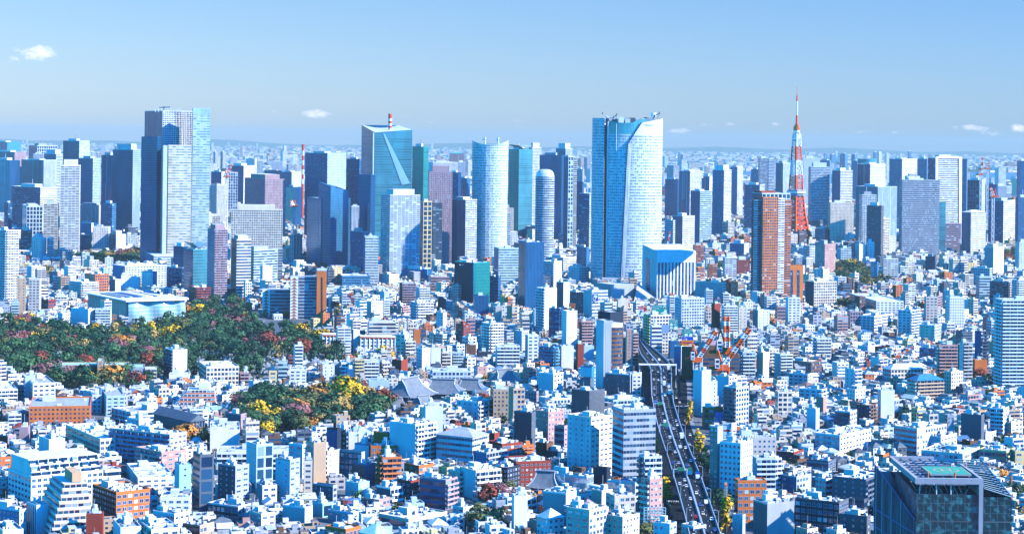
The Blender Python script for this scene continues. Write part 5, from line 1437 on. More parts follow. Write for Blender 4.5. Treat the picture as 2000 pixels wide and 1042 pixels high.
signboard(797, 808, 500.5, 511, 3350, 'round topped red and white sign', WH, (('box', .02, .02, .98, .4, (.8, .05, .06)), ('disc', .05, .2, .45, .66, (.8, .05, .06)), ('disc', .3, .24, .8, .66, (.8, .05, .06)), ('text', .12, .12, .88, .5, WH, '201')), False)
signboard(1218, 1228.5, 806, 827, 1272, 'white panel with blue bird emblem on grey tower', WH, (('poly', 0, 0, 0, 0, (.1, .25, .6), [(.45, .3), (.52, .3), (.52, .1), (.66, .1), (.5, .06), (.44, .12)]), ('disc', .3, .8, .48, .9, (.02, .12, .55)), ('disc', .54, .8, .72, .9, (.02, .12, .55)), ('poly', 0, 0, 0, 0, (.02, .12, .55), [(.35, .84), (.5, .95), (.68, .84), (.5, .9)]), ('text', .2, .42, .8, .5, (.55, .58, .7), 'Jacomo')), False)
signboard(897, 921, 515, 519.5, G(924, 600).y-3, 'white lettering strip on the black office', (.012, .02, .035), (('disc', .02, .1, .12, .8, (.8, .7, .5)), ('text', .16, .1, .98, .8, (.8, .82, .85), '住友不動産六本木ビル')), False)
signboard(1095, 1110, 553, 566, 2560, 'deep blue rooftop screen by the cinema street', (.0, .03, .30), (('box', .05, .8, .95, .92, (.5, .6, .8)),), False)
signboard(1292, 1306, 634, 650, 1925, 'blank grey blue billboard before the green one', (.28, .38, .55), (), True)
signboard(1274, 1318, 990, 1030, 1085, 'open lattice billboard frame seen from behind', (.25, .42, .5), (), False) if False else None
# open lattice frame
r = landmark(1297, 1060, 'open steel lattice hoarding frame above the street', 'hoarding', 'hoarding_frame', (1297, 1008, 42, 36)); c = G(1297, 1062)
for k in range(7):
    m = MB(); x = (1276+k*7-1000)/FOC*c.y-.012*c.y*.2; m.tube((x, c.y, zat(c, 1297, 1025)), (x, c.y, zat(c, 1297, 990)), .22, (.35, .58, .64)); m.build('upright', r)
for k in range(7):
    m = MB(); zz = zat(c, 1297, 1024-k*5.6); x0_, x1_ = (1276-1000)/FOC*c.y-2.5, (1318-1000)/FOC*c.y-2.5; m.tube((x0_, c.y, zz), (x1_, c.y, zz), .2, (.35, .58, .64)); m.build('rail', r)
    if k < 6:
        for j in range(6): m = MB(); w = (x1_-x0_)/6; z2 = zat(c, 1297, 1024-(k+1)*5.6); m.tube((x0_+j*w, c.y, zz), (x0_+(j+1)*w, c.y, z2), .1, (.35, .58, .64)); m.build('brace', r)

# --- cranes
def crane(px, ybase, ytop, jx, jy, label, s_=1.0, mastcol=None, frame=False, jb=None):
    r = landmark(px, ybase, label, 'crane', 'tower_crane', ((px+jx)/2, (ytop+jy)/2, abs(px-jx)+8, ybase-ytop)); c = G(px, ybase); ft = zat(c, px, ytop); RD, WT = (.9, .13, .02), (.78, .78, .8)
    def truss(a, b_, w, n, nm, cols):
        a, b_ = Vector(a), Vector(b_); d = (b_-a)/n; ax = d.normalized(); u = Vector((0, 1, 0)); v = ax.cross(u).normalized(); u = v.cross(ax)
        for i in range(n):
            m = MB(); p, q_ = a+d*i, a+d*(i+1); col = cols[i*len(cols)//n]
            cs = [u*w+v*w, -u*w+v*w, -u*w-v*w, u*w-v*w]
            for k in range(4):
                m.tube(p+cs[k], q_+cs[k], .36*s_, col); m.tube(p+cs[k], q_+cs[(k+1) % 4], .24*s_, col)
            m.build(nm, r)
    base = c
    truss((c.x, c.y, 0), (c.x, c.y, ft), 1.1*s_, 10, 'mast_section', [WT] if mastcol is None else mastcol)
    m = MB(); m.prism([(c.x-3*s_, c.y-2*s_), (c.x+2.4*s_, c.y-2*s_), (c.x+2.4*s_, c.y+2*s_), (c.x-3*s_, c.y+2*s_)], ft, ft+2.4*s_, 'n', RD, RD, 'wall', True); m.build('slewing_platform', r)
    m = MB(); m.prism([(c.x-3.5*s_, c.y-3*s_), (c.x-1.5*s_, c.y-3*s_), (c.x-1.5*s_, c.y-1*s_), (c.x-3.5*s_, c.y-1*s_)], ft+2, ft+5*s_, 'G', WT); m.build('cab', r)
    dx = jx-px; zz = HC-ray(jx, jy)[1]*c.y; xx = ray(jx, jy)[0]*c.y
    jroot = Vector((c.x+1, c.y, ft+2*s_)); tip = Vector((xx, c.y, zz)); truss(jroot, tip, .8*s_, 14, 'jib_section', [WT, RD, WT, RD, WT, RD])
    af = Vector((c.x-2*s_*(1 if dx >= 0 else -1), c.y, ft+9*s_)); m = MB(); m.tube((c.x+1, c.y-1, ft+2), af, .3*s_, RD); m.tube((c.x-4*s_*(1 if dx >= 0 else -1), c.y+1, ft+2), af, .3*s_, RD); m.build('a_frame', r)
    m = MB(); m.tube(af, tip, .07, C_['D']); m.build('luffing_rope', r)
    sg = 1 if dx >= 0 else -1
    m = MB(); m.prism([(c.x-6*s_, c.y-1.5), (c.x-3*s_, c.y-1.5), (c.x-3*s_, c.y+1.5), (c.x-6*s_, c.y+1.5)] if sg > 0 else [(c.x+3*s_, c.y-1.5), (c.x+6*s_, c.y-1.5), (c.x+6*s_, c.y+1.5), (c.x+3*s_, c.y+1.5)], ft, ft+3, 'n', RD, RD, 'wall', True); m.build('counterweight', r)
    m = MB(); m.tube(tip, tip-Vector((0, 0, 14)), .05, C_['D']); m.prism([(tip.x-.5, tip.y-.5), (tip.x+.5, tip.y-.5), (tip.x+.5, tip.y+.5), (tip.x-.5, tip.y+.5)], tip.z-15, tip.z-14, 'n', RD); m.build('hook', r)
crane(1410, 775, 722, 1464, 641, 'near tower crane with striped jib raised to the right', 1.9, [(.78, .12, .02)])
crane(1416, 772, 690, 1419, 618, 'orange tower crane with jib almost upright', 2.3, [(.8, .13, .02), (.8, .13, .02), (.78, .78, .8)])
crane(1361, 762, 706, 1399, 646, 'slim tower crane before the white advertisement wall', 1.7, [(.25, .3, .36)])
crane(1300, 520, 492, 1309, 452, 'small red crane right of the giant tower', 1.2)
crane(1301, 478, 460, 1304, 425, 'distant red crane behind the giant tower', 1.2)
crane(442, 470, 346, 452, 322, 'red crane above the pale framed block', 1.6)
crane(1914, 478, 342, 1919, 308, 'red and white crane on the construction tower', 1.8)
crane(1938, 500, 385, 1934, 366, 'low red crane right of the construction tower', 1.8)
crane(1927, 460, 330, 1932, 314, 'far crane beside a white mast', 1.6)
crane(571, 520, 404, 569, 392, 'small red crane beside the blue glass prism', 1.3)
crane(1780, 760, 690, 1762, 697, 'faint crane above the shaded blue office', .9) if False else None
crane(1752, 742, 698, 1782, 677, 'thin red crane over the shaded blue office', .9)
crane(1755, 520, 302, 1759, 296, 'tiny crane on the horizon', 1) if False else None
# ---------------------------------------------------------------- ground, water, far hills
m, t, b = newmat('ground')
g = nd(t, 'ShaderNodeNewGeometry'); n1 = nd(t, 'ShaderNodeTexNoise'); n1.inputs['Scale'].default_value = .03; n1.inputs['Detail'].default_value = 8
t.links.new(g.outputs['Position'], n1.inputs[0]); rr = nd(t, 'ShaderNodeValToRGB'); k = rr.color_ramp.elements
k[0].position = .35; k[0].color = (.06, .07, .08, 1); k[1].position = .7; k[1].color = (.22, .23, .24, 1); t.links.new(n1.outputs[0], rr.inputs[0])
t.links.new(rr.outputs[0], b.inputs[0]); b.inputs['Roughness'].default_value = .9; b.inputs['Specular IOR Level'].default_value = .05
gm = MB(); gm.face([(-30000, -3000, 0), (30000, -3000, 0), (30000, 40500, 0), (-30000, 40500, 0)], m, (1, 1, 1)); struct(gm.build('ground'))
mw, t, b = newmat('sea'); b.inputs[0].default_value = (.02, .10, .22, 1); b.inputs['Roughness'].default_value = .35
w_ = MB(); w_.face([(1100, 11500, 1), (9000, 10500, 1), (12000, 15500, 1), (7000, 17000, 1), (1600, 14500, 1)], mw, (1, 1, 1)); struct(w_.build('bay_water'))
random.seed(21); hm = MB(); xs = [-16000+i*500 for i in range(65)]; hh = [45+55*abs(math.sin(i*.37)+.6*math.sin(i*.91+2))+random.random()*15 for i in range(65)]
for i in range(64): hm.face([(xs[i], 36500, 0), (xs[i+1], 36500, 0), (xs[i+1], 39000, hh[i+1]), (xs[i], 39000, hh[i])], MATS['roofing'], (.06, .12, .09)); hm.face([(xs[i], 39000, hh[i]), (xs[i+1], 39000, hh[i+1]), (xs[i+1], 40400, 0), (xs[i], 40400, 0)], MATS['roofing'], (.06, .12, .09))
struct(hm.build('far_hills'))
def inpoly(x, y, P):
    c = False; j = len(P)-1
    for i in range(len(P)):
        if (P[i][1] > y) != (P[j][1] > y) and x < (P[j][0]-P[i][0])*(y-P[i][1])/(P[j][1]-P[i][1])+P[i][0]: c = not c
        j = i
    return c
PARK = [(-60, 655), (40, 622), (75, 640), (140, 655), (240, 650), (330, 632), (372, 604), (470, 592), (500, 622), (505, 648), (600, 652), (622, 684), (690, 700), (715, 722), (620, 716), (540, 712), (500, 748), (440, 738), (330, 742), (300, 762), (160, 772), (60, 742), (-60, 740)]
GROVE = [(470, 800), (520, 778), (580, 790), (625, 770), (700, 772), (770, 806), (745, 824), (700, 842), (600, 858), (520, 858), (468, 832)]
WOODS = [PARK, GROVE, [(1628, 520), (1668, 512), (1700, 530), (1738, 552), (1690, 568), (1640, 560)], [(1560, 522), (1590, 520), (1600, 534), (1570, 538)], [(140, 502), (270, 494), (276, 518), (190, 524), (136, 512)], [(1958, 496), (1984, 490), (1984, 522), (1958, 526)],
         [(1630, 592), (1660, 590), (1662, 606), (1632, 606)], [(60, 532), (100, 528), (100, 545), (60, 548)], [(1390, 520), (1450, 516), (1452, 532), (1400, 536)], [(930, 792), (985, 785), (960, 812), (905, 812)], [(1690, 440), (1730, 438), (1730, 446), (1690, 448)]]
FIELD = [(500, 650), (520, 626), (660, 624), (672, 634), (640, 648), (560, 652)]
gm = MB()
for P in WOODS:
    q = [G(x, y, .08) for x, y in P]; a = sum((q[i].x*q[(i+1) % len(q)].y-q[(i+1) % len(q)].x*q[i].y) for i in range(len(q)))
    gm.face(q if a > 0 else q[::-1], MATS['roofing'], (.045, .065, .04))
struct(gm.build('park_ground'))
gm = MB(); q = [G(x, y, .12) for x, y in FIELD]; gm.face(q[::-1], MATS['roofing'], (.10, .12, .14)); struct(gm.build('sports_ground'))
# ---------------------------------------------------------------- elevated expressway
ZD = 14.0
EDGE = [(658, 1244, 1247), (662, 1246, 1252), (672, 1246, 1263), (682, 1247, 1277), (695, 1252, 1293), (707, 1262, 1306), (720, 1270, 1311), (737, 1271, 1312), (755, 1271.5, 1312), (772, 1272, 1313.5), (790, 1275, 1316.5), (829, 1283, 1328.5),
        (864, 1294, 1341), (900, 1306, 1355.5), (932, 1315.5, 1369), (972, 1327, 1383), (1007, 1336.5, 1395), (1042, 1345, 1406.5), (1075, 1353, 1418)]
def edges(y):
    for (a, l0, r0), (b_, l1, r1) in zip(EDGE, EDGE[1:]):
        if a <= y <= b_: f = (y-a)/(b_-a); return l0+(l1-l0)*f, r0+(r1-r0)*f
    return EDGE[-1][1:] if y > 1000 else EDGE[0][1:]
ys = [658+ (1075-658)*(i/60)**1.0 for i in range(61)]
def deckp(y, f, z=ZD):
    l, r_ = edges(y); xm = (l+r_)/2; A = G(l, y+.0, ZD); B = G(r_, y+.0, ZD); A = A.lerp(B, f); return Vector((A.x, A.y, z))
def strip(mb, f0, f1, z, mat, col, ya=658, yb_=1075, n=60, h=0):
    for i in range(n):
        y0_, y1_ = ya+(yb_-ya)*i/n, ya+(yb_-ya)*(i+1)/n
        a, b_, c, d = deckp(y1_, f0, z), deckp(y1_, f1, z), deckp(y0_, f1, z), deckp(y0_, f0, z); mb.face([a, b_, c, d], mat, col)
        if h:
            dn = Vector((0, 0, -h)); mb.face([a+dn, a, d, d+dn], mat, col); mb.face([b_, b_+dn, c+dn, c], mat, col)
mr, t, b = newmat('asphalt'); t.links.new(dirt(t, attr(t), .05, .4), b.inputs[0]); b.inputs['Roughness'].default_value = .9; b.inputs['Specular IOR Level'].default_value = .03
ex = bpy.data.objects.new('elevated_expressway', None); COL.objects.link(ex); struct(ex); ex['_o'] = (0, 0, 0)
m = MB(); strip(m, 0, 1, ZD, mr, (.022, .028, .034), h=1.8); m.build('deck', ex)
for f in (0.0, .475, .975):
    m = MB(); strip(m, f, f+.028 if f != .475 else .525, ZD+(1.5 if f != .475 else 1.0), MATS['wall'], (.26, .34, .44), h=1.5); m.build('barrier', ex)
m = MB()
for f in (.24, .265, .735, .76):
    pass
for f in (.25, .745):
    y = 664
    while y < 1070:
        dy = max(.8, (y-640)*.018); a, b_, c, d = deckp(y+dy*.45, f-.006, ZD+.05), deckp(y+dy*.45, f+.006, ZD+.05), deckp(y, f+.006, ZD+.05), deckp(y, f-.006, ZD+.05); m.face([a, b_, c, d], MATS['paint'], (.7, .72, .74)); y += dy*1.6
for f in (.045, .455, .545, .955): strip(m, f, f+.008, ZD+.05, MATS['paint'], (.6, .62, .64))
m.build('lane_marking', ex)
for y in (690, 716, 742, 770, 806, 846, 886, 940, 984, 1040):
    m = MB(); a, b_ = deckp(y, .25), deckp(y, .75); m.tube((*a[:2], ZD-1.8), (*b_[:2], ZD-1.8), 1.2, C_['G']); c = deckp(y, .5); m.tube((*c[:2], 0), (*c[:2], ZD-1.8), 1.5, C_['G'], n=8); m.build('pier', ex)
def ribbon(pts, z, name, col=(.022, .028, .034), wall=True):
    """ramp from (left x, right x, y) rows"""
    r = bpy.data.objects.new(name, None); COL.objects.link(r); struct(r); r['_o'] = (0, 0, 0)
    m, w1 = MB(), MB()
    for (l0, r0, y0_), (l1, r1, y1_) in zip(pts, pts[1:]):
        a, b_, c, d = G(l1, y1_, z), G(r1, y1_, z), G(r0, y0_, z), G(l0, y0_, z); m.face([a, b_, c, d], mr, col)
        for p, q_ in ((a, d), (b_, c)):
            w1.face([p-Vector((0, 0, 1.5)), q_-Vector((0, 0, 1.5)), q_+Vector((0, 0, 1.3)), p+Vector((0, 0, 1.3))], MATS['wall'], (.34, .42, .5))
    m.build('deck', r); w1.build('barrier', r)
ribbon([(1302, 1308, 703), (1309, 1316, 712), (1316, 1323.5, 722), (1320, 1328, 737), (1321, 1329, 755), (1320, 1329, 775)], 11, 'right_ramp')
ribbon([(1253, 1268, 712), (1254, 1270, 735), (1256, 1270.5, 760), (1260, 1271, 800), (1266, 1274, 840)], 9, 'left_ramp')
st_ = MB(); strip(st_, -.62, 1.75, .06, mr, (.014, .02, .03), 664, 1075, 50); struct(st_.build('avenue'))
sw_ = MB(); strip(sw_, -.80, -.62, .16, MATS['roofing'], (.25, .26, .28), 664, 1075, 50, .14); strip(sw_, 1.75, 1.95, .16, MATS['roofing'], (.25, .26, .28), 664, 1075, 50, .14); struct(sw_.build('pavement'))
cw = MB()
for (px, py) in ((1302, 979), (1384, 978), (1322, 793)):
    for k in range(9):
        a = G(px+k*3.2, py, .12); cw.face([(a.x, a.y, .12), (a.x+.45, a.y, .12), (a.x+.45, a.y+5, .12), (a.x, a.y+5, .12)], MATS['paint'], (.7, .72, .74))
struct(cw.build('crosswalk_marking'))
CORR = [(edges(y)[0]-(edges(y)[1]-edges(y)[0])*.75-6, y) for y in range(664, 1076, 10)]+[(edges(y)[1]+(edges(y)[1]-edges(y)[0])*.85+2, y) for y in range(1074, 663, -10)]
CORRW = [(G(x, y).x, G(x, y).y) for x, y in CORR]
for y_, lab in ((803, 'white sign gantry over the deck beside the grey emblem tower'), (846, 'white sign gantry over the deck above the big lorry'), (935, 'white sign gantry over the deck by the orange framed block')):
    g2 = thing('sign_gantry', deckp(y_, .5, ZD), lab, 'road gantry'); a, b_ = deckp(y_, -.02, ZD+6), deckp(y_, .47, ZD+6)
    m = MB(); m.tube(a, b_, .25, C_['L']); m.build('beam', g2)
    for p in (a, b_): m = MB(); m.tube((p.x, p.y, ZD), p, .2, C_['L']); m.build('post', g2)
    m = MB(); p, q2 = a.lerp(b_, .3), a.lerp(b_, .8); m.prism([(p.x, p.y-.3), (q2.x, q2.y-.3), (q2.x, q2.y-.1), (p.x, p.y-.1)], ZD+5, ZD+7.2, 'n', (.02, .2, .12), C_['G'], 'wall', True); m.build('sign_panel', g2)
# gantry across the deck
g1 = thing('road_gantry', deckp(711, .5, ZD), 'white gantry roof across the elevated expressway', 'road gantry'); m = MB(); a, b_ = G(1248, 711, ZD+6), G(1322, 712, ZD+6)
m.prism([(a.x, a.y), (b_.x, b_.y), (b_.x, b_.y+5), (a.x, a.y+5)], ZD+5.2, ZD+6.2, 'n', C_['W'], C_['W'], 'wall', True); m.build('canopy', g1)
for f in (.02, .35, .65, .98): m = MB(); p = a.lerp(b_, f); m.tube((p.x, p.y+2, 0), (p.x, p.y+2, ZD+5.2), .5, C_['L']); m.build('post', g1)
# ---------------------------------------------------------------- vehicles
VM = {}
def vmesh(kind, col):
    k = (kind, col)
    if k in VM: return VM[k]
    L_, W_, H_ = {'car': (4.5, 1.8, 1.5), 'van': (4.9, 1.9, 2.0), 'truck': (8.5, 2.4, 3.2), 'bus': (10.5, 2.5, 3.1)}[kind]
    def loft(mb, secs, mat, c):
        for (y0_, z0_, z1_, w0), (y1_, z2_, z3_, w1) in zip(secs, secs[1:]):
            A = [(-w0, y0_, z0_), (w0, y0_, z0_), (w0, y0_, z1_), (-w0, y0_, z1_)]; B = [(-w1, y1_, z2_), (w1, y1_, z2_), (w1, y1_, z3_), (-w1, y1_, z3_)]
            for i in range(4): j = (i+1) % 4; mb.face([A[i], B[i], B[j], A[j]] if True else 0, mat, c)
        for s_, rev in ((secs[0], 1), (secs[-1], 0)):
            y, za, zb_, w = s_; f = [(-w, y, za), (w, y, za), (w, y, zb_), (-w, y, zb_)]; mb.face(f if rev else f[::-1], mat, c)
    body, glass = MB(), MB(); h = L_/2; w = W_/2
    if kind == 'car': loft(body, [(-h, .35, .75, w*.85), (-h+.25, .25, .9, w), (-.6, .25, .95, w), (1.2, .25, .9, w), (h-.3, .25, .75, w*.96), (h, .35, .6, w*.8)], MATS['paint'], col); loft(glass, [(-h+.35, .9, .95, w*.9), (-h+.95, .9, 1.42, w*.78), (.35, .9, 1.45, w*.78), (1.15, .85, .95, w*.88)], MATS['pane'], (.01, .02, .04)); loft(body, [(-h+1.0, 1.42, 1.49, w*.76), (.3, 1.44, 1.5, w*.76)], MATS['paint'], col)
    elif kind == 'van': loft(body, [(-h, .3, 1.9, w), (1.2, .3, 2.0, w), (1.9, .3, 1.1, w), (h, .35, .9, w*.9)], MATS['paint'], col); loft(glass, [(-h+.3, 1.2, 1.7, w+.02), (1.3, 1.2, 1.75, w+.02), (1.8, 1.15, 1.25, w*.9)], MATS['pane'], (.01, .02, .04))
    elif kind == 'truck': loft(body, [(-h, .9, 3.2, w), (h-2.2, .9, 3.2, w)], MATS['paint'], col); loft(body, [(h-2.0, .4, 2.5, w*.95), (h-.3, .4, 2.5, w*.95), (h, .4, 1.4, w*.95)], MATS['paint'], C_['W']); loft(glass, [(h-1.2, 1.5, 2.2, w), (h-.15, 1.5, 2.1, w*.9)], MATS['pane'], (.01, .02, .04))
    else: loft(body, [(-h, .4, 3.1, w), (h, .4, 3.0, w)], MATS['paint'], col); loft(glass, [(-h+.3, 1.4, 2.3, w+.03), (h+.03, 1.4, 2.4, w+.03)], MATS['pane'], (.01, .02, .04))
    wh = MB(); n = 8; rr_ = .32 if kind in ('car', 'van') else .48
    P = [(rr_*math.cos(2*math.pi*i/n), rr_*math.sin(2*math.pi*i/n)) for i in range(n)]
    for s_ in (-.12, .12): wh.face([(s_, p[0], p[1]) for p in (P if s_ > 0 else P[::-1])], MATS['wall'], (.015, .015, .017))
    for i in range(n): j = (i+1) % n; wh.face([(-.12, *P[i]), (-.12, *P[j]), (.12, *P[j]), (.12, *P[i])], MATS['wall'], (.015, .015, .017))
    tl = MB(); tl.face([(-.18, 0, -.08), (.18, 0, -.08), (.18, 0, .08), (-.18, 0, .08)], MATS['paint'], (.6, .01, .01))
    VM[k] = (body.mesh('body'), glass.mesh('cabin_glass'), wh.mesh('wheel'), tl.mesh('tail_light'), h, w, rr_); return VM[k]
CN = {'white': (.8, .8, .8), 'silver': (.45, .47, .5), 'black': (.012, .012, .015), 'red': (.6, .01, .01), 'yellow': (.8, .5, .0), 'blue': (.03, .1, .35), 'beige': (.6, .5, .36)}
VEH = []
def vehicle(kind, cn, p, d, label, group=None):
    bm, gm_, wm, tm, h, w, rr_ = vmesh(kind, CN[cn]); r = thing({'car': 'parked_car' if 0 else 'car', 'van': 'van', 'truck': 'truck', 'bus': 'bus'}[kind], p, label, kind, group); r.rotation_euler = (0, 0, math.atan2(-d.x, d.y))
    def ch(nm, me, loc=(0, 0, 0)): o = bpy.data.objects.new(nm, me); COL.objects.link(o); o.parent = r; o.location = loc
    ch('body', bm); ch('cabin_glass', gm_)
    for sx_ in (-1, 1):
        for sy in (-1, 1): ch('wheel', wm, (sx_*w*.92, sy*h*.62, rr_))
        ch('tail_light', tm, (sx_*w*.7, -h-.02, .75))
dk = [('white', 'car', 1279, 742), ('white', 'car', 1287, 743), ('silver', 'car', 1279, 760), ('silver', 'car', 1280, 772), ('white', 'car', 1295, 738), ('silver', 'car', 1294, 745), ('white', 'truck', 1297.5, 752), ('blue', 'truck', 1304, 757), ('white', 'truck', 1306, 769),
      ('black', 'car', 1311, 798), ('black', 'car', 1305.5, 807), ('silver', 'car', 1294, 809), ('black', 'car', 1287.5, 812), ('black', 'car', 1309, 820), ('white', 'van', 1300, 825), ('silver', 'car', 1320, 823), ('white', 'car', 1321.5, 831), ('white', 'truck', 1332, 855),
      ('black', 'car', 1322, 893), ('black', 'car', 1335, 894), ('white', 'car', 1349, 901), ('silver', 'car', 1327, 905), ('blue', 'car', 1341, 910), ('black', 'car', 1322.5, 925), ('yellow', 'truck', 1346, 925), ('black', 'car', 1362, 944), ('white', 'car', 1346, 975),
      ('blue', 'car', 1362.5, 987), ('white', 'van', 1375, 983), ('red', 'car', 1356, 1010), ('beige', 'car', 1368, 1004), ('white', 'car', 1384.5, 1015), ('black', 'car', 1380, 1040), ('white', 'car', 1280, 703), ('white', 'van', 1291, 704), ('silver', 'car', 1261, 691), ('silver', 'car', 1301, 728), ('black', 'car', 1294, 731)]
rv = random.Random(12)
for _ in range(60):
    y = rv.uniform(712, 1055); f = rv.choice((.14, .36, .64, .86)); l, r_ = edges(y); x = l+(r_-l)*f
    if all(abs(y-v[3]) > max(5, (y-640)*.035) or abs(x-v[2]) > (r_-l)*.16 for v in dk): dk.append((rv.choice(('white', 'silver', 'black', 'black', 'white', 'blue')), rv.choice(('car', 'car', 'car', 'van', 'truck')), x, y))
def nearrow(y):
    for a, nme in ((1000, 'near the bottom of the picture'), (960, 'level with the orange framed block'), (915, 'level with the white balcony tower'), (880, 'before the twin roadside trees'), (840, 'beside the grey emblem tower'), (800, 'past the tall grey tower top'), (750, 'well below the gantry'), (720, 'just below the gantry'), (0, 'beyond the gantry')):
        if y >= a: return nme
seen_ = {}
items = []
for cn, kd, x, y in dk:
    l, r_ = edges(y); f = (x-l)/(r_-l); f = min(max(f, .1), .9); f = min((.14, .36, .64, .86), key=lambda v: abs(v-f))
    p = deckp(y, f, ZD+.06); d = (deckp(y-6, f)-deckp(y+6, f)).normalized(); side = 'left' if f < .5 else 'right'
    if f > .5: pass
    lane = {.14: 'in the outer left lane', .36: 'by the median on the left', .64: 'by the median on the right', .86: 'in the outer right lane'}[f]
    lab = f'{cn} {kd} {lane} {nearrow(y)}'; items.append((kd, cn, p, d if f < .5 else -d, lab))
import collections as _c
cnt = _c.Counter(i[4] for i in items)
for kd, cn, p, d, lab in items: vehicle(kd, cn, p, d, lab, 'vehicles on the elevated expressway' if cnt[lab] > 1 else None)
random.seed(4)
q_ = []
for k in range(14): q_.append((-.2-.16*(k % 2), 918+k*11))
for k in range(16): q_.append((1.22+.17*(k % 3), 745+k*8.5))
for k in range(8): q_.append((1.2+.2*(k % 2), 890+k*22))
for f, y in q_:
    p = deckp(y, f, .1); d = (deckp(y-6, f)-deckp(y+6, f)).normalized(); cn = random.choice(('white', 'black', 'silver', 'black', 'white'))
    sd_ = 'left' if f < 0 else 'right'
    vehicle('car', cn, p, d if f < 0 else -d, f'{cn} car queueing on the street {sd_} of the expressway', f'{cn} cars on the {sd_} side street')
# lamps
LM = MB(); LM.tube((0, 0, 0), (0, 0, 9), .12, C_['L'], n=6, r2=.08); lamp_m = LM.mesh('post'); LM = MB(); LM.tube((0, 0, 9), (1.8, 0, 9.6), .07, C_['L']); arm_m = LM.mesh('arm'); LM = MB(); LM.prism([(1.5, -.2), (2.4, -.2), (2.4, .2), (1.5, .2)], 9.5, 9.7, 'n', C_['W'], C_['W'], 'wall', True); head_m = LM.mesh('lamp_head')
for k, y in enumerate((745, 778, 812, 850, 892, 935, 980, 1025)):
    for f, sd_ in ((0.0, 'left'), (1.0, 'right')):
        p = deckp(y+ (6 if f else 0), f, ZD); r = thing('street_lamp', p, f'grey street lamp on the {sd_} barrier of the elevated expressway', 'street lamp', f'street lamps on the {sd_} expressway barrier'); r.rotation_euler = (0, 0, 0 if f == 0 else math.pi)
        for nm, me in (('post', lamp_m), ('arm', arm_m), ('lamp_head', head_m)): o = bpy.data.objects.new(nm, me); COL.objects.link(o); o.parent = r
# ---------------------------------------------------------------- labels for small things: how they look, and what hand-placed building they stand by
MK = [(m_[0], m_[1], m_[2], m_[3], m_[4]) for m_ in MARKS if m_[1] > 440 and len(m_[4].split()) <= 9]
USED = _c.Counter()
def where(px, py, head, nmax=16):
    c = sorted(MK, key=lambda m_: (max(0, abs(px-m_[0])-m_[2]/2))**2+(max(0, abs(py-(m_[1]+m_[3]/2))*1.5))**2)[:9]
    hw_ = len(head.split()); out = None
    for m_ in c:
        b_ = m_[1]+m_[3]/2
        if px < m_[0]-m_[2]/2: rel = 'left of the'
        elif px > m_[0]+m_[2]/2: rel = 'right of the'
        elif py > b_: rel = 'in front of the'
        else: rel = 'behind the'
        lab = f'{head} {rel} {m_[4]}'
        if len(lab.split()) > nmax: continue
        if out is None: out = lab
        if lab not in LABELS and USED[lab] == 0: USED[lab] += 1; return lab, None
    if out is None: out = head+' among the rooftops'
    return out, out
# ---------------------------------------------------------------- ordinary houses and low blocks filling the streets
HM = np.zeros((1100, 2100), dtype=np.float32)
for (x0, xc, x1, yt, yb, *_r) in rows():
    a, b_, c, d = int(max(0, x0)), int(min(2099, x1)), int(max(0, yt)), int(min(1099, yt+(yb-yt)*.82))
    HM[c:d, a:b_] = np.maximum(HM[c:d, a:b_], yb)
for m_ in MARKS:
    a, b_, c, d = int(max(0, m_[0]-m_[2]/2)), int(min(2099, m_[0]+m_[2]/2)), int(max(0, m_[1]-m_[3]/2)), int(min(1099, m_[1]+m_[3]*.35))
    HM[c:d, a:b_] = np.maximum(HM[c:d, a:b_], m_[1]+m_[3]/2)
HM[300:473, 1535:1600] = 480
# occupancy raster (4 m cells)
OX0, OY0, OC = -2200, 900, 4.0
NXo, NYo = int(4400/OC), int(7400/OC); OR_ = np.zeros((NYo, NXo), dtype=bool)
def raster(poly, pad):
    xs = [p[0] for p in poly]; ys_ = [p[1] for p in poly]; cx_, cy_ = sum(xs)/len(xs), sum(ys_)/len(ys_)
    P = []
    for x, y in zip(xs, ys_):
        dx, dy = x-cx_, y-cy_; l = math.hypot(dx, dy)+.01; P.append((x+dx/l*pad*1.3, y+dy/l*pad*1.3))
    x0, x1, y0, y1 = min(p[0] for p in P), max(p[0] for p in P), min(p[1] for p in P), max(p[1] for p in P)
    i0, i1, j0, j1 = max(0, int((x0-OX0)/OC)), min(NXo-1, int((x1-OX0)/OC)+1), max(0, int((y0-OY0)/OC)), min(NYo-1, int((y1-OY0)/OC)+1)
    if i1 <= i0 or j1 <= j0: return
    X, Y = np.meshgrid(OX0+(np.arange(i0, i1)+.5)*OC, OY0+(np.arange(j0, j1)+.5)*OC); ins = np.zeros(X.shape, bool); k = len(P)
    for a in range(k):
        (xa_, ya_), (xb_, yb__) = P[a], P[(a+1) % k]
        cond = ((ya_ > Y) != (yb__ > Y)); 
        with np.errstate(divide='ignore', invalid='ignore'): xi = (xb_-xa_)*(Y-ya_)/(yb__-ya_+1e-9)+xa_
        ins ^= cond & (X < xi)
    OR_[j0:j1, i0:i1] |= ins
for poly, pad in OCC: raster(poly, pad+2)
for P in WOODS+[FIELD]: raster([tuple(G(x, y)[:2]) for x, y in P], 0)
raster(CORRW, 0)
def free(poly, need=.0):
    for p in poly+[(sum(q[0] for q in poly)/len(poly), sum(q[1] for q in poly)/len(poly))]:
        i, j = int((p[0]-OX0)/OC), int((p[1]-OY0)/OC)
        if 0 <= i < NXo and 0 <= j < NYo and OR_[j, i]: return False
    return True
class Box:
    """same interface as Site, for a free-standing footprint"""
    def __init__(s, x, y, w, d, t): s.N = Vector((x, y, 0)); s.L2, s.L1, s.t = w, d, t
    P = Site.P; rect = Site.rect; centre = Site.centre
random.seed(31)
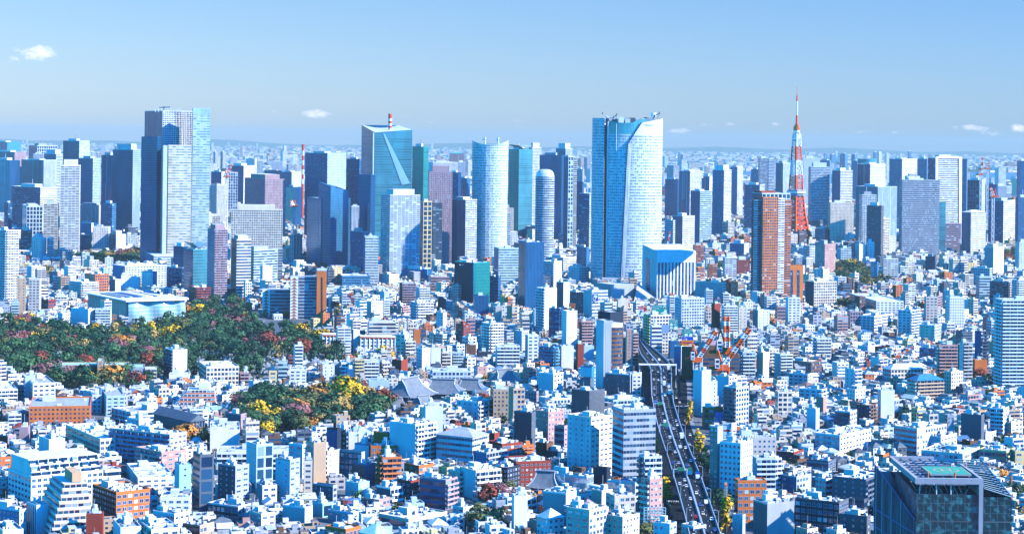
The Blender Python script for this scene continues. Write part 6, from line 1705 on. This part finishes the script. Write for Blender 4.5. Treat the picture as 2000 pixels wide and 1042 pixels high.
WC = ['W']*28+['L']*9+['C']*16+['S']*9+['G']*12+['H']*10+['P']*3+['T']*5+['R']*2+['N']*4+['D']*7+['O']*3+['Y']*2+['I']*4
RC = [C_['S']]*18+[C_['W']]*8+[(.34, .40, .46)]*22+[(.13, .155, .18)]*22+[(.24, .40, .36)]*4+[(.06, .16, .34)]*5+[(.20, .14, .12)]*4+[(.5, .54, .5)]*8+[(.08, .09, .11)]*6
CNM = {'W': 'white', 'L': 'pale blue', 'C': 'cream', 'S': 'light grey', 'G': 'grey', 'H': 'greyish beige', 'P': 'pink', 'T': 'tan', 'R': 'brick red', 'N': 'brown', 'D': 'charcoal', 'O': 'orange', 'Y': 'yellowish', 'I': 'pale aqua', 'E': 'navy', 'B': 'blue'}
cand = []
def district(cx_, cy_, size, lot, hf):
    t = R(random.uniform(10, 48)); ct, st = math.cos(t), math.sin(t); n = int(size*.75/lot)+1
    for i in range(-n, n+1):
        for j in range(-n, n+1):
            if i % 6 == 5 or j % 4 == 3 and lot < 25: 
                if random.random() < .75: continue
            u, v = i*lot+random.uniform(-.8, .8), j*lot+random.uniform(-.8, .8); x, y = cx_+u*ct-v*st, cy_+u*st+v*ct
            if abs(x-cx_) > size/2 or abs(y-cy_) > size/2: continue
            if abs(x) > .30*y+50: continue
            w, d = lot*random.uniform(.62, .93), lot*random.uniform(.62, .93); b_ = Box(x-w/2, y-d/2, w, d, t); q = b_.rect()
            if not free(q): continue
            px, py = proj((x, y, 0)); cand.append((y, b_, q, px, py, hf(px, py, y)))
def hnear(px, py, y):
    r = random.random()
    tall = .10 if py > 850 else .14
    if 560 < px < 1250 and py < 700: tall = .34
    if 1300 < px < 1600 and py < 640: tall = .3
    if px > 1250 and py > 640: tall = .10
    if r < tall: return random.uniform(12, 30 if py < 800 else 17)
    if r < .45: return random.uniform(8.5, 12)
    return random.uniform(5.5, 9)
def hmid(px, py, y):
    r = random.random()
    return random.uniform(28, 52) if r < .05 else random.uniform(11, 26) if r < .6 else random.uniform(8, 15)
y = 980
while y < 7600:
    size = 180 if y < 3300 else 420; lot = 11.5 if y < 1700 else 12.5 if y < 2500 else 15.5 if y < 3300 else 25 if y < 4800 else 36
    x = -.30*(y+size)-size
    while x < .30*(y+size)+size:
        district(x+size/2+random.uniform(-20, 20), y+size/2, size*1.02, lot*random.uniform(.9, 1.15), hnear if y < 3300 else hmid); x += size
    y += size
cand.sort(key=lambda c: c[0])
SK = np.full(2400, 5000.0); hs = sorted(HS, key=lambda h: min(p[1] for p in h[0]))
HSL = []
for q, z in hs: i0, i1, a, b_ = skyline(q, z); HSL.append((min(p[1] for p in q), i0, i1, b_))
for lab, (rt, s, z) in BLD.items(): i0, i1, a, b_ = skyline(s.rect(), z-1); HSL.append((s.N.y, i0, i1, b_))
HSL.sort(); hi = 0; keep = []
for y, b_, q, px, py, h in cand:
    while hi < len(HSL) and HSL[hi][0] < y: _, i0, i1, v = HSL[hi]; SK[i0:i1+1] = np.minimum(SK[i0:i1+1], v); hi += 1
    i0, i1, ytop, yfr = skyline(q, h)
    if h > 9:   # a tall filler must not stand before a hand-placed facade
        cols = range(max(0, i0-200), min(2099, i1-200)+1, 2); bad = 0
        for hh_ in (h, h*.8, h*.6):
            _, yy = proj((b_.N.x, b_.N.y, hh_)); yy = int(yy)
            if 0 <= yy < 1100 and any(0 < HM[yy, c] < py-3 for c in cols): bad += 1
        if bad: h = min(h, random.uniform(5.5, 9)); i0, i1, ytop, yfr = skyline(q, h)
    if i1 <= i0 or ytop-3 < SK[i0:i1+1].max():
        keep.append((y, b_, q, px, py, h, (i1-i0)*(py-ytop)))
        if i1 > i0+1: SK[i0+1:i1] = np.minimum(SK[i0+1:i1], yfr)
print('candidates', len(cand), 'visible', len(keep))
def filler(s, h, y, cw, rc, kind):
    """geometry of an ordinary building as named parts"""
    parts = []; q = s.rect(); L2, L1 = s.L2, s.L1; m = MB(); col = C_[cw]; rnd = random.random
    if h < 11: sty = random.choice('wwsgn')+random.choice('wwggs')
    else: sty = random.choice('nsgwbnG')+random.choice('bbbgGwrh')
    pitched = h < 11 and kind == 'g'
    zt = h-.8
    if pitched: zt = h*.68
    for i in range(4): m.wall(q[i], q[(i+1) % 4], 0, zt, sty[1] if i % 2 == 0 else sty[0], col)
    parts.append(('wall', m)); m = MB()
    if pitched:
        e = .5; lo = [(*s.P(-e, -e), zt), (*s.P(L2+e, -e), zt), (*s.P(L2+e, L1+e), zt), (*s.P(-e, L1+e), zt)]; M_ = MATS['roofing']
        hipr = rnd() < .5; k = min(L1, L2)*.5 if hipr else 0
        if L2 > L1: A, B = (*s.P(k, L1/2), h), (*s.P(L2-k, L1/2), h); F = ([lo[0], lo[1], B, A], [lo[2], lo[3], A, B], [lo[1], lo[2], B], [lo[3], lo[0], A])
        else: A, B = (*s.P(L2/2, k), h), (*s.P(L2/2, L1-k), h); F = ([lo[3], lo[0], A, B], [lo[1], lo[2], B, A], [lo[0], lo[1], A], [lo[2], lo[3], B])
        for n_, f in enumerate(F): m.face(f, M_ if (n_ < 2 or hipr) else MATS['wall'], rc if (n_ < 2 or hipr) else col)
        parts.append(('roof', m)); return parts
    if y < 3300: m.roofpan(q, zt, rc, col, .8, .3)
    else: m.face([(*p, zt) for p in q], MATS['roofing'], rc)
    parts.append(('roof', m))
    if y < 2600 and rnd() < .25 and L2 > 8:       # a set-back upper storey
        m = MB(); u = random.uniform(.35, .6); m.prism(s.rect(L2*(1-u)*.8, L2*(1-u)*.8+L2*u*.9, L1*.2, L1*.95), zt, zt+2.9, sty[::-1], col, rc); parts.append(('upper_storey', m)); return parts
    m = MB(); w, d = random.uniform(2.2, 4), random.uniform(2.2, 4); a, b_ = rnd()*(L2-w-1)+.5, (.3+.7*rnd())*(L1-d-1)+.5
    if y > 3300: w, d = L2*.35, L1*.35; a, b_ = L2*rnd()*.6, L1*.4*rnd()+.1*L1
    m.prism(s.rect(a, a+w, b_, b_+d), zt, zt+random.uniform(2, 3.4)*(1 if y < 3300 else 1.4), 'n', col, rc); 
    if rnd() < .8: parts.append(('stair_house', m))
    if y < 2300:
        if rnd() < .35: m = MB(); p_ = s.P(a+.6, b_+.6); m.tube((*p_, zt+2), (*p_, zt+5+3*rnd()), .08, C_['G']); parts.append(('antenna', m))
        for _ in range(random.choice((2, 3, 4, 6))):
            m = MB(); a, b_ = .6+rnd()*(L2-2.4), .6+rnd()*(L1-2.4); m.prism(s.rect(a, a+.7+rnd(), b_, b_+.6+rnd()), zt, zt+.8+rnd()*.8, 'n', random.choice((C_['W'], C_['G'], C_['L'], C_['D']))); parts.append(('air_conditioner', m))
        if h > 8 and sty[1] in 'bgw' and rnd() < .5 and y < 2000:
            ns = max(2, round(zt/3.0))
            for j in range(1, ns):
                m = MB(); z = zt*j/ns; m.prism([s.P(.4, -1.1), s.P(L2-.4, -1.1), s.P(L2-.4, 0), s.P(.4, 0)], z-.15, z+.95, 'n', col, C_['G'], 'wall', True); parts.append(('balcony', m))
    return parts
rank = sorted(range(len(keep)), key=lambda i: -keep[i][6])
single = {}; nh = nb = 0
for i in rank:
    h = keep[i][5]
    if keep[i][0] > 3300 or not -15 < keep[i][3] < 2015: continue
    if h < 9.5 and nh < 290: single[i] = 'house'; nh += 1
    elif h >= 9.5 and nb < 270: single[i] = 'low_block'; nb += 1
bulk = MB(); groups = {}
for i, (y, s, q, px, py, h, ar_) in enumerate(keep):
    cw = random.choice(WC); rc = random.choice(RC); kind = 'g' if random.random() < .38 else 'f'; parts = filler(s, h, y, cw, rc, kind)
    if i in single:
        nm = single[i]; fl = max(2, round(h/3)); pit = len(parts) == 2
        rcn = 'pitched roof' if pit else 'flat roof'; dk_ = sum(rc)/3
        rt_ = ('dark ' if dk_ < .2 else 'pale ' if dk_ > .6 else 'grey ')+rcn
        num = {2: 'two', 3: 'three', 4: 'four', 5: 'five', 6: 'six', 7: 'seven', 8: 'eight', 9: 'nine', 10: 'ten'}.get(fl, 'many')
        head = f'{CNM[cw]} house with {rt_}' if nm == 'house' else f'{CNM[cw]} {num}-storey block'
        lab, grp = where(px, py, head); r = thing(nm, s.centre(), lab, 'house' if nm == 'house' else 'low block', grp)
        sh = None
        for pn, mb in parts:
            ob = mb.build(pn, sh if pn == 'antenna' and sh else r)
            if pn == 'stair_house': sh = ob
    else:
        for pn, mb in parts: bulk.add(mb)
struct(bulk.build('small_buildings'), 'stuff')
print('faces in bulk', len(bulk.f), 'singles', len(single))
# ---------------------------------------------------------------- the city beyond, thinning to the horizon
random.seed(77); far = MB()
def fbox(x, y, w, d, h, col, rc, t=.35):
    ct, st = math.cos(t), math.sin(t); q = [(x, y), (x+w*ct, y+w*st), (x+w*ct-d*st, y+w*st+d*ct), (x-d*st, y+d*ct)]
    far.wall(q[0], q[1], 0, h, 'h' if h > 25 else 'n', col, off=random.randrange(99)); far.wall(q[3], q[0], 0, h, 'n', col); far.wall(q[1], q[2], 0, h, 'n', col); far.wall(q[2], q[3], 0, h, 'n', col); far.face([(*p, h) for p in q], MATS['roofing'], rc)
bay = [(1100, 11500), (9000, 10500), (12000, 15500), (7000, 17000), (1600, 14500)]
for k in range(15000):
    yy = random.uniform(18, 118)**1.0; dd = HC*FOC/yy
    if dd < 6800: continue
    x = random.uniform(-.275, .275)*dd
    if inpoly(x, dd, bay) and random.random() < .96: continue
    g_ = dd/7000; h = random.uniform(7, 20)*(1+.25*g_); w = random.uniform(14, 38)*g_**.85; d = random.uniform(14, 30)*g_**.85
    r_ = random.random()
    if r_ < .009: h = random.uniform(60, 130); w, d = random.uniform(22, 40), random.uniform(22, 40)
    elif r_ < .08: h = random.uniform(28, 60)
    fbox(x, dd, w, d, h, C_[random.choice('WWWWWLSCCGHPIL')], random.choice((C_['W'], C_['S'], C_['L'], (.42, .47, .53), (.2, .24, .26))), random.uniform(.1, .8))
struct(far.build('distant_city'), 'stuff')
gm = MB()
for k in range(240):
    dd = random.uniform(8000, 34000); x = random.uniform(-.27, .27)*dd; w = random.uniform(150, 700)*dd/15000; h = random.uniform(8, 16)
    if inpoly(x, dd, bay): continue
    for j in range(6):
        a = x+random.uniform(-w, w); b_ = dd+random.uniform(-w, w)*.5; ww = w*.25
        gm.prism([(a-ww, b_-ww), (a+ww, b_-ww*.7), (a+ww*.8, b_+ww), (a-ww*.6, b_+ww)], 0, h, 'n', (.05, .10, .06), (.05, .10, .06))
struct(gm.build('distant_woodland'), 'stuff')
# ---------------------------------------------------------------- trees
def leafmat():
    m, t, b = newmat('foliage'); c = attr(t); g = nd(t, 'ShaderNodeNewGeometry'); n = nd(t, 'ShaderNodeTexNoise'); n.inputs['Scale'].default_value = .45; n.inputs['Detail'].default_value = 3; t.links.new(g.outputs['Position'], n.inputs[0])
    r = nd(t, 'ShaderNodeMapRange'); r.inputs[1].default_value = .3; r.inputs[2].default_value = .7; r.inputs[3].default_value = .6; r.inputs[4].default_value = 1.35; t.links.new(n.outputs[0], r.inputs[0])
    v = nd(t, 'ShaderNodeCombineColor')
    for i in range(3): t.links.new(r.outputs[0], v.inputs[i])
    t.links.new(mixc(t, 1.0, c, v.outputs[0], 'MULTIPLY'), b.inputs[0]); b.inputs['Roughness'].default_value = .7; b.inputs['Specular IOR Level'].default_value = .15
    return m
leafmat()
TCOL = {'dark evergreen': (.022, .075, .035), 'green': (.045, .12, .045), 'olive': (.12, .13, .04), 'yellow ginkgo': (.70, .43, .02), 'orange': (.48, .19, .03), 'red brown': (.24, .055, .03), 'mauve cherry': (.24, .10, .10), 'golden brown': (.38, .25, .07)}
def crown(mb, c, rx_, rz_, shape, col, n, ls, rng):
    """leaf clumps spread through the crown volume, clustered round random bough ends"""
    nb_ = max(6, n//22); boughs = []
    for _ in range(nb_):
        v = Vector((rng.gauss(0, 1), rng.gauss(0, 1), rng.gauss(0, .9))).normalized()*(rng.uniform(.6, .92))
        if shape == 'cone': v.z = rng.uniform(-.95, .95); f = (1-v.z)*.5; v.x *= .25+.85*f; v.y *= .25+.85*f
        elif shape == 'flat': v.z *= .6
        boughs.append((v, rng.uniform(.72, 1.2)))
    for k in range(n):
        v, br = boughs[k % nb_]; sp_ = .22 if shape != 'cone' else .15
        p = Vector((c[0]+(v.x+rng.gauss(0, sp_))*rx_, c[1]+(v.y+rng.gauss(0, sp_))*rx_, c[2]+(v.z+rng.gauss(0, sp_*.8))*rz_))
        out_ = Vector(((p.x-c[0])/rx_, (p.y-c[1])/rx_, (p.z-c[2])/rz_)); nrm = (out_*1.5+Vector((rng.gauss(0, .5), rng.gauss(0, .5), rng.gauss(.25, .5)))).normalized(); u = nrm.orthogonal().normalized(); w = nrm.cross(u); s_ = ls*rng.uniform(.6, 1.4)
        j = br*rng.uniform(.88, 1.12); cc = (col[0]*j, col[1]*j, col[2]*j)
        mb.face([p-u*s_-w*s_*.6, p+u*s_-w*s_*.7, p+u*s_*.8+w*s_*.8, p-u*s_*.7+w*s_*.7], MATS['foliage'], cc)
TM = {}; rng = random.Random(8); rng_ = random.Random(15)
def treemesh(kind, shape, var):
    k = (kind, shape, var)
    if k not in TM:
        m = MB(); H_ = 10.0
        if shape == 'cone': crown(m, (0, 0, 6.2), 3.0, 5.2, shape, TCOL[kind], 420, .42, rng)
        elif shape == 'flat': crown(m, (0, 0, 6.4), 5.4, 3.4, shape, TCOL[kind], 430, .5, rng)
        else: crown(m, (0, 0, 6.4), 4.6, 4.2, shape, TCOL[kind], 460, .5, rng)
        t = MB(); t.tube((0, 0, 0), (0, 0, 6), .38, (.10, .07, .05), n=6, r2=.16)
        for a in range(5): an = a*1.26+rng.random(); t.tube((0, 0, 2.5+a*.5), (2.6*math.cos(an), 2.6*math.sin(an), 6+rng.random()), .16, (.10, .07, .05), r2=.05)
        TM[k] = (m.mesh('crown'), t.mesh('trunk'))
    return TM[k]
def pick(px, py):
    rng = random.Random(int(px/30)*7919+int(py/8)*104729) if rng_.random() < .62 else rng_
    if inpoly(px, py, GROVE): return rng.choices(list(TCOL), (10, 6, 3, .8, 1.6, 1.6, 1.6, 1.5))[0]
    if inpoly(px, py, PARK): return rng.choices(list(TCOL), (18, 8, 1.5, .7, .5, 1.0, 2.8, .5))[0]
    return rng.choices(list(TCOL), (6, 6, 3, 1, 1, 2, 1, 1))[0]
spots = [(60, 632, 'yellow ginkgo', 13), (68, 668, 'yellow ginkgo', 11), (88, 668, 'golden brown', 17), (100, 645, 'yellow ginkgo', 12), (187, 655, 'yellow ginkgo', 13), (158, 695, 'golden brown', 17), (252, 685, 'golden brown', 15), (297, 655, 'yellow ginkgo', 15),
         (326, 664, 'yellow ginkgo', 15), (108, 684, 'golden brown', 12), (234, 705, 'golden brown', 9), (218, 750, 'orange', 17), (172, 758, 'yellow ginkgo', 13), (285, 700, 'mauve cherry', 14), (235, 690, 'mauve cherry', 15), (75, 722, 'red brown', 16), (45, 720, 'mauve cherry', 15), (360, 618, 'orange', 14), (345, 606, 'orange', 13),
         (365, 648, 'red brown', 15), (380, 650, 'mauve cherry', 14), (585, 662, 'yellow ginkgo', 16), (600, 668, 'golden brown', 14), (620, 672, 'yellow ginkgo', 15), (634, 672, 'yellow ginkgo', 15), (590, 656, 'yellow ginkgo', 14), (665, 622, 'yellow ginkgo', 16), (675, 678, 'orange', 10), (690, 678, 'orange', 11), (740, 690, 'orange', 12), (750, 702, 'yellow ginkgo', 13), (758, 706, 'yellow ginkgo', 11),
         (676, 790, 'yellow ginkgo', 22), (660, 784, 'yellow ginkgo', 17), (694, 786, 'yellow ginkgo', 17), (685, 808, 'yellow ginkgo', 18), (512, 830, 'yellow ginkgo', 17), (545, 832, 'yellow ginkgo', 13), (586, 824, 'orange', 17), (575, 830, 'mauve cherry', 19), (590, 848, 'red brown', 14), (630, 800, 'orange', 16), (668, 818, 'red brown', 12), (605, 838, 'red brown', 12),
         (520, 850, 'olive', 14), (640, 846, 'dark evergreen', 14), (735, 818, 'olive', 15), (720, 806, 'dark evergreen', 14), (362, 876, 'orange', 17), (394, 868, 'orange', 12), (480, 826, 'golden brown', 15), (1348, 812, 'yellow ginkgo', 11), (1345, 828, 'yellow ginkgo', 11), (1363, 880, 'yellow ginkgo', 13), (1370, 892, 'yellow ginkgo', 13), (1299, 985, 'yellow ginkgo', 14), (1279, 885, 'yellow ginkgo', 10),
         (1418, 1038, 'yellow ginkgo', 17), (1404, 1000, 'dark evergreen', 14), (1382, 920, 'dark evergreen', 12), (1390, 935, 'dark evergreen', 13), (1950, 950, 'orange', 12), (1966, 885, 'green', 13), (1952, 908, 'dark evergreen', 12), (1980, 990, 'dark evergreen', 15), (1985, 1030, 'golden brown', 12), (1668, 872, 'yellow ginkgo', 11), (1685, 878, 'dark evergreen', 12), (1656, 868, 'orange', 8),
         (1915, 752, 'red brown', 14), (1930, 758, 'dark evergreen', 13), (1575, 730, 'red brown', 11), (1552, 690, 'dark evergreen', 10), (1767, 826, 'dark evergreen', 12), (1505, 712, 'yellow ginkgo', 9), (1640, 656, 'yellow ginkgo', 7), (940, 1038, 'olive', 15), (960, 1040, 'green', 14), (985, 985, 'mauve cherry', 12), (950, 990, 'red brown', 13), (970, 978, 'mauve cherry', 12), (990, 975, 'olive', 11), (800, 775, 'red brown', 9),
         (1262, 1062, 'olive', 12), (1740, 645, 'dark evergreen', 10), (1650, 560, 'dark evergreen', 13), (1675, 552, 'red brown', 12), (1645, 530, 'olive', 12), (1645, 605, 'red brown', 12), (1120, 1000, 'green', 9), (1495, 850, 'dark evergreen', 9), (1270, 945, 'dark evergreen', 8), (905, 870, 'dark evergreen', 9)]
for k, (px_, n_) in enumerate(((517, 618), (541, 612), (559, 614), (572, 616), (586, 618), (600, 620), (612, 620), (628, 622))): spots.append((px_, 620, ('orange', 'red brown', 'orange', 'orange', 'red brown', 'orange', 'orange', 'orange')[k], 8))
NT = 0; wood = MB()
auto = []
for P in WOODS:
    q = [G(x, y) for x, y in P]; x0, x1, y0, y1 = min(v.x for v in q), max(v.x for v in q), min(v.y for v in q), max(v.y for v in q); Q = [(v.x, v.y) for v in q]; step = 18.5 if P is PARK else 14; yy = y0
    while yy < y1:
        xx = x0
        while xx < x1:
            a, b_ = xx+rng.uniform(-5, 5), yy+rng.uniform(-5, 5)
            px, py = proj((a, b_, 0))
            hh0 = 12 if P in (PARK, GROVE) else 8; cem = P is PARK and (inpoly(px, py, [(90, 690), (180, 684), (190, 715), (120, 720)]) or inpoly(px, py, [(370, 695), (560, 690), (640, 706), (600, 715), (540, 712), (500, 744), (370, 735)]) or inpoly(px, py, [(-10, 690), (20, 690), (20, 715), (-10, 715)]))
            if inpoly(a, b_, Q) and rng.random() > (.6 if cem else .06) and -40 < px < 2040: auto.append((px, py, pick(px, py), hh0+rng.random()**1.5*6))
            xx += step
        yy += step*.95
for k in range(420):
    py = rng.uniform(560, 1030); px = rng.uniform(0, 2000); p = G(px, py); i, j = int((p.x-OX0)/OC), int((p.y-OY0)/OC)
    if not (0 <= j < NYo and OR_[j, i]): auto.append((px, py, pick(px, py), rng.uniform(5, 9)))
allt = [(s_, True) for s_ in spots]+[(a_, False) for a_ in auto]
order = sorted(allt, key=lambda s_: -(s_[0][3]*(s_[0][1]-270) + (1e6 if s_[1] else 0)))
keepn = 295
for k, ((px, py, kind, h), hand) in enumerate(order):
    p = G(px, py)
    if not hand:
        occ_ = [m_ for m_ in ()]
    shape = 'cone' if kind == 'yellow ginkgo' and px > 1200 else 'round' if kind != 'mauve cherry' else 'flat'
    if kind == 'dark evergreen' and rng.random() < .3: shape = 'cone'
    if k < keepn:
        cm_, tm_ = treemesh(kind, shape, rng.randrange(2)); sz = 'large' if h > 15 else 'small' if h < 9.5 else ''
        head = f'{sz} {kind} tree'.strip(); lab, grp = where(px, py, head); r = thing('tree', (p.x, p.y, 0), lab, 'tree', grp); s_ = h/10; r.scale = (s_*rng.uniform(1.05, 1.3), s_*rng.uniform(1.05, 1.3), s_); r.rotation_euler = (0, 0, rng.uniform(0, 6.28))
        for nm, me in (('crown', cm_), ('trunk', tm_)): o = bpy.data.objects.new(nm, me); COL.objects.link(o); o.parent = r
    else:
        s_ = h/10; crown(wood, (p.x, p.y, 6.0*s_), 4.8*s_, 4.0*s_, shape, TCOL[kind], 240, .62*s_, rng); wood.tube((p.x, p.y, 0), (p.x, p.y, 5*s_), .3*s_, (.1, .07, .05))
struct(wood.build('woodland'), 'stuff'); print('trees', len(order))
# ---------------------------------------------------------------- cemetery stones between the trees
gs = MB(); rng2 = random.Random(5)
for k in range(2600):
    px, py = rng2.uniform(-10, 640), rng2.uniform(640, 742)
    if not inpoly(px, py, PARK): continue
    p = G(px, py); w = rng2.uniform(.5, 1.1); h = rng2.uniform(1.2, 2.8); gs.prism([(p.x-w, p.y-w*.6), (p.x+w, p.y-w*.6), (p.x+w, p.y+w*.6), (p.x-w, p.y+w*.6)], 0, h, 'n', rng2.choice((C_['G'], C_['S'], C_['L'], C_['H'])))
struct(gs.build('gravestones'), 'stuff')
# ---------------------------------------------------------------- steam beside the giant tower's foot and the air between here and the horizon
def volume(name, pts0, pts1, dens, col, aniso=0.0):
    me = bpy.data.meshes.new(name); (x0, y0, z0), (x1, y1, z1) = pts0, pts1
    v = [(x, y, z) for z in (z0, z1) for y in (y0, y1) for x in (x0, x1)]; f = [(0, 2, 3, 1), (4, 5, 7, 6), (0, 1, 5, 4), (2, 6, 7, 3), (0, 4, 6, 2), (1, 3, 7, 5)]
    me.from_pydata(v, [], f); o = bpy.data.objects.new(name, me); COL.objects.link(o); o['kind'] = 'stuff'
    mt = bpy.data.materials.new(name); mt.use_nodes = True; t = mt.node_tree; t.nodes.clear(); vo = nd(t, 'ShaderNodeVolumePrincipled'); vo.inputs['Density'].default_value = dens; vo.inputs['Color'].default_value = (*col, 1); vo.inputs['Anisotropy'].default_value = aniso
    ou = nd(t, 'ShaderNodeOutputMaterial'); t.links.new(vo.outputs[0], ou.inputs['Volume']); me.materials.append(mt); return o
HAZE_D, HAZE_C = 3.0e-5, (.42, .555, .57)
volume('haze', (-31000, -4000, -1), (31000, 41500, 345), HAZE_D, HAZE_C)

for o in bpy.data.objects:
    if '_o' in o: del o['_o']
